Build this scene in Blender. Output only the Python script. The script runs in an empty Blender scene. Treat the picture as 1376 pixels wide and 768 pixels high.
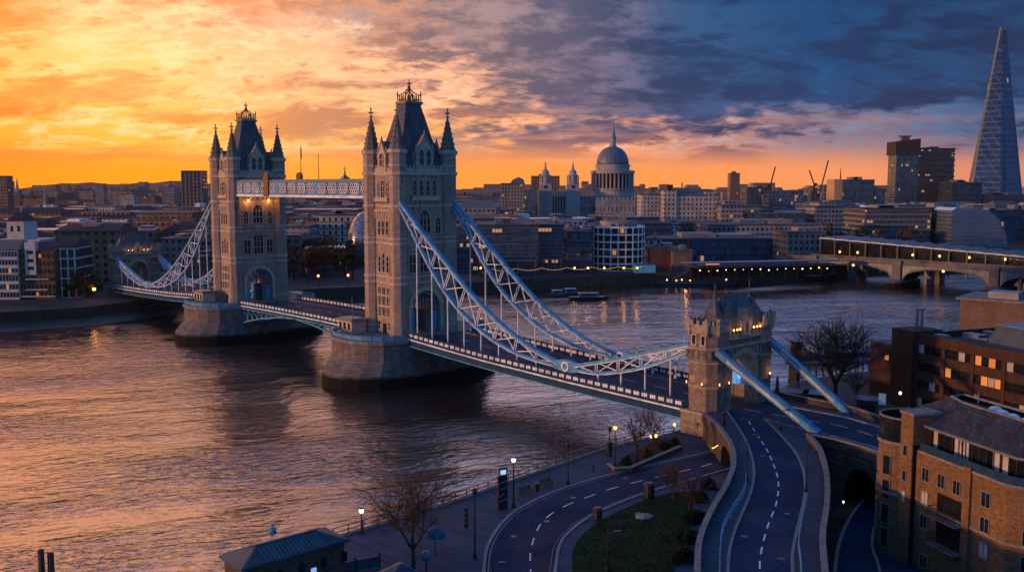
import bpy, bmesh, math, random
import numpy as np
from mathutils import Vector, Matrix
C = bpy.context.scene.collection
SC = bpy.context.scene
PI = math.pi
# ------------------------------------------------------------------ camera
FPX, PITCH, CAMH = 1299.2, 0.103, 44.0
cam = bpy.data.cameras.new('camera'); cam_o = bpy.data.objects.new('camera', cam); C.objects.link(cam_o)
cam.sensor_width = 36; cam.lens = 36 * FPX / 1376; cam.clip_start = 1; cam.clip_end = 30000
cam_o.location = (0, 0, CAMH); cam_o.rotation_euler = (PI / 2 - PITCH, 0, 0)
SC.camera = cam_o
SC.view_settings.view_transform = 'Standard'; SC.view_settings.look = 'None'
SC.view_settings.gamma = 1; SC.view_settings.use_curve_mapping = False
SC.view_settings.exposure = 0.2
SC.cycles.use_denoising = True
SC.cycles.max_bounces = 6; SC.cycles.diffuse_bounces = 2; SC.cycles.glossy_bounces = 3
SC.cycles.transmission_bounces = 3; SC.cycles.volume_bounces = 0; SC.cycles.transparent_max_bounces = 6
SC.cycles.sample_clamp_indirect = 4.0
# sun: low on the left, a little beyond the river
SUN_AZ = math.radians(-109); SUN_EL = math.radians(4.0)
SUN_STRENGTH = 2.3; SUN_COL = (1.0, 0.46, 0.17)
SKY_NISHITA = 0.05; SKY_GAIN = 1.0
HAZE = 0.000024; HAZE_COL = (0.90, 0.64, 0.48, 1)

# ------------------------------------------------------------------ node helpers
class NT:
    def __init__(s, tree):
        s.t = tree; s.n = tree.nodes; s.l = tree.links
    def new(s, ty, **kw):
        n = s.n.new(ty)
        for k, v in kw.items(): setattr(n, k, v)
        return n
    def put(s, sock, val):
        if val is None: return
        if hasattr(val, 'is_linked') or hasattr(val, 'links'): s.l.new(val, sock)
        else:
            if sock.type == 'RGBA' and len(val) == 3: val = (*val, 1)
            sock.default_value = val
    def m(s, op, a, b=None, c=None, clamp=False):
        n = s.new('ShaderNodeMath', operation=op); n.use_clamp = clamp
        for i, x in enumerate((a, b, c)):
            if x is not None: s.put(n.inputs[i], x)
        return n.outputs[0]
    def mr(s, v, a, b, c=0.0, d=1.0, smooth=True):
        n = s.new('ShaderNodeMapRange'); n.interpolation_type = 'SMOOTHSTEP' if smooth else 'LINEAR'
        s.put(n.inputs[0], v); n.inputs[1].default_value = a; n.inputs[2].default_value = b
        n.inputs[3].default_value = c; n.inputs[4].default_value = d
        return n.outputs[0]
    def mix(s, f, a, b, mode='MIX'):
        n = s.new('ShaderNodeMix', data_type='RGBA', blend_type=mode)
        s.put(n.inputs[0], f); s.put(n.inputs[6], a); s.put(n.inputs[7], b)
        return n.outputs[2]
    def ramp(s, f, stops, interp='EASE'):
        n = s.new('ShaderNodeValToRGB'); r = n.color_ramp; r.interpolation = interp
        while len(r.elements) > 1: r.elements.remove(r.elements[-1])
        r.elements[0].position = stops[0][0]; r.elements[0].color = (*stops[0][1], 1)
        for p, c in stops[1:]:
            e = r.elements.new(p); e.color = (*c, 1)
        s.put(n.inputs[0], f); return n.outputs[0]
    def noise(s, vec, scale, detail=4, rough=.55, dist=0.0, out=0):
        n = s.new('ShaderNodeTexNoise'); s.put(n.inputs['Vector'], vec)
        n.inputs['Scale'].default_value = scale; n.inputs['Detail'].default_value = detail
        n.inputs['Roughness'].default_value = rough; n.inputs['Distortion'].default_value = dist
        return n.outputs[out]
    def comb(s, x, y, z=0.0):
        n = s.new('ShaderNodeCombineXYZ')
        for i, q in enumerate((x, y, z)): s.put(n.inputs[i], q)
        return n.outputs[0]
    def sep(s, v):
        n = s.new('ShaderNodeSeparateXYZ'); s.put(n.inputs[0], v); return n.outputs
    def obj(s): return s.new('ShaderNodeTexCoord').outputs['Object']
    def bump(s, h, strength=.3, dist=.1):
        n = s.new('ShaderNodeBump'); n.inputs['Strength'].default_value = strength
        n.inputs['Distance'].default_value = dist; s.put(n.inputs['Height'], h); return n.outputs[0]

# ------------------------------------------------------------------ world: sunset sky
def make_world():
    w = bpy.data.worlds.new('World'); SC.world = w; w.use_nodes = True
    t = NT(w.node_tree); t.n.clear()
    d = t.new('ShaderNodeTexCoord').outputs['Generated']
    x, y, z = t.sep(d)
    az = t.m('ARCTAN2', x, y)                       # 0 = straight ahead, minus = left
    azf = t.mr(az, -0.6, 0.6, 0, 1, False)
    # three bands of colour round the horizon, joined by height
    def R(*st): return t.ramp(azf, [((a + .6) / 1.2, c) for a, c in st])
    hor = R((-.55, (1.05, .30, .006)), (-.35, (1.08, .37, .010)), (-.18, (1.05, .38, .035)), (0, (1.05, .33, .05)),
            (.14, (1.0, .32, .075)), (.3, (.92, .31, .11)), (.45, (.74, .26, .14)), (.6, (.35, .2, .2)))
    low = R((-.55, (1.1, .38, .015)), (-.38, (1.15, .55, .06)), (-.2, (1.1, .50, .10)), (-.05, (1.05, .40, .10)),
            (.09, (.88, .31, .13)), (.2, (.48, .22, .17)), (.32, (.24, .17, .22)), (.45, (.08, .12, .23)), (.6, (.05, .1, .2)))
    mid = R((-.55, (1.1, .45, .07)), (-.4, (1.2, .66, .18)), (-.22, (1.1, .56, .24)), (-.08, (1.0, .45, .25)),
            (.03, (.50, .26, .20)), (.11, (.15, .135, .21)), (.21, (.018, .095, .245)), (.34, (.0, .095, .27)), (.6, (.001, .045, .15)))
    top = R((-.55, (1.0, .40, .10)), (-.38, (1.1, .52, .22)), (-.25, (1.0, .47, .28)), (-.13, (.34, .24, .24)),
            (-.02, (.08, .115, .20)), (.12, (.020, .105, .26)), (.25, (.0, .100, .28)), (.4, (.0, .070, .22)), (.6, (.001, .045, .14)))
    col = t.mix(t.mr(z, .012, .05), hor, low)
    col = t.mix(t.mr(z, .05, .105), col, mid)
    col = t.mix(t.mr(z, .11, .175), col, top)
    # the part above the frame
    hi = t.ramp(t.mr(az, -1.3, 1.0, 0, 1, False), [(0, (1.4, .55, .25)), (.33, (2.2, .86, .46)), (.45, (1.6, .72, .48)), (.57, (1.3, .92, 1.1)), (.70, (.62, .70, 1.35)), (.85, (.12, .27, .58)), (1, (.05, .16, .38))])
    col = t.mix(t.mr(z, .186, .235), col, hi)
    # ---- clouds, laid out on a flat layer overhead so they draw together to the horizon
    k = t.m('ADD', t.m('MAXIMUM', z, 0.0), .27)
    u = t.m('DIVIDE', x, k); v = t.m('DIVIDE', y, k)
    cv = t.comb(t.m('MULTIPLY', u, 1.9), t.m('MULTIPLY', v, 2.3), 3.1)
    warp = t.noise(cv, .8, 3, .55, out=1)
    vm = t.new('ShaderNodeVectorMath', operation='MULTIPLY_ADD'); t.put(vm.inputs[0], warp); vm.inputs[1].default_value = (.42, .34, 0); t.put(vm.inputs[2], cv)
    cw = vm.outputs[0]
    n1 = t.noise(cw, .85, 12, .62)
    n2 = t.noise(cw, 2.1, 12, .66, .15)
    n3 = t.noise(cw, 5.0, 9, .68, .1)
    cl = t.m('ADD', t.m('MULTIPLY', n1, .52), t.m('ADD', t.m('MULTIPLY', n2, .33), t.m('MULTIPLY', n3, .15)))
    fade = t.m('MULTIPLY', t.mr(z, .016, .055), t.mr(z, .187, .24, 1.0, .2))
    # the heavy bank fills the upper middle and the right
    bank = t.m('MULTIPLY', t.mr(t.m('ADD', az, t.m('MULTIPLY', z, 2.0)), .05, .36), t.mr(z, .045, .10))
    cb = t.m('ADD', cl, t.m('SUBTRACT', t.m('MULTIPLY', bank, .095), .004))
    dark = t.m('MULTIPLY', t.mr(cb, .480, .548), fade)
    dcol = R((-.55, (.95, .22, .012)), (-.3, (.86, .25, .06)), (-.17, (.46, .20, .13)), (-.07, (.19, .125, .145)),
             (.05, (.085, .085, .15)), (.15, (.006, .036, .115)), (.25, (.0, .030, .115)), (.42, (.0, .020, .085)), (.6, (.003, .02, .07)))
    dcol2 = R((-.55, (.97, .33, .035)), (-.3, (1.0, .42, .13)), (-.15, (.75, .33, .19)), (-.03, (.40, .25, .25)),
              (.08, (.19, .155, .235)), (.18, (.018, .082, .21)), (.3, (.0, .056, .18)), (.45, (.004, .050, .16)), (.6, (.01, .05, .14)))
    dcol = t.mix(t.mr(t.m('ADD', t.m('MULTIPLY', n2, .6), t.m('MULTIPLY', n3, .4)), .57, .43), dcol, dcol2)
    damt = t.mr(az, -.35, .0, .70, .96)
    col = t.mix(t.m('MULTIPLY', dark, damt), col, dcol)
    # bright, still sunlit edges and gaps
    edge = t.m('MULTIPLY', t.mr(cb, .425, .465), t.m('SUBTRACT', 1.0, t.mr(cb, .474, .515)))
    edge = t.m('MULTIPLY', edge, fade)
    ecol = R((-.55, (1.0, .66, .17)), (-.35, (1.08, .78, .36)), (-.15, (1.03, .66, .38)), (0, (1.0, .58, .40)), (.12, (.86, .54, .46)), (.22, (.60, .46, .48)), (.32, (.14, .30, .50)), (.45, (.02, .16, .38)), (.6, (.02, .1, .26)))
    edge = t.m('MULTIPLY', edge, t.mr(az, .05, .32, 1.0, .55))
    eamt = t.m('MULTIPLY', edge, t.m('ADD', .05, t.m('MULTIPLY', t.mr(n3, .38, .62), .95)))
    col = t.mix(eamt, col, ecol)
    # low dark bar over the left horizon
    bar = t.m('MULTIPLY', t.mr(t.noise(t.comb(t.m('MULTIPLY', az, 5.0), t.m('MULTIPLY', z, 60.0), 4.2), 1.0, 5, .55), .5, .64), t.m('MULTIPLY', t.mr(z, .012, .03), t.m('SUBTRACT', 1.0, t.mr(z, .06, .085))))
    bcol = R((-.55, (.86, .19, .012)), (-.3, (.93, .26, .04)), (-.05, (.80, .26, .11)), (.15, (.48, .22, .20)), (.35, (.30, .19, .24)), (.6, (.1, .12, .2)))
    col = t.mix(t.m('MULTIPLY', bar, .6), col, bcol)
    # the rest of the dome, behind the camera, and below the horizon
    back = t.mr(t.m('ABSOLUTE', az), .9, 1.9)
    colb = t.ramp(z, [(0, (.09, .20, .42)), (.3, (.04, .19, .47)), (1, (.03, .16, .44))], 'LINEAR')
    col = t.mix(back, col, colb)
    warm = t.m('MULTIPLY', t.mr(az, -1.1, -.6), t.m('SUBTRACT', 1.0, t.mr(az, -.05, .35)))
    col = t.mix(t.mr(t.m('SUBTRACT', z, t.m('MULTIPLY', warm, .20)), .27, .50), col, (.03, .16, .44))
    col = t.mix(t.mr(z, -.02, 0.0), (.04, .035, .035), col)
    sky = t.new('ShaderNodeTexSky'); sky.sky_type = 'NISHITA'; sky.sun_disc = False
    sky.sun_elevation = SUN_EL; sky.sun_rotation = SUN_AZ % (2 * PI); sky.air_density = 1.5; sky.dust_density = 2.0
    b1 = t.new('ShaderNodeBackground'); t.put(b1.inputs[0], col); b1.inputs[1].default_value = SKY_GAIN
    b2 = t.new('ShaderNodeBackground'); t.put(b2.inputs[0], sky.outputs[0]); b2.inputs[1].default_value = SKY_NISHITA * .12
    a = t.new('ShaderNodeAddShader'); t.l.new(b1.outputs[0], a.inputs[0]); t.l.new(b2.outputs[0], a.inputs[1])
    o = t.new('ShaderNodeOutputWorld'); t.l.new(a.outputs[0], o.inputs['Surface'])
    w.cycles.sampling_method = 'MANUAL'; w.cycles.sample_map_resolution = 1024
make_world()
sun = bpy.data.lights.new('sun', 'SUN'); sun.energy = SUN_STRENGTH; sun.color = SUN_COL; sun.angle = math.radians(2.0)
sun_o = bpy.data.objects.new('sun', sun); C.objects.link(sun_o)
sd = Vector((math.sin(SUN_AZ) * math.cos(SUN_EL), math.cos(SUN_AZ) * math.cos(SUN_EL), math.sin(SUN_EL)))
sun_o.rotation_euler = sd.to_track_quat('Z', 'Y').to_euler()

# ------------------------------------------------------------------ surveying: photograph bearings to ground positions
_c, _s = math.cos(PITCH), math.sin(PITCH)
def _dir(px, py):
    a = (px - 688) / FPX; b = -(py - 384) / FPX
    return a, _c + b * _s, -_s + b * _c
def at(px, py, z=0.0):
    a, b, c = _dir(px, py); k = (z - CAMH) / c
    return (a * k, b * k)
def aty(px, py, Y):
    a, b, c = _dir(px, py); k = Y / b
    return (a * k, Y, CAMH + c * k)

# ------------------------------------------------------------------ mesh builder
class MB:
    def __init__(s, dz=0.0, M=None):
        s.v = []; s.f = []; s.mi = []; s.dz = dz; s.M = M
    def P(s, p):
        x, y, z = p; z += s.dz
        if s.M is not None:
            q = s.M @ Vector((x, y, z)); x, y, z = q
        s.v.append((x, y, z)); return len(s.v) - 1
    def F(s, idx, m=0): s.f.append(tuple(idx)); s.mi.append(m)
    def face(s, pts, m=0): s.F([s.P(p) for p in pts], m)
    def box(s, x0, x1, y0, y1, z0, z1, m=0, mt=None):
        if x1 < x0: x0, x1 = x1, x0
        if y1 < y0: y0, y1 = y1, y0
        s.prism([(x0, y0), (x1, y0), (x1, y1), (x0, y1)], z0, z1, m, mt)
    def prism(s, pts, z0, z1, m=0, mt=None, bottom=True):
        A = sum(pts[i][0] * pts[(i + 1) % len(pts)][1] - pts[(i + 1) % len(pts)][0] * pts[i][1] for i in range(len(pts)))
        if A < 0: pts = pts[::-1]
        n = len(pts)
        b = [s.P((p[0], p[1], z0)) for p in pts]; t = [s.P((p[0], p[1], z1)) for p in pts]
        for i in range(n):
            j = (i + 1) % n; s.F((b[i], b[j], t[j], t[i]), m)
        s.F(t, m if mt is None else mt)
        if bottom: s.F(b[::-1], m)
    def loft(s, rings, m=0, cap0=True, cap1=True, closed=True):
        idx = [[s.P(p) for p in r] for r in rings]; n = len(rings[0])
        for a, b in zip(idx, idx[1:]):
            for i in range(n if closed else n - 1):
                j = (i + 1) % n; s.F((a[i], a[j], b[j], b[i]), m)
        if cap0: s.F(idx[0][::-1], m)
        if cap1: s.F(idx[-1], m)
    def lathe(s, prof, n=8, cx=0, cy=0, m=0, ph=0.0, sx=1, sy=1):
        s.loft([[(cx + r * sx * math.cos(ph + 2 * PI * i / n), cy + r * sy * math.sin(ph + 2 * PI * i / n), z) for i in range(n)] for r, z in prof], m)
    def tube(s, p0, p1, r0, r1=None, n=6, m=0):
        r1 = r0 if r1 is None else r1
        p0 = Vector(p0); p1 = Vector(p1); d = p1 - p0
        if d.length < 1e-6: return
        d.normalize(); a = d.orthogonal().normalized(); b = d.cross(a)
        R = [[tuple(p + a * (r * math.cos(2 * PI * i / n)) + b * (r * math.sin(2 * PI * i / n))) for i in range(n)] for p, r in ((p0, r0), (p1, r1))]
        s.loft(R, m)
    def bar(s, p0, p1, w, h, m=0, up=(0, 0, 1)):
        p0 = Vector(p0); p1 = Vector(p1); d = (p1 - p0)
        if d.length < 1e-6: return
        d.normalize(); sd_ = d.cross(Vector(up))
        if sd_.length < 1e-4: sd_ = Vector((1, 0, 0)) if abs(d.x) < .9 else Vector((0, 1, 0))
        sd_.normalize(); u_ = sd_.cross(d)
        R = [[tuple(p + sd_ * (a * w / 2) + u_ * (b * h / 2)) for a, b in ((-1, -1), (1, -1), (1, 1), (-1, 1))] for p in (p0, p1)]
        s.loft(R, m)
    def extx(s, yz, x0, x1, m=0):      # polygon in (y, z) pushed along x
        A = sum(yz[i][0] * yz[(i + 1) % len(yz)][1] - yz[(i + 1) % len(yz)][0] * yz[i][1] for i in range(len(yz)))
        if A < 0: yz = yz[::-1]
        a = [s.P((x0, y, z)) for y, z in yz]; b = [s.P((x1, y, z)) for y, z in yz]; n = len(yz)
        for i in range(n):
            j = (i + 1) % n; s.F((b[i], b[j], a[j], a[i])[::-1], m)
        s.F(b, m); s.F(a[::-1], m)
    def exty(s, xz, y0, y1, m=0):
        A = sum(xz[i][0] * xz[(i + 1) % len(xz)][1] - xz[(i + 1) % len(xz)][0] * xz[i][1] for i in range(len(xz)))
        if A > 0: xz = xz[::-1]
        a = [s.P((x, y0, z)) for x, z in xz]; b = [s.P((x, y1, z)) for x, z in xz]; n = len(xz)
        for i in range(n):
            j = (i + 1) % n; s.F((a[i], a[j], b[j], b[i])[::-1], m)
        s.F(b, m); s.F(a[::-1], m)
    def strip(s, L, R, zl, zr=None, m=0):     # sheet between two polylines, seen from above
        zr = zl if zr is None else zr
        zf = lambda z, i: z[i] if hasattr(z, '__len__') else z
        a = [s.P((p[0], p[1], zf(zl, i))) for i, p in enumerate(L)]; b = [s.P((p[0], p[1], zf(zr, i))) for i, p in enumerate(R)]
        for i in range(len(L) - 1): s.F((a[i], b[i], b[i + 1], a[i + 1])[::-1], m)
    def wall(s, line, th, z0, z1, m=0, mt=None, both=True):  # a wall of constant thickness along a line
        L = offset(line, th / 2); R = offset(line, -th / 2)
        n = len(line); zf = lambda z, i: z[i] if hasattr(z, '__len__') else z
        rings = [[(L[i][0], L[i][1], zf(z0, i)), (R[i][0], R[i][1], zf(z0, i)), (R[i][0], R[i][1], zf(z1, i)), (L[i][0], L[i][1], zf(z1, i))] for i in range(n)]
        s.loft(rings, m)
    def mesh(s, name, mats, smooth=False):
        me = bpy.data.meshes.new(name); me.from_pydata(s.v, [], s.f)
        for mm in (mats if isinstance(mats, (list, tuple)) else [mats]): me.materials.append(mm)
        if len(me.materials) > 1: me.polygons.foreach_set('material_index', s.mi)
        bm = bmesh.new(); bm.from_mesh(me); bmesh.ops.recalc_face_normals(bm, faces=bm.faces); bm.to_mesh(me); bm.free()
        if smooth: me.polygons.foreach_set('use_smooth', [True] * len(me.polygons))
        me.update(); return me
def offset(line, d):
    out = []
    for i, p in enumerate(line):
        a = Vector(line[max(0, i - 1)][:2]); b = Vector(line[min(len(line) - 1, i + 1)][:2]); t = (b - a)
        if t.length < 1e-6: t = Vector((1, 0))
        t.normalize(); out.append((p[0] - t.y * d, p[1] + t.x * d))
    return out
def crs(pts, n=8):                    # smooth curve through points
    P = [Vector(p) for p in pts]; P = [P[0] * 2 - P[1]] + P + [P[-1] * 2 - P[-2]]
    out = []
    for i in range(1, len(P) - 2):
        for k in range(n):
            t = k / n; a, b, c, d = P[i - 1], P[i], P[i + 1], P[i + 2]
            out.append(tuple(.5 * ((2 * b) + (c - a) * t + (2 * a - 5 * b + 4 * c - d) * t * t + (3 * b - a - 3 * c + d) * t ** 3)))
    out.append(tuple(P[-2])); return out
def resample(line, n):
    P = [Vector(p) for p in line]; L = [0]
    for a, b in zip(P, P[1:]): L.append(L[-1] + (b - a).length)
    out = []
    for k in range(n):
        t = L[-1] * k / (n - 1); i = 0
        while i < len(P) - 2 and L[i + 1] < t: i += 1
        f = (t - L[i]) / max(1e-9, L[i + 1] - L[i]); out.append(tuple(P[i].lerp(P[i + 1], f)))
    return out

# ------------------------------------------------------------------ objects
def link(name, me, parent=None):
    o = bpy.data.objects.new(name, me); C.objects.link(o)
    if parent is not None: o.parent = parent
    return o
def tag(o, label=None, cat=None, group=None, kind=None):
    if label: o['label'] = label
    if cat: o['category'] = cat
    if group: o['group'] = group
    if kind: o['kind'] = kind
    return o
def thing(name, label, cat, loc=(0, 0, 0), rz=0.0, group=None):
    o = bpy.data.objects.new(name, None); C.objects.link(o); o.location = loc; o.rotation_euler = (0, 0, rz); o.empty_display_size = 1
    return tag(o, label, cat, group)
def part(name, mb, mats, parent, label=None, loc=None, rz=None, smooth=False):
    me = mb if isinstance(mb, bpy.types.Mesh) else mb.mesh(name, mats, smooth)
    o = link(name, me, parent)
    if loc is not None: o.location = loc
    if rz is not None: o.rotation_euler = (0, 0, rz)
    if label: o['label'] = label
    return o
def solid(name, mb, mats, label, cat, loc=(0, 0, 0), rz=0.0, group=None, smooth=False):   # a thing that is one mesh
    o = link(name, mb if isinstance(mb, bpy.types.Mesh) else mb.mesh(name, mats, smooth)); o.location = loc; o.rotation_euler = (0, 0, rz)
    return tag(o, label, cat, group)
def struct(name, mb, mats, kind='structure', smooth=False):
    o = link(name, mb.mesh(name, mats, smooth)); o['kind'] = kind; return o
def copy_tree(o, parent=None):
    c = o.copy(); C.objects.link(c)
    if parent is not None: c.parent = parent
    for ch in list(o.children): copy_tree(ch, c)
    return c
def lamp_light(name, loc, watts, col=(1, .5, .18), size=.25, parent=None):
    l = bpy.data.lights.new(name, 'POINT'); l.energy = watts; l.color = col; l.shadow_soft_size = size
    o = bpy.data.objects.new(name, l); C.objects.link(o); o.location = loc
    if parent is not None: o.parent = parent
    return o

# ------------------------------------------------------------------ materials
def mat(name):
    m = bpy.data.materials.new(name); m.use_nodes = True; t = NT(m.node_tree)
    b = t.n['Principled BSDF']; return m, t, b
def plain(name, col, rough=.6, metal=0.0, var=.25, scale=.8, bump=.0):
    m, t, b = mat(name); o = t.obj()
    n = t.noise(o, scale, 5, .6); n2 = t.noise(o, scale * 9, 3, .6)
    f = t.m('ADD', t.m('MULTIPLY', n, .7), t.m('MULTIPLY', n2, .3))
    c0 = tuple(x * (1 - var) for x in col); c1 = tuple(min(1, x * (1 + var)) for x in col)
    t.put(b.inputs['Base Color'], t.mix(t.mr(f, .3, .7), c0, c1))
    b.inputs['Roughness'].default_value = rough; b.inputs['Metallic'].default_value = metal
    if bump: t.put(b.inputs['Normal'], t.bump(n2, bump, .05))
    if rough >= .7: b.inputs['Specular IOR Level'].default_value = .15
    return m
def emit(name, col, st):
    m, t, b = mat(name); b.inputs['Base Color'].default_value = (*[x * .5 for x in col], 1)
    b.inputs['Emission Color'].default_value = (*col, 1); b.inputs['Emission Strength'].default_value = st; return m
def masonry(name, col, bw=1.1, bh=.45, var=.3, mortar=.55, streak=.25, rough=.85, tide=None, squash=1.0):
    m, t, b = mat(name); o = t.obj(); x, y, z = t.sep(o)
    uv = t.comb(t.m('ADD', x, y), z, 0.0)
    br = t.new('ShaderNodeTexBrick'); t.put(br.inputs['Vector'], uv); br.offset = .5
    br.inputs['Color1'].default_value = (*[c * (1 - var) for c in col], 1); br.inputs['Color2'].default_value = (*[min(1, c * (1 + var)) for c in col], 1)
    br.inputs['Mortar'].default_value = (*[c * mortar for c in col], 1); br.inputs['Scale'].default_value = 1.0
    br.inputs['Mortar Size'].default_value = bh * .06; br.inputs['Brick Width'].default_value = bw; br.inputs['Row Height'].default_value = bh
    big = t.noise(o, .22, 5, .62); st = t.noise(t.comb(t.m('MULTIPLY', t.m('ADD', x, y), 1.1), t.m('MULTIPLY', z, .10), x), .9, 4, .6)
    c = t.mix(t.mr(big, .35, .68, 0, .45), br.outputs[0], tuple(q * .55 for q in col))
    c = t.mix(t.mr(st, .5, .72, 0, streak * 1.6), c, tuple(q * .38 for q in col))
    if tide:
        zt = t.m('ADD', z, t.m('MULTIPLY', t.m('SUBTRACT', big, .5), 1.6))
        c = t.mix(t.mr(zt, tide[1], tide[0]), c, (.010, .011, .009))
    t.put(b.inputs['Base Color'], c); b.inputs['Roughness'].default_value = rough
    h = t.m('ADD', t.m('MULTIPLY', br.outputs['Fac'], -.6), t.m('MULTIPLY', t.noise(o, 3.2, 4, .65), .8)); b.inputs['Specular IOR Level'].default_value = .15
    t.put(b.inputs['Normal'], t.bump(h, .55, .08)); return m
def facade(name, wall, glass=(.02, .03, .045), bay=3.0, fl=3.4, wx=(.18, .82), wz=(.28, .78), lit=.06, roof=(.05, .055, .065), litcol=(1.0, .32, .06), litst=.36, rough=.8, metal=0.0, gv=2.2):
    """wall with a grid of windows; a share of them lit"""
    m, t, b = mat(name); o = t.obj(); x, y, z = t.sep(o)
    s = t.m('DIVIDE', t.m('ADD', x, t.m('ADD', y, 400.3)), bay); h = t.m('DIVIDE', t.m('ADD', z, .15), fl)
    fs = t.m('FRACT', s); fh = t.m('FRACT', h)
    def inr(v, a, c): return t.m('MULTIPLY', t.m('GREATER_THAN', v, a), t.m('LESS_THAN', v, c))
    win = t.m('MULTIPLY', inr(fs, *wx), inr(fh, *wz))
    nz = t.sep(t.new('ShaderNodeNewGeometry').outputs['Normal'])[2]
    up = t.m('GREATER_THAN', nz, .35)
    win = t.m('MULTIPLY', win, t.m('SUBTRACT', 1.0, up))
    cell = t.comb(t.m('FLOOR', s), t.m('FLOOR', h), 3.0)
    wn = t.new('ShaderNodeTexWhiteNoise'); t.put(wn.inputs['Vector'], cell)
    oi = t.new('ShaderNodeObjectInfo').outputs['Random']
    rnd = t.m('FRACT', t.m('ADD', wn.outputs[0], oi))
    gn = t.new('ShaderNodeTexWhiteNoise'); t.put(gn.inputs['Vector'], t.comb(t.m('FLOOR', t.m('DIVIDE', s, 7.0)), t.m('FLOOR', h), 9.0))
    grp = t.m('LESS_THAN', t.m('FRACT', t.m('ADD', gn.outputs[0], oi)), .24)
    on = t.m('MULTIPLY', t.m('MULTIPLY', win, grp), t.m('LESS_THAN', rnd, min(.7, lit * 5)))
    big = t.noise(o, .12, 4, .6); fine = t.noise(o, 1.5, 4, .65)
    wv = t.mix(t.mr(t.m('ADD', t.m('MULTIPLY', big, .6), t.m('MULTIPLY', fine, .4)), .35, .65), tuple(c * .62 for c in wall), tuple(min(1, c * 1.25) for c in wall))
    rv = t.mix(t.mr(fine, .35, .65), tuple(c * .6 for c in roof), tuple(c * 1.6 for c in roof))
    gl = t.mix(t.mr(rnd, .2, .9), glass, tuple(min(1, c * gv) for c in glass))
    c = t.mix(win, t.mix(up, wv, rv), gl)
    t.put(b.inputs['Base Color'], c)
    t.put(b.inputs['Roughness'], t.mix(win, (rough,) * 3, (.12,) * 3))
    b.inputs['Metallic'].default_value = metal
    t.put(b.inputs['Emission Color'], t.mix(t.mr(wn.outputs[0], .0, lit), litcol, (1.0, .50, .18)))
    t.put(b.inputs['Emission Strength'], t.m('MULTIPLY', on, litst))
    t.put(b.inputs['Normal'], t.bump(t.m('MULTIPLY', win, -1.0), .6, .15)); return m
M = {}
def steel(name, col, rough=.62):
    m, t, b = mat(name); o = t.obj(); x, y, z = t.sep(o)
    n = t.noise(o, .7, 5, .6); st = t.noise(t.comb(t.m('MULTIPLY', x, 2.2), t.m('MULTIPLY', y, 2.2), t.m('MULTIPLY', z, .25)), 1.0, 5, .65); sp = t.noise(o, 5.5, 3, .6)
    c = t.mix(t.mr(n, .3, .7), tuple(q * .72 for q in col), tuple(min(1, q * 1.22) for q in col))
    c = t.mix(t.mr(st, .56, .72, 0, .4), c, tuple(q * .35 + .012 for q in col))
    c = t.mix(t.mr(sp, .64, .72, 0, .5), c, (.10, .045, .02))
    t.put(b.inputs['Base Color'], c); b.inputs['Roughness'].default_value = rough; b.inputs['Specular IOR Level'].default_value = .12; return m
def asphalt(name, col):
    m, t, b = mat(name); o = t.obj()
    n = t.noise(o, .18, 5, .6); g = t.noise(o, 6.0, 4, .7)
    vo = t.new('ShaderNodeTexVoronoi'); vo.distance = 'MANHATTAN'; t.put(vo.inputs['Vector'], o); vo.inputs['Scale'].default_value = .11
    pv = t.sep(vo.outputs['Color'])[0]
    c = t.mix(t.mr(n, .32, .68), tuple(q * .72 for q in col), tuple(q * 1.35 for q in col))
    c = t.mix(t.mr(pv, .72, .74, 0, .45), c, tuple(q * .55 for q in col)); c = t.mix(t.mr(pv, .20, .18, 0, .4), c, tuple(q * 1.7 for q in col))
    c = t.mix(t.mr(g, .35, .65, 0, .4), c, tuple(q * 1.5 for q in col))
    cr = t.new('ShaderNodeTexVoronoi'); cr.feature = 'DISTANCE_TO_EDGE'; t.put(cr.inputs['Vector'], o); cr.inputs['Scale'].default_value = .16
    c = t.mix(t.mr(cr.outputs['Distance'], .018, .004, 0, .6), c, tuple(q * .4 for q in col))
    t.put(b.inputs['Base Color'], c); t.put(b.inputs['Roughness'], t.mr(n, .3, .7, .6, .9)); b.inputs['Specular IOR Level'].default_value = .08
    t.put(b.inputs['Normal'], t.bump(g, .25, .02)); return m
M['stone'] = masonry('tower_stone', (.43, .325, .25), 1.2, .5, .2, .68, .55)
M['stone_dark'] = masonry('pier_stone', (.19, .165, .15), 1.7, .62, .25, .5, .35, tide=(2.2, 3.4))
M['stone_light'] = plain('dressed_stone', (.50, .40, .31), .8, var=.3, scale=1.2, bump=.3)
M['gate_stone'] = masonry('gatehouse_stone', (.27, .215, .175), .9, .42, .28, .5, .4)
M['gate_trim'] = plain('gatehouse_trim', (.33, .265, .21), .8, var=.35, scale=1.2, bump=.3)
M['bridge_stone'] = plain('arch_bridge_stone', (.15, .14, .14), .85, var=.35, scale=.5, bump=.3)
M['stone_spire'] = masonry('spire_stone', (.25, .195, .16), .6, .4, .3)
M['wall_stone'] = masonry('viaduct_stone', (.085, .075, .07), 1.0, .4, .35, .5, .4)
M['coping'] = plain('coping_stone', (.21, .185, .175), .85, var=.35, scale=1.3, bump=.3)
M['slate'] = masonry('roof_slate', (.125, .135, .15), .5, .28, .35, .6, .5, .55)
M['lead'] = plain('lead_sheet', (.16, .19, .22), .5, .3, .35, .5)
M['gilt'] = plain('gilt_metal', (.16, .095, .035), .55, .3, .3, 3)
M['blue'] = steel('blue_painted_steel', (.10, .31, .50))
M['blue_dark'] = steel('navy_painted_steel', (.014, .055, .115), .7)
M['white'] = steel('white_painted_steel', (.80, .80, .83))
M['glass'] = plain('window_glass', (.012, .016, .022), .08, 0, .6, .6)
M['dark'] = plain('dark_interior', (.012, .012, .014), .8)
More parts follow.
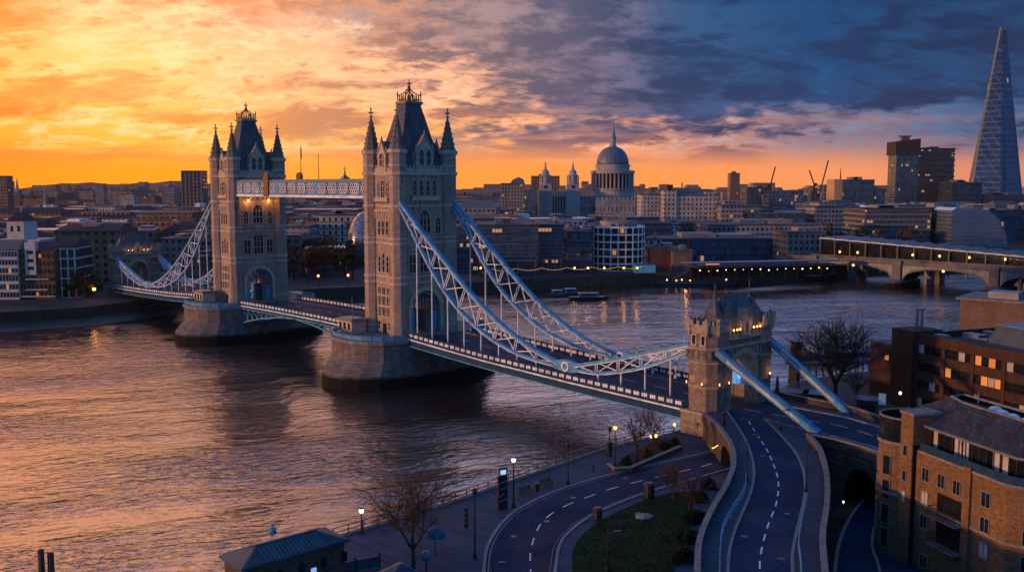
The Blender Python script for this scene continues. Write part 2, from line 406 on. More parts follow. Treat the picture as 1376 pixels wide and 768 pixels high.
M['iron'] = plain('black_painted_iron', (.018, .020, .024), .45, .2, .3, 2)
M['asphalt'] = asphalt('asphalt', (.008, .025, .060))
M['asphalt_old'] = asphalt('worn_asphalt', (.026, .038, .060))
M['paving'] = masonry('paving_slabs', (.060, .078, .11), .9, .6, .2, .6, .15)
M['kerb'] = plain('granite_kerb', (.26, .23, .21), .8, 0, .3, 2, .2)
M['kerbred'] = plain('red_edge_line', (.20, .12, .10), .8, 0, .3, 2)
M['paint'] = plain('white_road_paint', (.78, .78, .76), .6, 0, .2, 2)
M['lawn'] = plain('lawn', (.005, .026, .005), .9, 0, .6, .35, .6)
M['soil'] = plain('planting_soil', (.035, .026, .02), .95, 0, .5, .6, .6)
M['bark'] = plain('bark', (.045, .036, .03), .9, 0, .4, 3, .6)
M['twig'] = plain('twigs', (.060, .044, .034), .9, 0, .4, 3)
M['leaf'] = plain('evergreen_leaf', (.020, .030, .014), .7, 0, .6, 1.0)
M['leafbrown'] = plain('autumn_leaf', (.085, .050, .022), .8, 0, .6, .15)
M['concrete'] = plain('concrete', (.24, .23, .22), .8, 0, .3, .4, .2)
M['mud'] = plain('mud', (.075, .055, .04), .65, 0, .45, .12, .5)
M['quay'] = masonry('quay_wall', (.075, .062, .052), 1.6, .6, .35, .5, .5)
M['ground'] = plain('city_ground', (.060, .056, .055), .85, 0, .4, .05)
M['lampglow'] = emit('lamp_glass_warm', (1, .42, .10), 3.2)
M['lampwhite'] = emit('lamp_glass_white', (.85, .9, 1), 2.2)
M['litwin'] = emit('lit_window_warm', (1, .36, .07), .36)
M['litdim'] = emit('lit_window_dim', (1, .34, .08), .22)
M['litblue'] = emit('blue_lit_panel', (.12, .45, 1.0), .4)
M['timber'] = plain('timber', (.10, .07, .05), .8, 0, .4, 2, .3)
M['palemetal'] = plain('pale_roof_metal', (.34, .35, .38), .32, .35, .3, .3)
M['bluemetal'] = plain('blue_roof_metal', (.035, .075, .105), .5, .2, .35, .7)
# ================================================================== THE BRIDGE
BA = 0.732; BN = (-23.4, 223.2); BU = (math.sin(BA), -math.cos(BA)); BRZ = math.atan2(BU[1], BU[0])
def bw(u, v, z=0):                     # bridge frame (u along towards the near bank, v towards the camera side) to world
    return (BN[0] + BU[0] * u - math.cos(BA) * v, BN[1] + BU[1] * u - math.sin(BA) * v, z)
# local frame of every bridge thing: x = u, y = -v
L1 = 79.8; AU = 88.9; DECK = 11.0
def lancet(w, h, k=8, point=.75):     # pointed arch outline from bottom left over the top to bottom right (y, z)
    r = w / 2; hs = h - r * (1 + point * .45)
    pts = [(-r, 0), (-r, hs)]
    for i in range(1, k):
        a = i / k; y = -r * math.cos(a * PI / 2) if False else -r + 2 * r * (i / (2 * k)) * 1.0
        pts.append((-r * math.cos(PI / 2 * i / k), hs + (h - hs) * math.sin(PI / 2 * i / k)))
    pts.append((0, h))
    return pts + [(-y, z) for y, z in pts[-2::-1]]
_wc = {}
def window_mesh(w, h, arched, nm, nt, fr=.22, dep=.16):
    key = (round(w, 2), round(h, 2), arched, nm, nt)
    if key in _wc: return _wc[key]
    out = lancet(w + 2 * fr, h + fr, 6) if arched else [(-w / 2 - fr, 0), (-w / 2 - fr, h + fr), (w / 2 + fr, h + fr), (w / 2 + fr, 0)]
    inn = lancet(w, h, 6) if arched else [(-w / 2, 0), (-w / 2, h), (w / 2, h), (w / 2, 0)]
    a = MB()
    for i in range(len(out) - 1):
        q = [out[i], out[i + 1], inn[i + 1], inn[i]]
        a.extx(q, 0.0, dep)
    a.box(0, dep + .14, -w / 2 - fr - .1, w / 2 + fr + .1, -.25, 0)
    for k in range(1, nm): a.box(0.012, dep * .7, -w / 2 + w * k / nm - .07, -w / 2 + w * k / nm + .07, 0, h * (.86 if arched else 1))
    for k in range(1, nt): a.box(0.010, dep * .62, -w / 2 + .01, w / 2 - .01, h * k / nt - .07, h * k / nt + .07)
    g = MB(); i2 = [p for p in inn]; g.extx(i2, -.05, .03)
    _wc[key] = (a.mesh('window', M['stone_light']), g.mesh('pane', M['glass'])); return _wc[key]
def put_window(parent, x, y, z, rz, w, h, arched=True, nm=2, nt=2):
    a, g = window_mesh(w, h, arched, nm, nt)
    o = part('window', a, None, parent, loc=(x, y, z), rz=rz); part('pane', g, None, o); return o

def make_tower():
    Z0 = 10.6; root = thing('bridge_tower', 'x', 'tower')
    hx, hy, r = 5.05, 7.06, 1.95
    def mb(): return MB(dz=-Z0)
    fx, fy = 5.45, 7.5                       # wall planes
    w = mb()
    arch = [(-4.1, Z0), (-4.1, 16.0)] + [(-4.1 * math.cos(PI / 2 * i / 8), 16.0 + 4.3 * math.sin(PI / 2 * i / 8)) for i in range(1, 8)] + [(0, 20.35)]
    arch = arch + [(-y, z) for y, z in arch[-2::-1]]
    w.extx([(-fy, Z0)] + arch + [(fy, Z0), (fy, 46.6), (-fy, 46.6)], -fx, fx)
    part('wall', w, M['stone'], root)
    # stone rings round the archway
    for sx in (-1, 1):
        a = mb(); o_ = [(y * 1.22, Z0 + (z - Z0) * 1.09) for y, z in arch]
        for i in range(len(arch) - 1): a.extx([o_[i], o_[i + 1], arch[i + 1], arch[i]], sx * (fx + .002), sx * (fx + .35))
        part('archway_surround', a, M['stone_light'], root)
        b = mb()
        for i in range(len(arch) - 1):
            q = [(y * .97, Z0 + (z - Z0) * .985) for y, z in (arch[i], arch[i + 1])]; q2 = [(y * .88, Z0 + (z - Z0) * .93) for y, z in (arch[i], arch[i + 1])]
            b.extx([q[0], q[1], q2[1], q2[0]], sx * (fx - 1.2), sx * (fx - .8))
        for k in range(5): b.box(sx * (fx - 1.15), sx * (fx - .85), -2.4 + k * 1.2 - .12, -2.4 + k * 1.2 + .12, 16.4, 19.0 - abs(k - 2) * .5)
        for sy in (-1, 1): b.box(sx * (fx - 3.2), sx * (fx - .82), sy * 2.5, sy * 4.0, Z0, 15.2)
        part('steel_portal', b, M['blue'], root)
    for sx in (-1, 1):
        for sy in (-1, 1):
            t = mb(); cx, cy = sx * hx, sy * hy
            t.lathe([(r + .35, Z0), (r + .35, 12.2), (r + .08, 12.6), (r, 22.0), (r, 51.3)], 8, cx, cy, ph=PI / 8)
            o = part('corner_turret', t, M['stone'], root)
            for z, e, hh in ((22.1, .14, .35), (23.5, .18, .4), (31.0, .14, .4), (32.2, .1, .25), (39.3, .16, .45), (46.4, .34, .7), (48.4, .1, .25), (51.2, .40, .75)):
                b = mb(); b.lathe([(r + .02, z - .12), (r + e, z), (r + e, z + hh), (r + .02, z + hh + .12)], 8, cx, cy, ph=PI / 8); part('stone_band', b, M['stone_light'], o)
            s = mb(); s.lathe([(r + .12, 51.9), (r - .35, 53.0), (1.05, 55.6), (.62, 57.6), (.20, 59.3), (.12, 59.5)], 8, cx, cy, ph=PI / 8)
            for k in range(8):
                a_ = PI / 8 + 2 * PI * k / 8
                for q in range(1, 6):
                    f = q / 6; rr = (r - .1) * (1 - f) + .2 * f; zz = 52.2 + 7.0 * f
                    s.box(cx + rr * math.cos(a_) - .09, cx + rr * math.cos(a_) + .09, cy + rr * math.sin(a_) - .09, cy + rr * math.sin(a_) + .09, zz, zz + .34)
            part('spire', s, M['stone_spire'], o)
            f = mb(); f.lathe([(.14, 59.2), (.46, 59.6), (.17, 59.95), (.15, 61.2), (.28, 61.35), (.03, 61.7)], 6, cx, cy)
            f.box(cx - .6, cx + .6, cy - .14, cy + .14, 60.3, 60.68); f.box(cx - .135, cx + .135, cy - .6, cy + .6, 60.32, 60.66)
            part('finial', f, M['stone_light'], o)
    # string courses between the turrets
    for z, e, hh in ((22.1, .14, .35), (23.5, .18, .4), (31.0, .14, .4), (32.2, .1, .25), (39.3, .16, .45), (46.35, .38, .75)):
        for sx in (-1, 1):
            s = mb(); s.box(sx * (fx - .1), sx * (fx + e), -hy + r * .9, hy - r * .9, z, z + hh); part('string_course', s, M['stone_light'], root)
            s = mb(); s.box(-hx + r * .9, hx - r * .9, sx * (fy - .1), sx * (fy + e), z, z + hh); part('string_course', s, M['stone_light'], root)
    p = mb()
    for sx in (-1, 1):
        p.box(sx * (fx - .35), sx * fx, -hy + r * .9, hy - r * .9, 47.1, 47.9); p.box(-hx + r * .9, hx - r * .9, sx * (fy - .35), sx * fy, 47.1, 47.9)
        for k in range(11):
            y = -4.9 + k * .98; p.box(sx * (fx - .33), sx * (fx - .02), y - .27, y + .27, 47.9, 48.55)
        for k in range(6):
            x = -2.6 + k * 1.04; p.box(x - .27, x + .27, sx * (fy - .33), sx * (fy - .02), 47.9, 48.55)
    part('parapet', p, M['stone_light'], root)
    # roof
    rf = mb()
    lv = [(4.95, 6.95, 46.8), (4.45, 6.2, 48.6), (3.75, 5.25, 51.5), (2.9, 4.0, 55.2), (2.2, 2.95, 59.0), (1.55, 2.05, 62.3)]
    rf.loft([[(-a, -b, z), (a, -b, z), (a, b, z), (-a, b, z)] for a, b, z in lv])
    ro = part('roof', rf, M['slate'], root)
    cr = mb(); cr.loft([[(-a, -b, z), (a, -b, z), (a, b, z), (-a, b, z)] for a, b, z in ((1.5, 2.0, 62.1), (1.95, 2.45, 62.5), (1.95, 2.45, 63.0), (1.5, 2.0, 63.05))])
    part('roof_cornice', cr, M['lead'], ro)
    g = mb()
    for sx in (-1, 1):
        for sy in (-1, 1):
            g.lathe([(.12, 63.0), (.12, 64.5), (.26, 64.7), (.1, 64.95), (.05, 65.5)], 6, sx * 1.6, sy * 2.1)
            g.tube((sx * 1.6, sy * 2.1, 64.2), (sx * .5, sy * .7, 65.2), .14, n=4); g.tube((sx * .5, sy * .7, 65.2), (0, 0, 66.2), .14, n=4)
        g.box(sx * 1.6 - .05, sx * 1.6 + .05, -2.1, 2.1, 63.35, 63.5); g.box(-1.6, 1.6, sx * 2.1 - .05, sx * 2.1 + .05, 63.36, 63.51)
        for k in range(5):
            y = -1.4 + k * .7; g.tube((sx * 1.6, y, 63.0), (sx * 1.6, y, 64.6), .14, .07, n=4)
        for k in range(3):
            x = -.8 + k * .8; g.tube((x, sx * 2.1, 63.0), (x, sx * 2.1, 64.6), .14, .07, n=4)
    g.lathe([(.3, 63.0), (.16, 64.5), (.12, 66.0), (.42, 66.3), (.16, 66.6), (.13, 67.5), (.03, 68.0)], 6); g.box(-.1, .1, -.5, .5, 66.9, 67.2); g.box(-.5, .5, -.1, .1, 66.92, 67.18)
    part('crown_cresting', g, M['gilt'], ro)
    # gabled dormers
    def gable(c, half, z0, ze, za, d0, d1, axis, sgn):
        d = mb(); pr = [(c - half, z0), (c + half, z0), (c + half, ze), (c, za), (c - half, ze)]
        (d.extx if axis == 'x' else d.exty)(pr, sgn * d0, sgn * d1)
        o = part('dormer', d, M['stone_light'], root)
        e = mb()
        for k in (-1, 1):      # pinnacles and gable coping
            cx = c + k * half
            if axis == 'x':
                e.lathe([(.3, ze - 1.2), (.3, ze + .5), (.05, ze + 1.9)], 4, sgn * (d1 - .2), cx, ph=PI / 4)
                e.bar((sgn * (d1 - .1), cx + k * .1, ze), (sgn * (d1 - .1), c, za + .15), .5, .22)
            else:
                e.lathe([(.3, ze - 1.2), (.3, ze + .5), (.05, ze + 1.9)], 4, cx, sgn * (d1 - .2), ph=PI / 4)
                e.bar((cx + k * .1, sgn * (d1 - .1), ze), (c, sgn * (d1 - .1), za + .15), .5, .22)
        if axis == 'x': e.lathe([(.1, za), (.28, za + .4), (.05, za + 1.1)], 6, sgn * (d1 - .1), c)
        else: e.lathe([(.1, za), (.28, za + .4), (.05, za + 1.1)], 6, c, sgn * (d1 - .1))
        part('gable_coping', e, M['stone'], o)
        rr = mb(); rp = [(c - half - .1, ze + .02), (c, za + .03), (c + half + .1, ze + .02), (c, za - .3)]
        (rr.extx if axis == 'x' else rr.exty)(rp, sgn * (d0 - 1.0), sgn * (d1 - .45)); part('dormer_roof', rr, M['slate'], o)
        return o
    for s_ in (-1, 1):
        o = gable(0, 2.35, 46.9, 51.6, 55.4, 2.6, 5.75, 'x', s_)
        for k in (-1, 1): put_window(root, s_ * 5.752, k * 1.0, 48.6 - Z0, 0 if s_ > 0 else PI, 1.15, 3.4, True, 1, 2)
        o = gable(0, 1.55, 46.9, 51.0, 53.9, 4.0, 7.8, 'y', s_)
        put_window(root, 0, s_ * 7.802, 48.4 - Z0, s_ * PI / 2, 1.3, 2.8, True, 2, 2)
    # windows on the road faces
    for s_ in (-1, 1):
        rz = 0 if s_ > 0 else PI; X = s_ * (fx + .002)
        for y in (-2.75, -.92, .92, 2.75): put_window(root, X, y, 41.6 - Z0, rz, 1.05, 3.7, True, 1, 3)
        put_window(root, X, 0, 33.4 - Z0, rz, 3.0, 5.2, True, 3, 3)
        for y in (-3.7, 3.7): put_window(root, X, y, 33.2 - Z0, rz, 1.35, 3.6, True, 2, 2)
        put_window(root, X, 0, 24.6 - Z0, rz, 2.9, 5.4, False, 3, 3)
        for y in (-3.5, 3.5): put_window(root, X, y, 24.6 - Z0, rz, 1.9, 4.0, False, 2, 2)
        b = mb(); x0, x1 = s_ * (fx - .1), s_ * (fx + .9)
        b.box(x0, x1, -3.9, 3.9, 40.7, 41.1); b.box(s_ * (fx + .7), s_ * (fx + .88), -3.85, 3.85, 41.1, 41.62)
        for y in (-3.6, -2.2, -.75, .75, 2.2, 3.6): b.exty([(x0, 39.9), (x0, 40.7), (s_ * (fx + .75), 40.7)], y - .18, y + .18)
        for k in range(14): b.box(s_ * (fx + .68), s_ * (fx + .90), -3.7 + k * .57 - .11, -3.7 + k * .57 + .11, 41.62, 41.95)
        part('balcony', b, M['stone_light'], root)
        b = mb(); b.box(s_ * (fx - .1), s_ * (fx + .6), -1.3, 1.3, 31.9, 32.9); b.box(s_ * (fx - .1), s_ * (fx + .45), -.9, .9, 31.3, 31.9)
        part('coat_of_arms', b, M['stone_light'], root)
    # windows on the river faces
    for s_ in (-1, 1):
        rz = s_ * PI / 2; Y = s_ * (fy + .002)
        put_window(root, 0, Y, 41.4 - Z0, rz, 1.3, 3.8, True, 2, 3)
        for x in (-1.75, 1.75): put_window(root, x, Y, 41.6 - Z0, rz, .55, 3.2, True, 1, 3)
        for x in (-1.55, 0, 1.55): put_window(root, x, Y, 33.0 - Z0, rz, .8, 3.2, True, 1, 2)
        for x in (-1.6, 0, 1.6): put_window(root, x, Y, 24.6 - Z0, rz, .85, 4.4 if x == 0 else 3.6, True, 1, 3)
        for z, hh in ((14.6, 2.0), (17.1, 2.0), (19.5, 1.6)):
            for x in (-1.7, 0, 1.7): put_window(root, x, Y, z - Z0, rz, .95 if x else 1.25, hh, False, 2, 1)
        for x in (-1.9, 1.9): put_window(root, x, Y, 11.4 - Z0, rz, .6, 1.9, False, 1, 2)
        d = mb(); d.box(-.75, .75, s_ * (fy - .1), s_ * (fy + .06), Z0, 12.9); part('door', d, M['dark'], root)
        b = mb(); b.box(-2.6, 2.6, s_ * (fy - .1), s_ * (fy + .75), 40.5, 40.9); b.box(-2.55, 2.55, s_ * (fy + .56), s_ * (fy + .73), 40.9, 41.35)
        for x in (-2.2, -1.1, 0, 1.1, 2.2): b.extx([(s_ * (fy - .1), 39.8), (s_ * (fy - .1), 40.5), (s_ * (fy + .62), 40.5)], x - .15, x + .15)
        part('balcony', b, M['stone_light'], root)
        b = mb()
        for k in range(9): b.box(-2.7 + k * .675 - .17, -2.7 + k * .675 + .17, s_ * (fy - .05), s_ * (fy + .42), 36.9, 38.3)
        b.box(-3.0, 3.0, s_ * (fy - .05), s_ * (fy + .45), 38.3, 38.7)
        part('corbel_table', b, M['stone_light'], root)
    return root
tower_near = make_tower(); tower_near.location = bw(0, 0, 10.6); tower_near.rotation_euler = (0, 0, BRZ)
tag(tower_near, 'nearer Gothic stone bridge tower with blue slate roof and four corner spires', 'bridge tower', 'towers of the suspension bridge')
tower_far = copy_tree(tower_near); tower_far.location = bw(-L1, 0, 10.6); tower_far.rotation_euler = (0, 0, BRZ + PI)
tag(tower_far, 'farther Gothic stone bridge tower, with the blue walkway ending against its lamplit face', 'bridge tower', 'towers of the suspension bridge')

# lamps that light the wall under the walkway of the far tower
for y, lab in ((3.1, 'glowing wall lamp under the walkway on the far tower, nearer the camera'), (-3.1, 'glowing wall lamp under the walkway on the far tower, away from the camera')):
    X = -L1 + 5.5; lt = thing('wall_lamp', lab, 'lamp', bw(X, y, 39.9), BRZ, 'wall lamps on the far tower')
    a = MB(); a.box(0, .5, -.08, .08, -.08, .08); a.lathe([(.2, .45), (.4, .35), (.4, .3)], 6, .6, 0); part('bracket', a, M['iron'], lt)
    a = MB(); a.lathe([(.1, -.45), (.34, -.25), (.36, .1), (.2, .3)], 8, .6, 0); part('lamp_glass', a, M['lampglow'], lt)
    lamp_light('lamp_light', (1.3, 0, -.3), 240, (1, .40, .10), .3, lt)

# ---- piers
def make_pier():
    p = thing('river_pier', 'x', 'bridge pier'); Z = 10.6
    def outline(hu, hv, flat, n=9, pw=1.0):
        pts = []
        for i in range(n + 1):
            a = PI * i / n; pts.append((hu * math.copysign(abs(math.cos(a)) ** pw, math.cos(a)), flat + (hv - flat) * math.sin(a)))
        return pts + [(-x, -y) for x, y in pts]
    b = MB()
    rings = [(12.5, 22.6, 6, -2, 1.0), (12.4, 22.6, 6, 2.9, 1.0), (12.2, 22.1, 6, 3.5, .98), (11.6, 19.6, 7.5, 5.7, .86), (11.5, 19.1, 8, 6.3, .8), (11.4, 19.0, 8, 9.7, .8)]
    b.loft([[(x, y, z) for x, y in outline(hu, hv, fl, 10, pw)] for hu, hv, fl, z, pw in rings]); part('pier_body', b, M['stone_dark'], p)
    b = MB(); b.loft([[(x, y, z) for x, y in outline(hu, hv, 8, 10, .8)] for hu, hv, z in ((11.4, 19.0, 9.6), (11.75, 19.4, 9.8), (11.75, 19.4, 10.3), (11.6, 19.25, 10.58))]); part('coping', b, M['coping'], p)
    for s_ in (-1, 1):
        r = MB(); L = [(x, y * s_) for x, y in outline(11.3, 18.8, 8, 14, .8)[1:14]]
        for a, c in zip(L, L[1:]):
            r.bar((*a, 11.6), (*c, 11.6), .14, .14); r.bar((*a, 11.1), (*c, 11.1), .07, .62)
        for a in L: r.box(a[0] - .1, a[0] + .1, a[1] - .1, a[1] + .1, 10.55, 11.75)
        part('railing', r, M['blue'], p)
    d = MB(); 
    for y in (-14.5,): d.box(8.4, 9.8, y - .5, y + .8, 4.6, 7.2)
    return p
pier_near = make_pier(); pier_near.location = bw(0, 0, 0); pier_near.rotation_euler = (0, 0, BRZ)
tag(pier_near, 'rounded stone pier with dark tide line under the nearer bridge tower', 'bridge pier', 'river piers of the suspension bridge')
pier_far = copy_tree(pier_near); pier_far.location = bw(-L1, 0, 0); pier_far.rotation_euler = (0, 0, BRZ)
tag(pier_far, 'rounded stone pier with dark tide line under the farther bridge tower', 'bridge pier', 'river piers of the suspension bridge')
# patch of black growth on the near pier
d = MB(M=None); d.box(-.9, .9, -.04, .04, 0, 3.4); d.box(-1.3, .7, -.03, .05, .3, 2.6); d.box(-.3, 1.5, -.05, .03, .8, 3.0)
# control cabins on the piers
def make_cabin():
    c = thing('control_cabin', 'x', 'cabin')
    b = MB(); b.prism([(-2.9, -1.9), (2.9, -1.9), (2.9, 1.9), (-2.9, 1.9)], 0, 2.7); part('wall', b, M['stone_light'], c)
    b = MB(); b.prism([(-3.3, -2.3), (3.3, -2.3), (3.3, 2.3), (-3.3, 2.3)], 2.7, 3.05); b.prism([(-2.6, -1.6), (2.6, -1.6), (2.6, 1.6), (-2.6, 1.6)], 3.05, 3.3); part('roof', b, M['lead'], c)
    for x in (-1.8, 0, 1.8):
        w = MB(); w.box(x - .5, x + .5, -1.93, -1.86, .8, 2.3); part('window', w, M['glass'], c)
    w = MB(); w.box(-2.93, -2.86, -.6, .6, .8, 2.3); part('window', w, M['glass'], c)
    m_ = MB(); m_.tube((2.2, -1.2, 3.0), (2.2, -1.2, 8.4), .1, .05); m_.tube((2.2, -1.7, 6.6), (2.2, -.7, 6.6), .05); part('signal_mast', m_, M['blue'], c)
    return c
cab = make_cabin(); cab.location = bw(-7.4, 11.6, 10.6); cab.rotation_euler = (0, 0, BRZ)
tag(cab, 'small flat roofed control cabin on the nearer pier', 'cabin', 'control cabins on the bridge piers')
c2 = copy_tree(cab); c2.location = bw(-L1 - 6.0, 11.6, 10.6); c2.rotation_euler = (0, 0, BRZ)
tag(c2, 'small flat roofed control cabin on the farther pier', 'cabin', 'control cabins on the bridge piers')

# ---- road decks
def deck(name, label, prof, girder_depth=1.7, ztop=0.0):
    """prof: list of (u, z). local frame: x=u, y=-v at BN"""
    t = thing(name, label, 'bridge deck', bw(0, 0, 0), BRZ, 'road spans of the suspension bridge')
    def lo(name, y0, y1, d0, d1, m, pp=None):
        b = MB(); b.loft([[(u, y0, z + d0), (u, y1, z + d0), (u, y1, z + d1), (u, y0, z + d1)] for u, z in prof]); return part(name, b, m, pp or t)
    lo('roadway', -5.6, 5.6, -.5, 0, M['asphalt_old'])
    for s_ in (-1, 1):
        a, c = sorted((s_ * 5.6, s_ * 8.75)); lo('pavement', a, c, -.5, .14, M['paving'])
        a, c = sorted((s_ * 5.45, s_ * 5.6)); lo('kerb', a, c, -.2, .15, M['kerb'])
        a, c = sorted((s_ * 8.75, s_ * 9.05)); lo('edge_girder', a, c, -girder_depth, .1, M['blue_dark'])
        a, c = sorted((s_ * 8.9, s_ * 9.22)); lo('moulding', a, c, -.38, -.12, M['white'])
        a, c = sorted((s_ * 8.9, s_ * 9.14)); lo('bottom_flange', a, c, -girder_depth - .12, -girder_depth + .06, M['blue'])
        # parapet: navy posts and rails with white panels
        b = MB(); n = max(2, int(abs(prof[-1][0] - prof[0][0]) / 1.75)); us = np.linspace(prof[0][0], prof[-1][0], n + 1)
        zz = np.interp(us, *zip(*sorted(prof)))
        y0, y1 = sorted((s_ * 8.88, s_ * 9.02)); yp0, yp1 = sorted((s_ * 8.92, s_ * 9.05))
        for i in range(n):
            ua, ub, za, zb = us[i], us[i + 1], zz[i], zz[i + 1]
            b.loft([[(ua, y0, za + 1.12), (ua, y1, za + 1.12), (ua, y1, za + 1.3), (ua, y0, za + 1.3)], [(ub, y0, zb + 1.12), (ub, y1, zb + 1.12), (ub, y1, zb + 1.3), (ub, y0, zb + 1.3)]])
            b.loft([[(ua, y0 + .03, za + .1), (ua, y1 - .03, za + .1), (ua, y1 - .03, za + 1.12), (ua, y0 + .03, za + 1.12)], [(ub, y0 + .03, zb + .1), (ub, y1 - .03, zb + .1), (ub, y1 - .03, zb + 1.12), (ub, y0 + .03, zb + 1.12)]])
            um = (ua + ub) / 2; zm = (za + zb) / 2; b.box(ua - .12, ua + .12, s_ * 8.83, s_ * 9.1, za + .1, za + 1.42)
            for k in (-.42, .0, .42): b.box(um + k - .16, um + k + .16, s_ * 8.86, s_ * 9.04, zm + .38, zm + .98, 1)
        part('parapet', b, [M['blue_dark'], M['white']], t)
    # cross girders under the road
    b = MB(); us = np.arange(min(prof[0][0], prof[-1][0]) + 2, max(prof[0][0], prof[-1][0]) - 1, 5.5)
    for u_ in us:
        z = float(np.interp(u_, *zip(*sorted(prof)))); b.box(u_ - .2, u_ + .2, -8.7, 8.7, z - 1.5, z - .5)
    part('cross_girder', b, M['blue_dark'], t)
    # lane line
    b = MB(); us = np.linspace(prof[0][0], prof[-1][0], 12)
    for i in range(11):
        ua, ub = us[i], us[i + 1]; uc = ua + (ub - ua) * .45
        z = [float(np.interp(q, *zip(*sorted(prof)))) + .006 for q in (ua, uc)]
        b.face([(ua, -.07, z[0]), (uc, -.07, z[1]), (uc, .07, z[1]), (ua, .07, z[0])])
    part('lane_line', b, M['paint'], t)
    return t
NEARP = [(11.3, 11.0), (24, 10.3), (37, 9.65), (60, 8.95), (86.2, 8.45)]
deck('side_span', 'blue edged road span sloping from the nearer tower to the near bank gatehouse', NEARP)
deck('side_span', 'blue edged road span from the farther tower to the far bank gatehouse', [(-L1 - u, z) for u, z in NEARP][::-1])
mid = deck('bascule_span', 'lifting road span with white parapets between the two bridge towers', [(-68.6, 11.0), (-54, 11.2), (-39.9, 11.25), (-25, 11.2), (-11.3, 11.0)], 1.0)
for y in (-8.2, 8.2, -2.8, 2.8):
    for d0 in (-68.4, -11.4):
        sg = 1 if d0 < -40 else -1; b = MB(); pts = [(d0, 10.4)] + [(d0 + sg * 28.3 * i / 10, 10.35) for i in range(1, 11)] + [(d0 + sg * 28.3 * i / 10, 10.05 - 3.6 * (1 - i / 10) ** 2) for i in range(10, -1, -1)]
        top = [(d0 + sg * 28 * i / 10, 10.2) for i in range(11)]; bot = [(d0 + sg * 28 * i / 10, 9.85 - 3.9 * (1 - i / 10) ** 1.7) for i in range(11)]
        for i in range(10):
            b.bar((bot[i][0], y, bot[i][1]), (bot[i + 1][0], y, bot[i + 1][1]), .5, .35); b.bar((top[i][0], y, top[i][1]), (bot[i + 1][0], y, bot[i + 1][1]), .22, .22); b.bar((top[i][0], y, top[i][1]), (bot[i][0], y, bot[i][1]), .25, .25)
        part('bascule_truss', b, M['blue'], mid)

# ---- high walkways
def walkway(v, label):
    t = thing('high_walkway', label, 'walkway', bw(0, v, 41.4), BRZ, 'high walkways between the towers')
    x0, x1, h = -L1 + 5.5, -5.5, 3.7; n = 14; b = MB(); b.box(x0, x1, -1.9, 1.9, 0, .35); part('walkway_floor', b, M['blue'], t)
    b = MB(); b.box(x0, x1, -2.15, 2.15, h, h + .3); b.box(x0, x1, -1.5, 1.5, h + .3, h + .55); part('roof', b, M['lead'], t)
    for s_ in (-1, 1):
        b = MB(); Y = s_ * 1.95; b.box(x0, x1, Y - .1, Y + .1, .35, .62); b.box(x0, x1, Y - .1, Y + .1, h - .34, h)
        c = MB(); c.box(x0, x1, Y * 1.05 - .06, Y * 1.05 + .06, -.3, .3); part('moulding', c, M['white'], t)
        W = (x1 - x0) / n
        for i in range(n + 1):
            x = x0 + W * i; wd = .9 if i in (0, 5, 9, 14) else .16; b.box(x - wd, x + wd, Y - .13, Y + .13, .3, h)
        part('frame', b, M['blue'], t)
        c = MB(); m_ = 6
        for i in range(n):
            for k in range(m_):
                xa = x0 + W * i + W * k / m_; xb = xa + W / m_ * 2
                if k == m_ - 1: xb = xa + W / m_
                c.bar((xa, Y, .6), (xb if k < m_ - 1 else xb, Y, h - .3), .09, .17); c.bar((xa, Y + .02, h - .3), (xb, Y + .02, .6), .09, .17)
        part('lattice', c, M['white'], t)
        g = MB(); g.box(x0, x1, Y * .93 - .02, Y * .93 + .02, .6, h - .3); part('glass_wall', g, M['glass'], t)
    for x in (-L1 + 24.6,):
        b = MB(); b.box(x - 1.3, x + 1.3, -2.4, -1.8, -.2, h + 1.2); b.extx([(-2.4, h + 1.2), (-1.8, h + 1.2), (-2.1, h + 2.6)], x - .8, x + .8)
        b.lathe([(.25, h + .9), (.35, h + 1.6), (.1, h + 2.4)], 6, x - 1.2, -2.1); b.lathe([(.25, h + .9), (.35, h + 1.6), (.1, h + 2.4)], 6, x + 1.2, -2.1)
        part('crest', b, M['gilt'], t)
    return t
walkway(5.0, 'nearer of the two blue latticed walkways high between the towers')
walkway(-5.0, 'farther of the two blue latticed walkways high between the towers')
for u_, h, lab in ((-42.6, 8.6, 'taller flagpole with furled flag on the high walkway'), (-33.8, 6.2, 'shorter flagpole standing on the high walkway')):
    f = thing('flagpole', lab, 'flagpole', bw(u_, 3.8, 45.5), BRZ, 'flagpoles on the high walkway')
    a = MB(); a.tube((0, 0, 0), (0, 0, h), .11, .05); a.lathe([(.02, h), (.14, h + .1), (.02, h + .3)], 6); part('pole', a, M['iron'], f)
    if h > 7:
        a = MB(); a.loft([[(.06, -.03, h - .3), (.5, -.02, h - .5), (.5, .04, h - .5), (.06, .05, h - .3)], [(.05, -.05, h - 2.8), (.34, -.08, h - 3.2), (.36, .1, h - 3.2), (.05, .06, h - 2.8)]]); part('flag', a, M['blue_dark'], f)
a = MB(); a.box(-.8, .8, -.8, .8, 0, .5); a.lathe([(.7, .5), (.4, .9), (.12, 1.5), (.25, 1.8), (.08, 2.2), (.05, 3.2)], 8); a.box(-.06, .06, -.4, .4, 2.5, 2.65)
solid('roof_finial', a, M['lead'], 'pointed finial on the walkway roof near the closer tower', 'finial', bw(-20.5, 4.5, 45.6), BRZ)

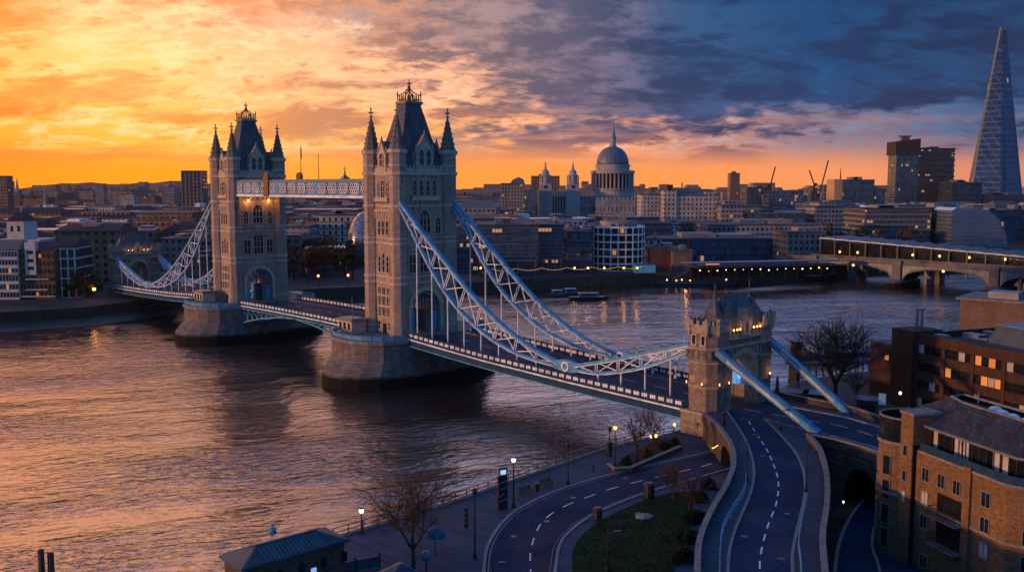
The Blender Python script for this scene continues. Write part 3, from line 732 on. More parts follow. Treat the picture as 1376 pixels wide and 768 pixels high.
# ---- suspension chains: stiffened trusses in two pieces with a ring where they meet
TOPA = crs([(5.6, 41.4), (14, 34.6), (22.9, 28.0), (30, 22.9), (37.2, 18.5), (44, 15.2), (50.1, 13.0), (56.2, 11.6)], 3)
BOTA = crs([(5.6, 40.6), (12.6, 32.4), (18, 26.2), (24.1, 20.7), (30.5, 16.8), (37.1, 13.9), (45.9, 11.7), (56.2, 10.9)], 3)
TOPB = crs([(60.6, 11.6), (66, 12.9), (72, 14.5), (78, 16.3), (86.3, 18.7)], 3)
BOTB = crs([(60.6, 10.9), (66, 11.0), (72, 12.2), (78, 14.0), (86.3, 17.6)], 3)
def chain(v, label, cu, flip):
    t = thing('suspension_chain', label, 'suspension chain', bw(cu, v, 0), BRZ + (PI if flip else 0), 'suspension chains of the bridge')
    def chord(name, L, w, h, white):
        b = MB(); c = MB()
        for p, q in zip(L, L[1:]):
            b.bar((p[0], 0, p[1]), (q[0], 0, q[1]), w, h)
            for s_ in (-1, 1): c.bar((p[0], s_ * (w / 2 + .03), p[1] - h * .45), (q[0], s_ * (w / 2 + .03), q[1] - h * .45), .12, .12)
        o = part(name, b, M['blue'], t)
        part('flange_edge', c, M['white'], o)
    for TP, BT in ((TOPA, BOTA), (TOPB, BOTB)):
        chord('top_chord', TP, .85, .62, False); chord('bottom_chord', BT, .80, .5, True)
        n = 11 if TP is TOPA else 6; T = resample(TP, n); ub = [p[0] for p in BT]; zb = [p[1] for p in BT]
        Bt = [(p[0], float(np.interp(p[0], ub, zb))) for p in T] if TP is TOPB else resample(BT, n)
        b = MB()
        for i in range(1, n - 1):
            p, q = T[i], Bt[i]
            for s_ in (-.26, .26): b.bar((p[0], s_, p[1]), (q[0], s_, q[1]), .14, .15, up=(0, 1, 0))
        for i in range(n - 1):
            for s_ in (.12,):
                b.bar((T[i][0], s_, T[i][1]), (Bt[i + 1][0], s_, Bt[i + 1][1]), .17, .16, up=(0, 1, 0)); b.bar((Bt[i][0], s_ * .9, Bt[i][1]), (T[i + 1][0], s_ * .9, T[i + 1][1]), .17, .16, up=(0, 1, 0))
        part('bracing', b, M['white'], t)
    h = MB(); h.loft([[(x, y, z) for x, z in ((55.4, 10.55), (57.5, 10.1), (59.6, 10.1), (61.6, 10.55), (61.6, 11.9), (59.6, 12.35), (57.5, 12.35), (55.4, 11.9))] for y in (-.5, .5)]); part('link_plate', h, M['blue'], t)
    r = MB(); R0, R1 = .95, .62
    for k in range(20):
        a, b_ = 2 * PI * k / 20, 2 * PI * (k + 1) / 20
        for s_ in (-1, 1):
            r.exty([(58.5 + R0 * math.cos(a), 11.2 + R0 * math.sin(a)), (58.5 + R0 * math.cos(b_), 11.2 + R0 * math.sin(b_)), (58.5 + R1 * math.cos(b_), 11.2 + R1 * math.sin(b_)), (58.5 + R1 * math.cos(a), 11.2 + R1 * math.sin(a))], s_ * .505, s_ * .68)
    part('link_ring', r, M['white'], t)
    ub = [p[0] for p in BOTA + BOTB]; zb = [p[1] for p in BOTA + BOTB]
    for u_ in (12.5, 17.8, 23.2, 28.6, 34, 39.4, 44.8, 50.2, 66.2, 71.6, 77.0, 82.4):
        zt = float(np.interp(u_, ub, zb)); zd = float(np.interp(u_, *zip(*NEARP)))
        b = MB(); b.tube((u_, 0, zd - .2), (u_, 0, zt), .14, n=6); b.lathe([(.28, zt - .5), (.3, zt - .2), (.28, zt + .1)], 6, u_, 0); b.lathe([(.3, zd + .1), (.22, zd + .8)], 6, u_, 0)
        part('hanger_rod', b, M['white'], t)
    return t
chain(7.5, 'near side suspension chain from the nearer tower to the near bank gatehouse', 0, False)
chain(-7.5, 'far side suspension chain from the nearer tower to the near bank gatehouse', 0, False)
chain(7.5, 'near side suspension chain from the farther tower to the far bank gatehouse', -L1, True)
chain(-7.5, 'far side suspension chain from the farther tower to the far bank gatehouse', -L1, True)

# ---- gatehouses at the ends
def make_gatehouse():
    g = thing('gatehouse', 'x', 'gatehouse'); Z = 8.4
    b = MB(dz=-Z); b.prism([(-3.3, -11.6), (3.4, -11.6), (3.4, -5.0), (-3.3, -5.0)], -2, 8.3); b.prism([(-3.3, 5.0), (3.4, 5.0), (3.4, 11.6), (-3.3, 11.6)], -2, 8.3); b.box(-3.2, 3.3, -5.0, 5.0, -2, 6.4)
    part('pedestal', b, M['gate_stone'], g)
    b = MB(dz=-Z)
    for s_ in (-1, 1):
        b.prism([(-3.5, s_ * 11.8), (3.6, s_ * 11.8), (3.6, s_ * 5.2), (-3.5, s_ * 5.2)], 7.9, 8.38)
    part('plinth_band', b, M['gate_trim'], g)
    # wall with the archway
    b = MB(dz=-Z); ar = [(-4.5, Z), (-4.5, 13.0)] + [(-4.5 * math.cos(PI / 2 * i / 8), 13.0 + 4.4 * math.sin(PI / 2 * i / 8)) for i in range(1, 8)] + [(0, 17.45)]
    ar += [(-y, z) for y, z in ar[-2::-1]]
    b.extx([(-7.0, Z)] + ar + [(7.0, Z), (7.0, 20.2), (-7.0, 20.2)], -2.7, 2.7); part('wall', b, M['gate_stone'], g)
    for s_ in (-1, 1):
        for e0, e1, dd in ((1.0, 1.1, .32), (1.1, 1.2, .16)):
            a = MB(dz=-Z); o0 = [(y * e0, Z + (z - Z) * (1 + (e0 - 1) * .55)) for y, z in ar]; o1 = [(y * e1, Z + (z - Z) * (1 + (e1 - 1) * .55)) for y, z in ar]
            for i in range(len(ar) - 1): a.extx([o1[i], o1[i + 1], o0[i + 1], o0[i]], s_ * 2.702, s_ * (2.7 + dd))
            part('archway_surround', a, M['gate_trim'], g)
        a = MB(dz=-Z); a.box(s_ * 2.6, s_ * 3.0, -5.8, 5.8, 18.6, 19.0); a.box(s_ * 2.55, s_ * 3.15, -5.7, 5.7, 20.0, 20.45)
        for k in range(12): a.box(s_ * 2.6, s_ * 3.1, -5.2 + k * .95 - .28, -5.2 + k * .95 + .28, 20.45, 21.3)
        a.box(s_ * 2.62, s_ * 2.95, -5.6, 5.6, 20.42, 20.9); part('parapet', a, M['gate_trim'], g)
        d = MB(dz=-Z); d.extx([(-1.7, 20.3), (1.7, 20.3), (1.7, 22.6), (0, 25.0), (-1.7, 22.6)], s_ * 1.0, s_ * 3.2); dd = part('dormer', d, M['gate_trim'], g)
        p = MB(dz=-Z)
        for k in (-1.75, 1.75): p.lathe([(.32, 20.4), (.32, 23.2), (.05, 24.4)], 4, s_ * 2.9, k, ph=PI / 4)
        part('pinnacle', p, M['gate_stone'], dd)
        put_window(g, s_ * 3.202, 0, 20.9 - Z, 0 if s_ > 0 else PI, 1.1, 2.0, True, 2, 1)
        for y in (-4.3, 4.3): put_window(g, s_ * 2.702, y, 16.9 - Z, 0 if s_ > 0 else PI, .6, 1.3, False, 1, 1)
    for s_ in (-1, 1):
        t = MB(dz=-Z); t.prism([(-2.9, s_ * 5.5), (2.9, s_ * 5.5), (3.1, s_ * 5.9), (3.1, s_ * 9.4), (1.7, s_ * 11.0), (-1.7, s_ * 11.0), (-3.1, s_ * 9.4), (-3.1, s_ * 5.9)], Z, 21.9)
        o = part('corner_turret', t, M['gate_stone'], g)
        def ring(e, z0, z1): k_ = MB(dz=-Z); k_.prism([(-2.9 - e, s_ * 5.4), (2.9 + e, s_ * 5.4), (3.1 + e, s_ * 5.9), (3.1 + e, s_ * (9.4 + e * .5)), (1.7 + e * .5, s_ * (11.0 + e)), (-1.7 - e * .5, s_ * (11.0 + e)), (-3.1 - e, s_ * (9.4 + e * .5)), (-3.1 - e, s_ * 5.9)], z0, z1); part('stone_band', k_, M['gate_trim'], o)
        ring(.18, 12.2, 12.7); ring(.25, 16.4, 16.75); ring(.45, 18.7, 19.15); ring(.2, 21.4, 21.75); ring(.38, 21.75, 22.2)
        c = MB(dz=-Z)
        poly = [(3.25, 5.9), (3.3, 9.5), (1.85, 11.2), (-1.85, 11.2), (-3.3, 9.5), (-3.25, 5.9)]
        for (x0, y0), (x1, y1) in zip(poly, poly[1:]):
            c.bar((x0, s_ * y0, 22.5), (x1, s_ * y1, 22.5), .3, .6)
            for f in (.15, .5, .85): c.box(x0 + (x1 - x0) * f - .3, x0 + (x1 - x0) * f + .3, s_ * (y0 + (y1 - y0) * f) - .3, s_ * (y0 + (y1 - y0) * f) + .3, 22.8, 23.5)
        for px, py in poly[1:5]: c.lathe([(.1, 20.9), (.42, 21.7), (.42, 23.6), (.46, 23.9)], 8, px, s_ * py)
        part('battlement', c, M['gate_trim'], o)
        a = MB(dz=-Z)
        for i in range(5): a.box(-2.4 + i * 1.2 - .28, -2.4 + i * 1.2 + .28, s_ * 11.0, s_ * 11.1, 17.1, 18.5)
        for sx in (-1, 1):
            for i in range(3): a.box(sx * 3.08, sx * 3.18, s_ * (6.4 + i * 1.2) - .28, s_ * (6.4 + i * 1.2) + .28, 17.1, 18.5)
        part('blind_arcade', a, M['slate'], o)
        for z, hh in ((19.5, 1.5),):
            for x in (-1.0, 1.0): put_window(g, x, s_ * 11.012, z - Z, s_ * PI / 2, .7, hh, False, 1, 1)
    # roof with its ridge across the road
    r = MB(dz=-Z); r.loft([[(-2.5, -5.6, 20.3), (2.5, -5.6, 20.3), (2.5, 5.6, 20.3), (-2.5, 5.6, 20.3)], [(-2.2, -5.5, 22.2), (2.2, -5.5, 22.2), (2.2, 5.5, 22.2), (-2.2, 5.5, 22.2)], [(-1.2, -5.0, 25.2), (1.2, -5.0, 25.2), (1.2, 5.0, 25.2), (-1.2, 5.0, 25.2)], [(-.18, -4.5, 26.9), (.18, -4.5, 26.9), (.18, 4.5, 26.9), (-.18, 4.5, 26.9)]])
    ro = part('roof', r, M['slate'], g)
    r = MB(dz=-Z)
    for s_ in (-1, 1):
        r.loft([[(-2.6, s_ * 5.3, 22.0), (2.6, s_ * 5.3, 22.0), (2.6, s_ * 9.0, 22.0), (-2.6, s_ * 9.0, 22.0)], [(-.1, s_ * 5.9, 27.0), (.1, s_ * 5.9, 27.0), (.1, s_ * 6.1, 27.0), (-.1, s_ * 6.1, 27.0)]])
        r.lathe([(.16, 26.8), (.3, 27.2), (.08, 27.5), (.06, 28.4), (.16, 28.6), (.02, 29.6)], 6, 0, s_ * 6.0)
    r.box(-.12, .12, -5.8, 5.8, 26.8, 27.1); part('turret_roof', r, M['slate'], g)
    return g
GS = (.9, .79, .96)
gate_near = make_gatehouse(); gate_near.scale = GS; gate_near.location = bw(AU, 0, 8.4); gate_near.rotation_euler = (0, 0, BRZ)
tag(gate_near, 'nearer stone gatehouse with battlements and arch, where the road leaves the bridge', 'gatehouse', 'gatehouses at the bridge ends')
gate_far = copy_tree(gate_near); gate_far.location = bw(-L1 - AU, 0, 8.4); gate_far.rotation_euler = (0, 0, BRZ + PI)
tag(gate_far, 'farther stone gatehouse on the opposite bank at the end of the bridge', 'gatehouse', 'gatehouses at the bridge ends')
# uplights on the gatehouses
def uplight(u, v, z, w, lab, group, col=(1, .42, .12), r=.24):
    near = u > 0; c0 = AU if near else -L1 - AU; u = c0 + (u - c0) * GS[0]; v *= GS[1]; z = 8.4 + (z - 8.4) * GS[2]; w *= .6
    l = thing('uplight', lab, 'lamp', bw(u, v, z), BRZ, group)
    a = MB(); a.box(-.2, .2, -.2, .2, 0, .18); part('base', a, M['iron'], l)
    a = MB(); r *= .62; a.lathe([(.08, .18), (r, .26), (r, .42), (.06, .55)], 8); part('lamp_glass', a, M['lampglow'], l)
    if w: lamp_light('lamp_light', (0.5, 0, 1.0), w, col, .3, l)
for i, v in enumerate((4.6, 3.4, 2.4, -2.4, -3.6, -4.7)):
    uplight(AU + 3.35, v, 20.45 + .86, 55 if i in (0, 3, 5) else 30, ['first', 'second', 'third', 'fourth', 'fifth', 'sixth'][i] + ' from the camera side of six glowing uplights on the nearer gatehouse parapet', 'uplights on the near gatehouse')
for i, v in enumerate((4.4, 2.6, -2.6, -4.4)):
    uplight(-L1 - AU + 3.35, v, 21.31, 60, ['first', 'second', 'third', 'fourth'][i] + ' from the camera side of four glowing uplights on the far gatehouse parapet', 'uplights on the far gatehouse')
for i, (u_, v_) in enumerate(((-2.2, 11.3), (1.2, 11.35), (3.45, 9.4), (3.45, 6.2))):
    uplight(AU + u_ + (.15 if u_ > 3 else 0), v_ + (.2 if v_ > 11 else 0), 12.7, 14, ['first', 'second', 'third', 'fourth'][i] + ' from the river of the small uplights on the near gatehouse ledge', 'ledge uplights on the near gatehouse', r=.13)
uplight(AU + 3.45, -8.6, 12.7, 45, 'bright uplight on the gatehouse turret ledge beside the far side arch', 'ledge uplights on the near gatehouse')
p = thing('portal_lantern', 'blue lit lantern panel hanging inside the near gatehouse archway', 'lantern', bw(AU - .6, -2.6, 13.4), BRZ)
a = MB(); a.box(-.5, .5, -.7, .7, -.1, .1); a.tube((0, 0, 0), (0, 0, .9), .06); part('bracket', a, M['iron'], p)
a = MB(); a.box(-.4, .4, -.55, .55, -2.2, -.1); part('lamp_glass', a, M['litblue'], p); lamp_light('lamp_light', (1.0, .8, -1), 120, (.2, .5, 1), .4, p)
for v_, nm in ((3.2, 'camera side'), (-3.2, 'far side')):
    l = thing('arch_lamp', 'warm lamp inside the near gatehouse archway, on the ' + nm + ' wall', 'lamp', bw(AU - 1.4, v_, 12.6), BRZ, 'lamps in the gatehouse archway')
    a = MB(); a.box(-.15, .15, -.15, .15, -.7, .7); part('bracket', a, M['iron'], l)
    a = MB(); a.lathe([(.1, -.3), (.28, -.1), (.28, .3), (.1, .5)], 8, .3, 0); part('lamp_glass', a, M['lampglow'], l); lamp_light('lamp_light', (.3, -.6 if v_ < 0 else .6, 0), 26, (1, .42, .12), .3, l)

# ---- land ties running down from the gatehouses to the ground
def land_tie(cu, v, label, flip, end=20.6):
    t = thing('land_tie', label, 'land tie', bw(cu, v, 0), BRZ + (PI if flip else 0), 'blue land ties of the bridge')
    a, b_ = (2.8, 18.0), (end, 8.35); d = (Vector(b_) - Vector(a)).normalized()
    b = MB(); b.bar((a[0], 0, a[1]), (b_[0], 0, b_[1]), 1.3, .8); o = part('beam', b, M['blue'], t)
    n_ = Vector((-d.y, d.x)); q0 = Vector(a) + d * 2.2 - n_ * -.41; q1 = Vector(b_) - d * 3.2 + n_ * .41
    c = MB(); c.bar((q0.x, 0, q0.y), (q1.x, 0, q1.y), .62, .10)
    for s_ in (-1, 1): c.bar((q0.x, s_ * .66, q0.y - .38), (q1.x, s_ * .66, q1.y - .38), .06, .34); part('white_strip', c, M['white'], o)
    c = MB()
    for s_ in (-1, 1):
        e0 = Vector(a) + n_ * .4; e1 = Vector(b_) + n_ * .4; c.bar((e0.x, s_ * .58, e0.y), (e1.x, s_ * .58, e1.y), .14, .24)
    part('edge_rib', c, M['blue'], o)
    f = MB(); f.box(end - 1.4, end + 1.6, -.95, .95, 7.9, 8.62); part('anchor_block', f, M['blue_dark'], t)
    return t
land_tie(AU, 7.5, 'blue land tie nearer the camera, sloping from the gatehouse to the road fork', False)
land_tie(AU, -7.5, 'blue land tie beyond the road, sloping from the gatehouse towards the big bare tree', False, 17.2)
# ================================================================== WATER AND THE NEAR BANK
def water_mat():
    m, t, b = mat('river_water'); o = t.obj(); x, y, z = t.sep(o)
    def tr(ang, sx, sy):
        c, s = math.cos(ang), math.sin(ang)
        a = t.m('ADD', t.m('MULTIPLY', x, c * sx), t.m('MULTIPLY', y, s * sx)); d = t.m('ADD', t.m('MULTIPLY', x, -s * sy), t.m('MULTIPLY', y, c * sy)); return t.comb(a, d)
    n1 = t.noise(tr(.35, .34, .80), 1.0, 3, .55, .4)
    n2 = t.noise(tr(-.25, .9, 2.2), 1.0, 4, .6, .5)
    n3 = t.noise(tr(.1, .02, .045), 1.0, 3, .5)
    n5 = t.noise(tr(.9, .13, .26), 1.0, 3, .5, .6)
    n4 = t.noise(tr(.5, .006, .018), 1.0, 4, .55, .8)
    amp = t.m('MULTIPLY', t.mr(n3, .35, .65, .5, 1.3), t.mr(n4, .38, .60, .45, 1.25))
    h = t.m('MULTIPLY', t.m('ADD', t.m('ADD', t.m('MULTIPLY', n1, 1.2), t.m('MULTIPLY', n5, 1.1)), t.m('MULTIPLY', n2, .18)), amp)
    t.put(b.inputs['Normal'], t.bump(h, 1.0, WAVE))
    t.put(b.inputs['Base Color'], t.mix(n3, (.045, .024, .017), (.065, .036, .025)))
    b.inputs['Roughness'].default_value = .045; b.inputs['IOR'].default_value = 3.6
    return m
WAVE = .34
M['water'] = water_mat()
b = MB(); b.face([(-6000, -400, 0), (6000, -400, 0), (6000, 6000, 0), (-6000, 6000, 0)]); struct('river', b, M['water'])

G = 4.5; UP = 8.4; LOW = 1.0
shore = [(-44, 10), (-36, 60), (-33, 84), (-30, 93), (-25.5, 98.5)] + [at(x, y, G) for x, y in ((450, 722), (600, 676), (700, 641), (800, 606), (905, 581))] + [bw(85.2, 12)[:2], bw(84.8, -12)[:2], (49, 178), (57, 193), (72, 203), (100, 213), (126, 232), (152, 262), (180, 318), (206, 352), (262, 372), (330, 380), (700, 300)]
P = lambda L, z, n=6: crs([at(x, y, z) for x, y in L], n)
LP = P([(945, 563), (966, 582), (982, 606), (986, 632), (976, 662), (958, 693), (942, 730), (937, 768), (936, 880)], UP)
RP = P([(1116, 880), (1107, 768), (1105, 730), (1111, 685), (1110, 645), (1101, 612), (1085, 592)], UP)
RR = P([(1087, 593), (1112, 597), (1150, 607), (1185, 619)], UP) + crs([(47.9, 122.8), (53.5, 114.5), (62, 107.5), (78, 101), (110, 92)], 5)[1:]
RF = crs([(112, 104), (84, 111), (70, 118.5), (61, 130)], 5) + P([(1180, 568), (1137, 553), (1075, 541), (1040, 533)], UP)
LK = P([(962, 541), (976, 552), (1000, 588), (1012, 622), (1010, 658), (985, 720), (978, 768), (974, 880)], UP)
RK = P([(1027, 563), (1037, 572), (1070, 610), (1082, 655), (1066, 735), (1065, 768), (1064, 880)], UP)
NK = P([(1027, 563), (1060, 572), (1110, 584), (1180, 602)], UP) + crs([(49.5, 128), (55, 118.5), (63.5, 110.8), (79, 104), (110, 95)], 5)[1:]
FK = P([(1003, 531), (1060, 546), (1137, 561), (1180, 574)], UP) + crs([(54.2, 141), (59.5, 129), (68.5, 117), (83, 109.3), (111, 102)], 5)[1:]
gA = [bw(92.2, 9)[:2], bw(92.2, -9)[:2]]
# ground at quay level (left of the viaduct, and beyond the right hand road) and the sunken court on the right
mid_line = [((a[0] + b_[0]) / 2, (a[1] + b_[1]) / 2) for a, b_ in zip(resample(LP, 12), resample(RP[::-1], 12))]
gl = shore[:12] + [bw(90, 0)[:2]] + mid_line + [(22, 30), (20, 10)]
b = MB(); b.prism(gl, -3, G, 0, 1); struct('promenade_ground', b, [M['quay'], M['paving']])
gr = [bw(89.5, 0)[:2]] + shore[11:] + [(700, 60), (160, 60)] + [((a[0] + c[0]) / 2, (a[1] + c[1]) / 2) for a, c in zip(resample(RF, 6), resample(RR[::-1], 6))]
b = MB(); b.prism(gr, -3, G, 0, 1); struct('riverside_ground', b, [M['quay'], M['ground']])
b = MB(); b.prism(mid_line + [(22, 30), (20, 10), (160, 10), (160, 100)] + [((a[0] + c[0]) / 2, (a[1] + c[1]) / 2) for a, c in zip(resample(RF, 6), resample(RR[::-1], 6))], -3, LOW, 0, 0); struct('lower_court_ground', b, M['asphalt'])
# raised road platform with two arches cut through its retaining walls
def arch_wall(b, line, z0, z1, holes=(), depth=9, m=0, md=1):
    """holes: (s0, s1, top, spring); outward side is on the right of the line's direction"""
    L = [0]
    for p, q in zip(line, line[1:]): L.append(L[-1] + math.dist(p, q))
    S = sorted(set([round(x, 3) for x in L] + [round(h[0] + (h[1] - h[0]) * k / 14, 3) for h in holes for k in range(15)]))
    def pt(s):
        i = 0
        while i < len(line) - 2 and L[i + 1] < s: i += 1
        f = (s - L[i]) / max(1e-6, L[i + 1] - L[i]); a, c = line[i], line[i + 1]
        n = Vector((c[0] - a[0], c[1] - a[1])).normalized(); return (a[0] + (c[0] - a[0]) * f, a[1] + (c[1] - a[1]) * f), (-n.y, n.x)
    def zb(s):
        for s0, s1, top, spr in holes:
            if s0 - 1e-3 <= s <= s1 + 1e-3:
                r = (s1 - s0) / 2; c = (s0 + s1) / 2; return spr + (top - spr) * math.sqrt(max(0, 1 - ((s - c) / r) ** 2))
        return z0
    for s0, s1 in zip(S, S[1:]):
        sm = (s0 + s1) / 2; (p, n), (q, n2) = pt(s0), pt(s1); inh = any(h[0] < sm < h[1] for h in holes)
        za, zc = (zb(s0), zb(s1)) if inh else (z0, z0)
        b.face([(*p, za), (*q, zc), (*q, z1), (*p, z1)], m)
        if inh:
            pi = (p[0] + n[0] * depth, p[1] + n[1] * depth); qi = (q[0] + n[0] * depth, q[1] + n[1] * depth)
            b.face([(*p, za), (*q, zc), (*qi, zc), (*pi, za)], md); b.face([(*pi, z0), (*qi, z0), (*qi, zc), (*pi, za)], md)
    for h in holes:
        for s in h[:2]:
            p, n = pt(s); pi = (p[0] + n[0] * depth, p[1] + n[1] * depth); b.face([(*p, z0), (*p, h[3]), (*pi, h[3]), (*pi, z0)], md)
def near_s(line, pt):
    best = 0; L = 0; bd = 1e9
    for p, q in zip(line, line[1:]):
        d = math.dist(p, pt)
        if d < bd: bd = d; best = L
        L += math.dist(p, q)
    return best
b = MB()
plat = LP + RP + RR[1:] + RF + [gA[1], gA[0]]
b.face([(*p, UP) for p in plat], 2)
LPd = LP[::-1]      # runs towards the gatehouse; the lawn side is on its left, so feed it reversed
sL = near_s(LP, at(970, 590, UP)); arch_wall(b, LP, G - .5, UP - .02, [(sL - 1.5, sL + 6.5, UP - .7, G + 1.6)], 10)
arch_wall(b, RP, LOW - .5, UP - .02)
s0 = near_s(RR, at(1137, 603, UP)); arch_wall(b, RR, LOW - .5, UP - .02, [(s0, s0 + 5.6, LOW + 5.2, LOW + 2.4)], 10)
arch_wall(b, RF, G - .5, UP - .02)
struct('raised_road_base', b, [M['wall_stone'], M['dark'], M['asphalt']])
# pavements, kerbs
def pave(name, poly, z, h=.13):
    b = MB(); b.prism(poly, z + .002, z + h, 0, 1); struct(name, b, [M['kerb'], M['paving']])
LKr = resample(LK, 40); LPr = resample(LP, 40)
b = MB(); b.strip(LPr, LKr, UP + .13); b.strip(LKr, LKr, UP + .13, UP); struct('pavement', b, M['paving'])
b = MB(); b.wall(LKr, .3, UP - .1, UP + .15); struct('kerb', b, M['kerb'])
b = MB(); b.face([(*p, UP + .13) for p in RK] + [(*p, UP + .13) for p in RP] + [(*p, UP + .13) for p in RR[1:]] + [(*p, UP + .13) for p in NK[:0:-1]]); struct('pavement', b, M['paving'])
b = MB(); b.wall(resample(RK, 40), .3, UP - .1, UP + .15); b.wall(resample(NK, 30), .3, UP - .1, UP + .152); struct('kerb', b, M['kerb'])
b = MB(); b.strip(resample(FK, 30)[::-1], resample(RF, 30), UP + .13); struct('pavement', b, M['paving'])
b = MB(); b.wall(resample(FK, 30), .3, UP - .1, UP + .15); struct('kerb', b, M['kerb'])
for L_, d in ((LKr, -.55), (resample(RK, 40), .55)):
    b = MB(); a = offset(L_, d - .09 if d < 0 else d - .09); c = offset(L_, d + .09); b.strip(a, c, UP + .006)
    a = offset(L_, d * 1.65 - .06); c = offset(L_, d * 1.65 + .06); b.strip(a, c, UP + .006); struct('road_edge_line', b, M['kerbred'])
def dashes(name, L, z, dash, gap, w=.14):
    tot = sum(math.dist(p, q) for p, q in zip(L, L[1:])); n = int(tot / .25); R = resample(L, n); b = MB(); per = int((dash + gap) / .25); dn = int(dash / .25)
    for k in range(0, n - dn, per):
        seg = R[k:k + dn + 1]; b.strip(offset(seg, -w / 2), offset(seg, w / 2), z)
    struct(name, b, M['paint'])
dashes('lane_marking', P([(1006, 566), (1017, 583), (1030, 603), (1040, 625), (1046, 648), (1043, 676), (1031, 708), (1022, 745), (1021, 775), (1020, 860)], UP), UP + .008, 2.0, 1.9, .17)
dashes('lane_marking', P([(968, 542), (1000, 549), (1060, 560), (1130, 572), (1180, 587)], UP), UP + .008, 3.2, 1.6)
for i, (x, y, z) in enumerate(((1010, 640, UP), (1058, 690, UP), (1000, 720, UP), (1025, 612, UP), (1100, 575, UP), (690, 720, G), (770, 668, G), (840, 642, G), (735, 700, G), (1050, 750, UP))):
    a_ = MB(); a_.lathe([(.02, 0), (.38, 0), (.38, .012), (.02, .014)], 14); solid('manhole_cover', a_, M['iron'], ('manhole cover by the left edge of the winding road bend', 'manhole cover by the right edge in the middle of the winding road', 'manhole cover in the left lane near the bottom of the winding road', 'manhole cover near the gatehouse end of the winding road', 'manhole cover on the straight road past the land tie', 'manhole cover in the outer lane at the tight part of the riverside bend', 'manhole cover on the riverside road below the benches', 'manhole cover on the riverside road near the planted bed', 'manhole cover on the inner lane of the riverside bend', 'manhole cover in the right lane at the bottom of the winding road')[i], 'manhole cover', (*at(x, y, z), z + .009), 0, 'manhole covers in the roads')
# parapet walls
def parapet(name, line, z, label, th=.45, h=1.15, mats=('wall_stone', 'coping'), group='stone parapets of the raised road'):
    t = thing(name, label, 'wall', (*line[len(line) // 2], z), 0, group); o = (line[len(line) // 2][0], line[len(line) // 2][1])
    Lr = [(p[0] - o[0], p[1] - o[1]) for p in line]
    b = MB(); b.wall(Lr, th, -.3, h - .16); part('wall', b, M[mats[0]], t)
    b = MB(); b.wall(Lr, th + .16, h - .16, h); part('coping', b, M[mats[1]], t); return t
parapet('parapet_wall', resample(LP, 44), UP, 'curved stone parapet along the left pavement of the winding road, above the lawn')
parapet('parapet_wall', resample(RP, 36), UP, 'curved stone parapet along the right pavement of the winding road, above the dark court')
parapet('parapet_wall', resample(RR, 24), UP, 'stone parapet on the near side of the straight road, above the dark arch')
parapet('parapet_wall', resample(RF, 24), UP, 'stone parapet on the far side of the straight road, below the big bare tree')
# steel handrails between road and pavement
def handrail(line, z, label, group, h=1.0, sp=2.2, m='blue', name='guard_rail', cat='railing', mid=(.5,)):
    n = max(2, int(sum(math.dist(p, q) for p, q in zip(line, line[1:])) / sp)); L = resample(line, n + 1); o = L[0]
    t = thing(name, label, cat, (*o, z), 0, group); Q = [(p[0] - o[0], p[1] - o[1]) for p in resample(line, n * 2 + 1)]
    b = MB()
    for k, hh in enumerate((h,) + tuple(mid)):
        for p, q in zip(Q, Q[1:]): b.bar((*p, hh), (*q, hh), .08, .08)
    part('rail', b, M[m], t)
    pm = MB(); pm.box(-.05, .05, -.05, .05, 0, h + .04); me = pm.mesh('post', M[m])
    for p in L: part('post', me, None, t, loc=(p[0] - o[0], p[1] - o[1], 0))
    return t
handrail(P([(1003, 640), (1000, 665), (985, 690), (972, 715), (968, 740), (967, 768), (966, 850)], UP + .13), UP + .13, 'blue guard rail on the left pavement of the winding road', 'blue guard rails of the winding road')
handrail(P([(1084, 672), (1078, 700), (1073, 735), (1076, 768), (1078, 850)], UP + .13), UP + .13, 'blue guard rail on the right pavement of the winding road', 'blue guard rails of the winding road')
# lower road, kerbs, lawn
LO = P([(640, 860), (650, 768), (655, 735), (672, 706), (700, 682), (760, 655), (850, 630), (940, 610), (1000, 596)], G)
LI = P([(735, 860), (746, 768), (752, 732), (768, 712), (800, 690), (860, 665), (940, 641), (1010, 622)], G)
LOr, LIr = resample(LO, 46), resample(LI, 46)
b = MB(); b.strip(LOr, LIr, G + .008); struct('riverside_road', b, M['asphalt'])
b = MB(); b.wall(LOr, .35, G - .1, G + .13); b.wall(offset(LOr, -.45), .14, G - .1, G + .014); struct('kerb', b, M['kerb'])
b = MB(); b.wall(LIr, .35, G - .1, G + .131); struct('kerb', b, M['kerb'])
b = MB(); b.strip(offset(LIr[:36], .62)[:36], offset(LIr[:36], .48), G + .014); struct('road_edge_line', b, M['kerbred'])
dashes('lane_marking', P([(716, 860), (713, 768), (714, 735), (727, 703), (752, 683), (790, 667), (825, 655), (880, 641), (940, 627), (985, 613)], G), G + .016, 2.3, 2.3, .16)
lawn = P([(778, 860), (769, 765), (772, 735), (790, 712), (825, 690), (870, 671), (905, 662), (926, 664), (930, 690), (918, 735), (905, 768), (895, 860)], G, 4)
b = MB(); b.prism(lawn, G + .002, G + .10); struct('lawn', b, M['lawn'])
rnd = random.Random(5)
b = MB()
def inpoly(p, poly):
    c = False; j = len(poly) - 1
    for i in range(len(poly)):
        if (poly[i][1] > p[1]) != (poly[j][1] > p[1]) and p[0] < (poly[j][0] - poly[i][0]) * (p[1] - poly[i][1]) / (poly[j][1] - poly[i][1]) + poly[i][0]: c = not c
        j = i
    return c
xs = [p[0] for p in lawn]; ys = [p[1] for p in lawn]
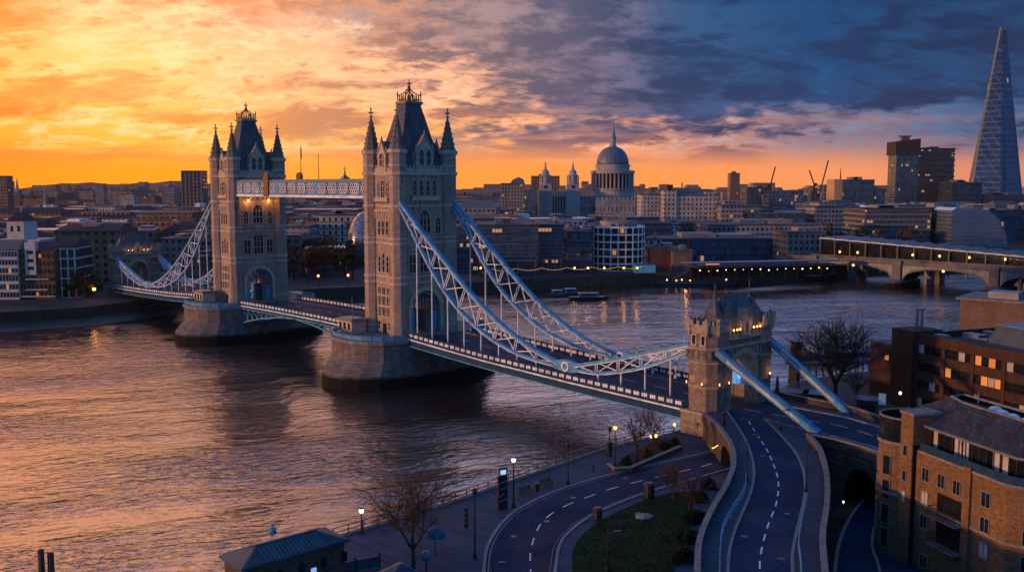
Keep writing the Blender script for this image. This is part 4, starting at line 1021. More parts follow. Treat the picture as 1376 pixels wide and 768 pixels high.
for k in range(9000):
    p = (rnd.uniform(min(xs), max(xs)), rnd.uniform(max(80, min(ys)), max(ys)))
    if inpoly(p, lawn):
        a = rnd.uniform(0, PI); s = rnd.uniform(.05, .12); h = rnd.uniform(.06, .16)
        b.face([(p[0] - s * math.cos(a), p[1] - s * math.sin(a), G + .08), (p[0] + s * math.cos(a), p[1] + s * math.sin(a), G + .08), (p[0] + rnd.uniform(-.08, .08), p[1] + rnd.uniform(-.08, .08), G + .1 + h)])
struct('grass_blades', b, M['lawn'], 'stuff')
# pale stone on the grass
b = MB(); b.lathe([(.1, 0), (.75, .02), (.8, .2), (.5, .42), (.1, .5)], 9, sx=1.5); solid('stone', b, M['concrete'], 'pale flat boulder lying on the dark lawn', 'boulder', (*at(866, 696, G), G + .08), .4)
b = MB(); b.lathe([(.1, 0), (.5, .02), (.5, .12), (.1, .2)], 7, sx=1.3); solid('stone', b, M['concrete'], 'small low stone beside the pale boulder on the lawn', 'boulder', (*at(858, 692, G), G + .08), 1.4)

# river railing of the promenade
RAIL = [at(x, y, G) for x, y in ((448, 723), (525, 700), (600, 677), (700, 642), (800, 607), (850, 593), (905, 583))]
handrail(RAIL, G, 'long dark iron railing along the river side of the promenade', None, 1.15, 2.0, 'iron', 'promenade_railing', 'railing', (.15, .62))
b = MB(); b.wall(resample(RAIL, 20), .6, G - .2, G + .16); struct('quay_edge', b, M['coping'])

# ---- street furniture
def lamp_post(x, y, ytop, z, label, style='globe', lit=True, group='lamp posts on the promenade'):
    p = at(x, y, z); h = aty(x, ytop, p[1])[2] - z; t = thing('lamp_post', label, 'lamp post', (*p, z), 0, group)
    a = MB(); a.lathe([(.22, 0), (.22, .5), (.13, .7), (.10, 1.4), (.065, h - .8), (.09, h - .75), (.05, h - .62)], 8); part('post', a, M['iron'], t)
    if style == 'globe':
        a = MB(); a.lathe([(.08, h - .62), (.24, h - .5), (.28, h - .25), (.2, h - .08)], 8); part('lamp_glass', a, M['lampglow'] if lit == 'warm' else M['lampwhite'] if lit else M['glass'], t)
        a = MB(); a.lathe([(.3, h - .08), (.2, h + .06), (.04, h + .2)], 8); part('cap', a, M['iron'], t)
        if lit: lamp_light('lamp_light', (0, 0, h + .35), 46 if lit == 'warm' else 22, (1, .45, .14) if lit == 'warm' else (.8, .85, 1), .25, t)
    else:
        a = MB(); a.bar((0, 0, h - .55), (1.0, .3, h - .4), .08, .08); a.box(.7, 1.35, .12, .45, h - .45, h - .28); part('lamp_head', a, M['iron'], t)
        a = MB(); a.box(.78, 1.28, .17, .4, h - .49, h - .45); part('lamp_glass', a, M['lampwhite'] if lit else M['glass'], t)
    return t
lamp_post(690, 681, 614, G, 'white lit lamp post beside the information pillar and the two benches', 'globe', True)
lamp_post(763, 650, 595, G, 'unlit thin lamp post between the benches and the tall lit twin lamp', 'globe', False)
lamp_post(826, 628, 571, G, 'warm lit lamp post on the corner of the planted bed', 'globe', 'warm')
lamp_post(819, 613, 574, G, 'slim unlit post at the railing just behind the warm lit lamp', 'globe', False)
lamp_post(638, 750, 657, G, 'tall unlit lamp post on the promenade by the road bend', 'globe', False)
lamp_post(486, 716, 682, G, 'white lit lamp post at the railing next to the hut with the blue roof', 'globe', True)
lamp_post(661, 775, 752, G, 'low street light with a bent arm at the bottom edge beside the bend', 'arm', False)
lamp_post(816, 768, 710, G, 'dark street light standing on the near edge of the lawn', 'arm', False)
lamp_post(1003, 646, 581, UP, 'slim dark street light with bent arm on the left pavement of the winding road', 'arm', False, 'street lights of the winding road')
lamp_post(1083, 662, 602, UP, 'slim dark street light with bent arm on the right pavement of the winding road', 'arm', False, 'street lights of the winding road')
lamp_post(1049, 577, 547, UP, 'dark signal post on the pavement tip between the two roads', 'arm', False, 'street lights of the winding road')
lamp_post(973, 572, 553, UP, 'short dark post at the gatehouse end of the left pavement', 'globe', False, 'street lights of the winding road')
for x, y, lab in ((878, 604, 'warm low lamp pair under the bare trees by the gatehouse'), (906, 588, 'warm low lamp at the foot of the gatehouse by the railing'), (1209, 545, 'bright white lamp before the long dark brick building')):
    p = at(x, y, G if x < 1000 else UP); t = thing('low_lamp', lab, 'lamp', (*p, G if x < 1000 else UP), .4)
    a = MB(); a.lathe([(.12, 0), (.06, .2), (.05, 1.9)], 6); a.bar((-.4, 0, 1.85), (.4, 0, 1.85), .06, .06); part('post', a, M['iron'], t)
    for s_ in ((-.4, .4) if x == 878 else (.0,)):
        a = MB(); a.lathe([(.08, 1.85), (.22, 2.0), (.22, 2.25), (.06, 2.4)], 8, s_, 0); part('lamp_glass', a, M['lampwhite'] if x > 1000 else M['lampglow'], t)
    lamp_light('lamp_light', (0, 0, 2.9), 40, (1, .45, .14) if x < 1000 else (.9, .9, 1), .2, t)
# information pillar
t = thing('information_pillar', 'tall dark information pillar with lit blue top beside the railing', 'sign pillar', (*at(675, 683, G), G), .5)
a = MB(); a.box(-.62, .62, -.2, .2, 0, 4.2); part('body', a, M['iron'], t)
a = MB(); a.box(-.60, .60, -.24, .24, 4.2, 5.1); a.box(-.70, .70, -.28, .28, 5.1, 5.25); part('head', a, M['lead'], t)
a = MB(); a.box(-.38, .38, -.26, -.24, 4.4, 4.95); part('lit_panel', a, emit('pillar_light', (.55, .75, 1), .7), t)
a = MB()
for z, x0, x1 in ((3.3, -.5, .4), (2.5, -.3, .55), (1.7, -.5, .2), (1.0, -.4, .5)): a.bar((x0, -.27, z), (x1, -.27, z + .3), .03, .22)
part('graphic', a, M['lead'], t)
t = thing('information_pillar', 'slim patterned post on the promenade left of the tall information pillar', 'sign pillar', (*at(626, 708, G), G), .5)
a = MB(); a.box(-.22, .22, -.15, .15, 0, 2.5); part('body', a, M['iron'], t); a = MB(); [a.box(-.18, .18, -.17, -.15, z, z + .25) for z in (.5, 1.1, 1.7, 2.2)]; part('lit_panel', a, M['lead'], t)
def bench(x, y, rz, lab):
    t = thing('park_bench', lab, 'bench', (*at(x, y, G), G), rz, 'benches on the promenade')
    a = MB(); [a.box(-1.05, 1.05, -.28 + k * .19, -.13 + k * .19, .42, .47) for k in range(3)]; part('seat', a, M['timber'], t)
    a = MB(); [a.bar((-1.05, .32 + k * .04, .62 + k * .16), (1.05, .32 + k * .04, .62 + k * .16), .05, .12) for k in range(3)]; part('backrest', a, M['timber'], t)
    for s_ in (-.85, .85):
        a = MB(); a.box(s_ - .05, s_ + .05, -.26, -.18, 0, .42); a.box(s_ - .05, s_ + .05, .26, .34, 0, 1.0); a.box(s_ - .045, s_ + .045, -.26, .3, .36, .42); part('leg', a, M['iron'], t)
bench(707, 664, .75, 'wooden bench nearer the information pillar'); bench(735, 653, .75, 'wooden bench farther from the information pillar')
def bin_(x, y, z, lab, s=1.0, cat='litter bin', grp='litter bins'):
    t = thing('litter_bin', lab, cat, (*at(x, y, z), z), .6, grp); a = MB(); a.lathe([(.36 * s, 0), (.42 * s, .1), (.45 * s, 1.0 * s)], 10); part('body', a, M['iron'], t)
    a = MB(); a.lathe([(.48 * s, 1.0 * s), (.48 * s, 1.1 * s), (.3 * s, 1.25 * s)], 10); part('lid', a, M['iron'], t)
bin_(721, 659, G, 'small dark litter bin between the two benches', .85)
bin_(803, 698, G, 'dark round bin at the kerb where the lawn meets the bend', 1.25)
bin_(872, 668, G, 'wide dark bin at the lawn corner nearer the gatehouse', 1.6)
t = thing('bollard', 'small dark bollard alone on the open promenade paving', 'bollard', (*at(797, 632, G), G), 0); a = MB(); a.lathe([(.14, 0), (.12, .8), (.16, .85), (.05, 1.0)], 8); part('post', a, M['iron'], t)
t = thing('service_box', 'dark tall cabinet by the railing behind the lit lamp', 'cabinet', (*at(818, 612, G), G), .6); a = MB(); a.box(-.4, .4, -.3, .3, 0, 2.0); part('body', a, M['iron'], t); a = MB(); a.box(-.46, .46, -.36, .36, 2.0, 2.12); part('lid', a, M['iron'], t)
# planted bed by the gatehouse
bed = [at(x, y, G) for x, y in ((822, 632), (845, 632), (915, 603), (905, 590), (880, 592), (840, 615))]
b = MB(); b.prism(bed, G + .002, G + .22); struct('planting_bed', b, M['soil'])
parapet('bed_wall', [at(x, y, G) for x, y in ((818, 628), (826, 634), (848, 633), (880, 619), (915, 604))], G, 'low curved stone edging of the planted bed beside the gatehouse', .4, .7, group=None)
# small hut with hipped blue metal roof
hl = [at(x, y, 8.0) for x, y in ((298, 746), (440, 708), (464, 727), (322, 774))]
cx = sum(p[0] for p in hl) / 4; cy = sum(p[1] for p in hl) / 4; e = Vector(hl[1]) - Vector(hl[0]); Lh = e.length / 2; ang = math.atan2(e.y, e.x); Wh = max(2.0, (Vector(hl[2]) - Vector(hl[1])).length / 2)
t = thing('hut', 'low dark hut with hipped blue metal roof at the river edge', 'hut', (cx, cy, G), ang); H = 8.0 - G
a = MB(); a.box(-Lh + .4, Lh - .4, -Wh + .4, Wh - .4, -2, H); part('wall', a, M['timber'], t)
a = MB(); a.loft([[(-Lh, -Wh, H), (Lh, -Wh, H), (Lh, Wh, H), (-Lh, Wh, H)], [(-Lh, -Wh, H + .25), (Lh, -Wh, H + .25), (Lh, Wh, H + .25), (-Lh, Wh, H + .25)], [(-Lh + 2.6, -.12, H + 1.2), (Lh - 2.6, -.12, H + 1.2), (Lh - 2.6, .12, H + 1.2), (-Lh + 2.6, .12, H + 1.2)]]); r_ = part('roof', a, M['bluemetal'], t)
a = MB()
for k in range(26):
    x = -Lh + .5 + (2 * Lh - 1) * k / 25; xr = min(max(x, -Lh + 2.6), Lh - 2.6); f = 1.0
    for s_ in (-1, 1): a.bar((x, s_ * Wh, H + .28), (xr, s_ * .1, H + 1.25), .07, .07)
a.bar((-Lh + 2.5, 0, H + 1.24), (Lh - 2.5, 0, H + 1.24), .3, .14); part('roof_seam', a, M['bluemetal'], r_)
for k in range(5):
    a = MB(); x = -Lh + 1.8 + k * 2.4; a.box(x - .35, x + .35, -Wh + .36, -Wh + .42, 1.4, 2.5); part('window', a, M['glass'], t)
a = MB(); a.box(Lh - 4.3, Lh - 3.7, -Wh + .34, -Wh + .4, .6, 1.7); part('lit_panel', a, emit('notice_light', (.25, .5, 1), .7), t)
# kiosk gable roof, globe and parasols at the lower edge
t = thing('kiosk', 'small kiosk whose pale edged gable roof shows at the bottom edge', 'kiosk', (*at(527, 790, 7.5), G), -.15)
a = MB(); a.box(-2.6, 2.6, -2.6, 2.6, 0, 2.6); part('wall', a, M['timber'], t)
a = MB(); a.exty([(-3, 2.6), (3, 2.6), (0, 4.2)], -3, 3); ro = part('roof', a, M['blue_dark'], t)
a = MB()
for s_ in (-1, 1):
    for y in (-3.02, 3.02): a.bar((s_ * 3.05, y, 2.6), (0, y, 4.25), .12, .22)
part('barge_board', a, M['coping'], ro)
t = thing('globe_lamp', 'large pale blue globe on a stand at the bottom edge', 'globe', (*at(573, 772, G), G), 0)
a = MB(); a.lathe([(.3, 0), (.1, .3), (.08, 1.6)], 8); part('stand', a, M['iron'], t); a = MB(); a.lathe([(.1, 1.5), (.36, 1.6), (.55, 1.9), (.58, 2.1), (.45, 2.45), (.1, 2.6)], 14); part('globe', a, plain('frosted_glass', (.07, .13, .19), .3), t, smooth=True)
t = thing('parasol', 'blue patterned parasol open under the bare tree', 'parasol', (*at(585, 745, G), G), 0)
a = MB(); a.tube((0, 0, 0), (0, 0, 2.9), .05); part('pole', a, M['iron'], t); a = MB(); a.lathe([(1.25, 2.15), (1.2, 2.25), (.9, 2.7), (.4, 2.98), (.02, 3.05)], 10); part('canopy', a, plain('parasol_cloth', (.03, .09, .15), .7, var=.6, scale=2.5), t)
t = thing('fence_panel', 'dark low screen beside the hut with the blue roof', 'fence', (*at(478, 768, G), G), .5)
a = MB(); a.box(-2.6, 2.6, -.06, .06, .1, 1.3); part('panel', a, M['bluemetal'], t)
for x in (-2.6, 0, 2.6):
    a = MB(); a.box(x - .07, x + .07, -.09, .09, 0, 1.6); part('post', a, M['iron'], t)
# mooring dolphin and pontoon in the lower left corner
t = thing('mooring_post', 'pair of dark mooring piles in the water at the lower left', 'mooring post', (*at(62, 768, 0), 0), 0)
for x, y, h in ((-.5, 0, 2.6), (.45, .3, 2.1)):
    a = MB(); a.lathe([(.38, -3), (.36, h), (.1, h + .15)], 10, x, y); part('pile', a, M['timber'], t)
t = thing('pontoon', 'edge of a blue green pontoon in the lower left corner', 'pontoon', (*at(20, 790, .6), 0), .1)
a = MB(); a.box(-6, 4.5, -2.5, 2.0, -.4, .9, 0, 1); part('deck', a, [M['blue_dark'], M['bluemetal']], t)
a = MB(); a.box(-6, 4.5, 1.7, 1.9, .9, 1.1); part('edge', a, M['timber'], t)
t = thing('marker_buoy', 'little blue buoy floating off the hut', 'buoy', (*at(366, 713, 0), 0), 0); a = MB(); a.lathe([(.2, -.2), (.5, 0), (.5, .35), (.15, .6), (.1, 1.0)], 10); part('float', a, M['blue'], t)

# ---- trees
def tree(name, loc, h, spread, seed, label, cat='tree', group='bare winter trees', lev=5, trunk_r=None, nb=3, tw=4, up=.9, fork=.2, lean=(0, 0)):
    R = random.Random(seed); t = thing(name, label, cat, loc, 0, group); T = []; W = []; r0 = trunk_r or h * .022
    def grow(p, d, L, r, k):
        q = p; nseg = 4 if k < 3 else 2; dd = d.copy()
        for i in range(nseg):
            dd = (dd + Vector((R.uniform(-1, 1), R.uniform(-1, 1), R.uniform(-.15, .5))) * (.15 if k else .04)).normalized(); q2 = q + dd * (L / nseg)
            (T if k < 3 else W).append((q, q2, r * (1 - .35 * i / nseg), r * (1 - .35 * (i + 1) / nseg), 6 if k < 2 else 4 if k < 4 else 3)); q = q2
            if 1 <= k < lev and i > 0 and R.random() < .6:
                s = Vector((R.gauss(0, 1), R.gauss(0, 1), R.gauss(.3, .5))).normalized(); grow(q, (dd * .55 + s * .75).normalized(), L * R.uniform(.4, .62), r * .42, k + 1)
        if k >= lev:
            for _ in range(tw):
                s = Vector((R.gauss(0, 1), R.gauss(0, 1), R.gauss(.3, .7))).normalized(); e = (dd * .7 + s * .6).normalized() * L * R.uniform(.5, 1.0)
                W.append((p.lerp(q, R.random()), q + e, r * .5, r * .22, 3))
            return
        n = nb if k < 2 else 2 + (R.random() < .45); ph = R.uniform(0, 6)
        for i in range(n):
            a = ph + 2 * PI * (i + R.uniform(-.3, .3)) / n; out = Vector((math.cos(a), math.sin(a), 0)); ns = (dd * up + out * spread * R.uniform(.55, 1.15) + Vector((0, 0, .12))).normalized(); grow(q, ns, L * R.uniform(.72, .92), r * .64, k + 1)
    grow(Vector((0, 0, 0)), Vector((lean[0], lean[1], 1)).normalized(), h * fork, r0, 0)
    k_ = h / max(s[1].z for s in T + W); TB, WB = MB(), MB()
    for S, B in ((T, TB), (W, WB)):
        for p, q, ra, rb, n in S: B.tube(p * k_, q * k_, max(ra, .012), max(rb, .009), n)
    part('trunk', TB, M['bark'], t); part('crown', WB, M['twig'], t); return t
def tree_px(x, y, ytop, z, **k):
    p = at(x, y, z); h = aty(x, ytop, p[1])[2] - z; return tree('bare_tree', (*p, z), h * k.pop('hs', 1.0), **k)
tree_px(1122, 548, 414, G, spread=.95, seed=11, label='big spreading bare tree beside the long dark brick building', lev=5, trunk_r=.5, nb=4, fork=.16, tw=3)
tree_px(856, 621, 545, G, spread=.55, seed=4, label='bare tree in the planted bed, next to the warm lit lamp post', lev=4, trunk_r=.16, tw=4)
tree_px(877, 608, 543, G, spread=.55, seed=8, label='bare tree in the planted bed, closer to the gatehouse', lev=4, trunk_r=.15, tw=4)
tree_px(556, 770, 620, G, spread=.75, seed=21, label='large dark bare tree on the promenade beside the hut', lev=5, trunk_r=.26, nb=3, fork=.17, tw=3)
tree_px(905, 676, 616, G, spread=.6, seed=31, label='small dark bare tree at the lawn edge by the road arch', lev=4, trunk_r=.13)
tree_px(926, 692, 622, G, spread=.6, seed=33, label='small dark bare tree between the lawn and the curved parapet', lev=4, trunk_r=.13)
tree_px(1072, 532, 458, G, spread=.55, seed=41, label='slim bare tree behind the far land tie by the river', lev=4, trunk_r=.14)
tree_px(1152, 552, 496, G, spread=.6, seed=43, label='small bare tree in front of the brick building corner, right of the big tree', lev=4, trunk_r=.12)
# dark evergreen shrubs under the viaduct
def shrub(loc, r, h, seed, label, group, m='leaf', n=900):
    R = random.Random(seed); b = MB()
    for _ in range(n):
        a = R.uniform(0, 2 * PI); f = R.random() ** .4; e = R.uniform(0, 1) ** .8; k = 1 + .25 * math.sin(3 * a + seed) + .2 * math.sin(5 * a)
        c = Vector((r * f * k * math.cos(a) * (1 - .45 * e), r * f * k * math.sin(a) * (1 - .45 * e), h * e * (1 - .3 * f))); d = Vector((R.gauss(0, 1), R.gauss(0, 1), R.gauss(0, 1))).normalized(); s = R.uniform(.10, .22) * (1 if n < 1500 else 1.2)
        o = d.orthogonal().normalized() * s; p = d.cross(o).normalized() * s * .6; b.face([tuple(c - o), tuple(c - p), tuple(c + o), tuple(c + p)])
    t = thing('shrub', label, 'shrub', loc, 0, group); part('foliage', b, M[m], t)
    w = MB()
    for k in range(5):
        a = R.uniform(0, 2 * PI); w.tube((0, 0, 0), (r * .5 * math.cos(a), r * .5 * math.sin(a), h * .6), .05, .02, 4)
    part('stem', w, M['bark'], t)
for i, (x, y, r) in enumerate(((938, 672, 1.3), (934, 700, 1.5), (926, 727, 1.5), (919, 752, 1.6), (952, 655, 1.1))):
    shrub((*at(x, y, G), G), r, 1.5, 50 + i, ['second', 'third', 'fourth', 'fifth', 'first'][i] + ' evergreen shrub from the arch along the foot of the curved parapet', 'shrubs below the curved parapet')
for i, (x, y, r) in enumerate(((893, 604, 1.1), (868, 613, .9), (906, 598, 1.0), (842, 624, .8))):
    shrub((*at(x, y, G), G + .2), r, 1.2, 70 + i, ['rounded shrub in the bed, below the warm lamp pair', 'brownish shrub between the trunks of the two bed trees', 'dark shrub at the gatehouse end of the planted bed', 'low shrub at the promenade end of the planted bed'][i], 'shrubs in the planted bed', 'leafbrown' if i == 1 else 'leaf', 500)
b = MB(); t = thing('road_arch_lamp', 'long warm strip lamp at the crown of the road arch under the viaduct', 'lamp', (*at(962, 604, UP - 1.6), UP - 1.6), .2)
a = MB(); a.bar((-.9, -.9, .55), (.7, 1.1, .35), .16, .12); part('lamp_glass', a, M['lampglow'], t); a = MB(); a.bar((-.9, -.9, .68), (.7, 1.1, .48), .2, .1); part('housing', a, M['iron'], t); lamp_light('lamp_light', (-.6, 0, .0), 55, (1, .42, .12), .3, t)
# ================================================================== BRICK BUILDINGS ON THE RIGHT
M['brick'] = masonry('orange_brick', (.225, .132, .068), .45, .15, .35, .75, .3)
M['brick_dark'] = masonry('dark_brown_brick', (.080, .042, .030), .5, .16, .3, .7, .35)
M['tile'] = masonry('grey_roof_tile', (.058, .060, .068), .5, .3, .35, .5, .6)
M['flatroof'] = plain('flat_roof_felt', (.075, .085, .10), .7, 0, .4, .25, .2)
M['blind'] = plain('pale_blind', (.42, .40, .40), .7, 0, .3, 1)
_sw = [0]
def swin(parent, x, y, z, w, h, rz=0.0, lit=None, nm=2, frame='concrete', dep=.1):
    """simple framed window facing -y, standing on its centre bottom"""
    _sw[0] += 1
    if lit is None and _sw[0] % 6 == 2 and h < 2: lit = 'blind'
    if lit is None and _sw[0] % 31 == 17 and h < 1.6: lit = 'litdim'
    key = ('sw', round(w, 2), round(h, 2), nm, frame, lit)
    if key not in _wc:
        a = MB(); f = .07
        a.box(-w / 2 - f, w / 2 + f, -dep, .02, -f, 0); a.box(-w / 2 - f, w / 2 + f, -dep, .02, h, h + f); a.box(-w / 2 - f, -w / 2, -dep, .02, 0, h); a.box(w / 2, w / 2 + f, -dep, .02, 0, h)
        for k in range(1, nm): a.box(-w / 2 + w * k / nm - .03, -w / 2 + w * k / nm + .03, -dep * .8, .02, 0, h)
        g = MB(); g.box(-w / 2, w / 2, -dep * .4, .03, 0, h)
        _wc[key] = (a.mesh('window', M[frame]), g.mesh('pane', M[lit] if lit else M['glass']))
    a, g = _wc[key]; o = part('window', a, None, parent, loc=(x, y, z), rz=rz); part('pane', g, None, o); return o
# ---- apartment block at the lower right
AL = at(1228, 760, LOW); AR = at(1345, 826, LOW); ev = Vector((AR[0] - AL[0], AR[1] - AL[1])); AW = ev.length; arz = math.atan2(ev.y, ev.x)
zt = lambda y: aty(1228, y, AL[1])[2] - LOW
t = thing('apartment_block', 'orange brick apartment block with grey tiled roof and curved glazed corner', 'apartment block', (*AL, LOW), arz)
zb, ze = zt(606), zt(575); zr = ze + 2.3
D = 10.5; A2 = math.radians(38); R2 = (AW + 11 * math.cos(A2), 11 * math.sin(A2)); R3 = (R2[0] + 1, R2[1] + 9)
body = [(-.05, 0), (AW, 0), R2, R3, (AW + 2, D + 2), (-6.2, D), (-6.5, 4.0)]
# curved bay at the left end
cur = crs([(-2.6, -.1), (-3.6, -.75), (-4.8, -1.0), (-6.0, -.8), (-7.0, .0), (-7.6, 1.2), (-7.7, 2.6), (-7.6, 4.0)], 2)[::2] + [(-7.5, 4.6)]
outer = [(0, 0), (AW, 0), R2, R3, (AW + 2, D + 2), (-7.4, D)] + cur[::-1]
a = MB(); a.prism(outer, 0, zb, 0); wall_o = part('wall', a, M['brick'], t)
a = MB(); a.prism([(-2.55, -.5), (-.45, -.5), (-.45, 3.0), (-2.55, 3.0)], 0, zt(560)); st = part('stair_tower', a, M['brick'], t)
a = MB(); a.prism([(-2.7, -.65), (-.3, -.65), (-.3, 3.2), (-2.7, 3.2)], zt(560), zt(560) + .3); part('coping', a, M['coping'], st)
a = MB(); a.prism([(-.62, -.5), (-.3, -.5), (-.3, .1), (-.62, .1)], 0, zb + .6); part('downpipe_recess', a, M['dark'], t)
for z, e in ((zb - .05, .16), (zt(676), .1)):
    a = MB(); o2 = [(0, -e), (AW, -e), (R2[0] + e, R2[1] - e), (R2[0], R2[1] + .2), (AW - .2, .3), (0, .3)]; a.prism(o2, z, z + .26); part('stone_band', a, M['coping'], t)
    L_ = offset(cur, -.0); b = MB(); b.wall(cur, .42, z - .05, z + .3); part('stone_band', b, M['coping'], t)
# pilaster between the two bays
px_ = AW * .60
a = MB(); a.box(px_ - .5, px_ + .5, -.34, .1, 0, zb + .5); part('pilaster', a, M['brick'], t)
# windows of the main front
fx = lambda f: AW * f
rows = [zt(y) for y in (640, 671, 702)]
for x, r in ((.10, 0), (.10, 1), (.10, 2), (.29, 0), (.47, 0)): swin(t, fx(x), -.012, zt((640, 671, 702)[r]) - .1, 1.0, 1.45)
for f in (.77, .76, .75):
    pass
for r in range(3): swin(t, fx(.79), -.012, rows[r] - .1, 1.15, 1.5)
Lx = [(AW + q * math.cos(A2), q * math.sin(A2)) for q in (2.4, 6.4)]
for q in Lx:
    for r in range(3): swin(t, q[0] + .012 * math.sin(A2), q[1] - .012 * math.cos(A2), rows[r] - .1, 1.7, 1.5, A2)
swin(t, fx(.12), -.012, .5, 1.1, 1.4)
# french windows with balconies
for z in (rows[1] - .5, rows[2] - .9):
    swin(t, fx(.40), -.012, z, 3.6, 2.35, nm=4, frame='iron')
    a = MB(); x0, x1 = fx(.40) - 2.1, fx(.40) + 2.1; a.box(x0, x1, -1.15, .0, z - .22, z - .04); bal = part('balcony', a, M['coping'], t)
    a = MB()
    for y0, y1, xx0, xx1 in ((-1.12, -1.06, x0, x1), (-1.1, 0, x0, x0 + .06), (-1.1, 0, x1 - .06, x1)): a.box(xx0, xx1, y0, y1, z + .95, z + 1.02)
    for k in range(22): a.box(x0 + k * (x1 - x0) / 21 - .018, x0 + k * (x1 - x0) / 21 + .018, -1.11, -1.07, z - .04, z + .96)
    part('railing', a, M['iron'], bal)
    a = MB(); a.box(fx(.40) + .2, fx(.40) + .9, -.02, .0, z + .1, z + 2.1); part('curtain', a, M['blind'], t)
# small windows of the stair tower and the curved glazed bay
for y in (606, 640, 668): swin(t, -1.6, -.512, zt(y + 10), .55, 1.15, nm=1)
for r in range(4):
    z = .9 + r * 2.9
    for k in (1, 3, 5, 6):
        if z + 2.2 > zb + 1.5: continue
        (x0, y0), (x1, y1) = cur[k], cur[k + 1]; rz = math.atan2(y0 - y1, x0 - x1); n = Vector((y1 - y0, -(x1 - x0))).normalized()
        swin(t, (x0 + x1) / 2 - n.x * .0, (y0 + y1) / 2, z, math.dist(cur[k], cur[k + 1]) * .82, 2.2, rz, 'litwin' if (r, k) == (2, 5) else None, 1, 'lead', .16)
a = MB(); a.wall(cur, .16, zb, zt(572)); part('glass_parapet', a, M['glass'], t)
a = MB(); a.wall(cur, .2, zt(572), zt(572) + .18); part('coping', a, M['coping'], t)
# set back top storey behind a terrace, roof above
ins = [(.4, 1.5), (AW - .3, 1.5), (R2[0] - 1.5, R2[1] + .9), (R3[0] - 2, R3[1] - 1), (AW + 1.6, D + 1), (-5.8, D - 1), (-5.4, 5.5), (-3.2, 3.2)]
a = MB(); a.prism(ins, zb, ze + .1); top = part('top_storey', a, M['glass'], t)
a = MB()
for k in range(13):
    x = .5 + k * (AW - 1.0) / 12; a.box(x - .09, x + .09, 1.40, 1.52, zb, ze)
part('mullion', a, M['iron'], top)
for x0, x1 in ((.6, 1.2), (3.9, 4.9), (5.2, 6.0), (AW * .72, AW * .72 + .9), (AW * .82, AW * .82 + .8)):
    a = MB(); a.box(x0, x1, 1.42, 1.49, zb + .3, ze - .15); part('curtain', a, M['blind'], top)
a = MB(); a.wall([(.05, .1), (px_ - .5, .1), (AW, .1), (R2[0], R2[1] + .15)], .06, zb + .95, zb + 1.03); a.wall([(.05, .1), (AW, .1), (R2[0], R2[1] + .15)], .025, zb + .25, zb + .95); part('terrace_railing', a, M['blue_dark'], t)
ov = [(.0, .7), (AW + .1, .7), (R2[0] - .6, R2[1] + .1), (R3[0] - 1, R3[1]), (AW + 2, D + 1.6), (-7.0, D), (-6.9, 3.4), (-2.6, 1.6)]
inn = [(1.6, 6.4), (AW - 2.6, 6.4), (R2[0] - 5.4, R2[1] + 3.6), (R3[0] - 6, R3[1] - 3), (AW - 2, D - .6), (-4.6, D - .8), (-4.2, 7.6), (-1.2, 6.6)]
a = MB(); a.loft([[(*p, ze) for p in ov], [(*p, ze + .28) for p in ov]]); part('eaves', a, M['lead'], t)
a = MB(); a.loft([[(*p, ze + .28) for p in ov], [(*p, zr) for p in inn]], cap1=False); ro = part('roof', a, M['tile'], t)
a = MB(); a.prism(inn, zr - .9, zr - .6); part('flat_roof', a, M['flatroof'], ro)
a = MB(); a.wall(inn + [inn[0]], .25, zr - .1, zr + .12); part('roof_kerb', a, M['coping'], ro)
for k, (x, y, s) in enumerate(((3.2, 8.2, .9), (5.0, 8.0, .8), (7.0, 8.1, 1.0), (1.4, 8.9, .9))):
    a = MB(); a.lathe([(.8 * s, zr - .6), (.8 * s, zr - .35), (.5 * s, zr - .1), (.1, zr)], 10, x, y, sx=1.2); part('skylight', a, M['white'], ro)
a = MB(); a.tube((-.6, 8.2, zr - .6), (-.6, 8.2, zr + 1.3), .06); part('vent_pipe', a, M['lead'], ro)
shr = [((1250, 752), 1.3), ((1285, 765), 1.4), ((1216, 735), 1.2)]
for i, ((x, y), r) in enumerate(shr): shrub((*at(x, y, LOW), LOW), r, 1.5, 90 + i, ['dark shrub below the balconies of the apartment block', 'dark shrub at the bottom edge below the apartment block', 'dark shrub at the foot of the stair tower of the apartment block'][i], 'shrubs before the apartment block')
def car(x, y, z, rz, lab, m):
    t = thing('parked_car', lab, 'car', (*at(x, y, z), z), rz, 'parked cars in the court')
    a = MB(); pr = [(-2.1, .35), (2.1, .35), (2.15, .8), (1.2, .95), (.55, 1.42), (-1.1, 1.45), (-1.8, 1.0), (-2.15, .9)]; a.exty(pr, -.85, .85); part('body', a, m, t)
    a = MB(); a.exty([(1.0, .96), (.5, 1.38), (-1.05, 1.4), (-1.6, 1.0)], -.87, .87); part('side_window', a, M['glass'], t)
    a = MB(); a.face([(1.12, -.7, 1.0), (1.12, .7, 1.0), (.58, .62, 1.42), (.58, -.62, 1.42)]); part('windscreen', a, M['glass'], t)
    for sx in (-1.35, 1.35):
        for sy in (-.78, .78):
            a = MB(); R_ = [[(sx + .33 * math.cos(2 * PI * k / 12), sy + q, .33 + .33 * math.sin(2 * PI * k / 12)) for k in range(12)] for q in (-.12, .12)]; a.loft(R_); part('wheel', a, M['iron'], t)
car(1322, 782, LOW, .6, 'pale blue car parked at the bottom right corner below the apartments', plain('pale_car_paint', (.28, .36, .45), .25, .2))
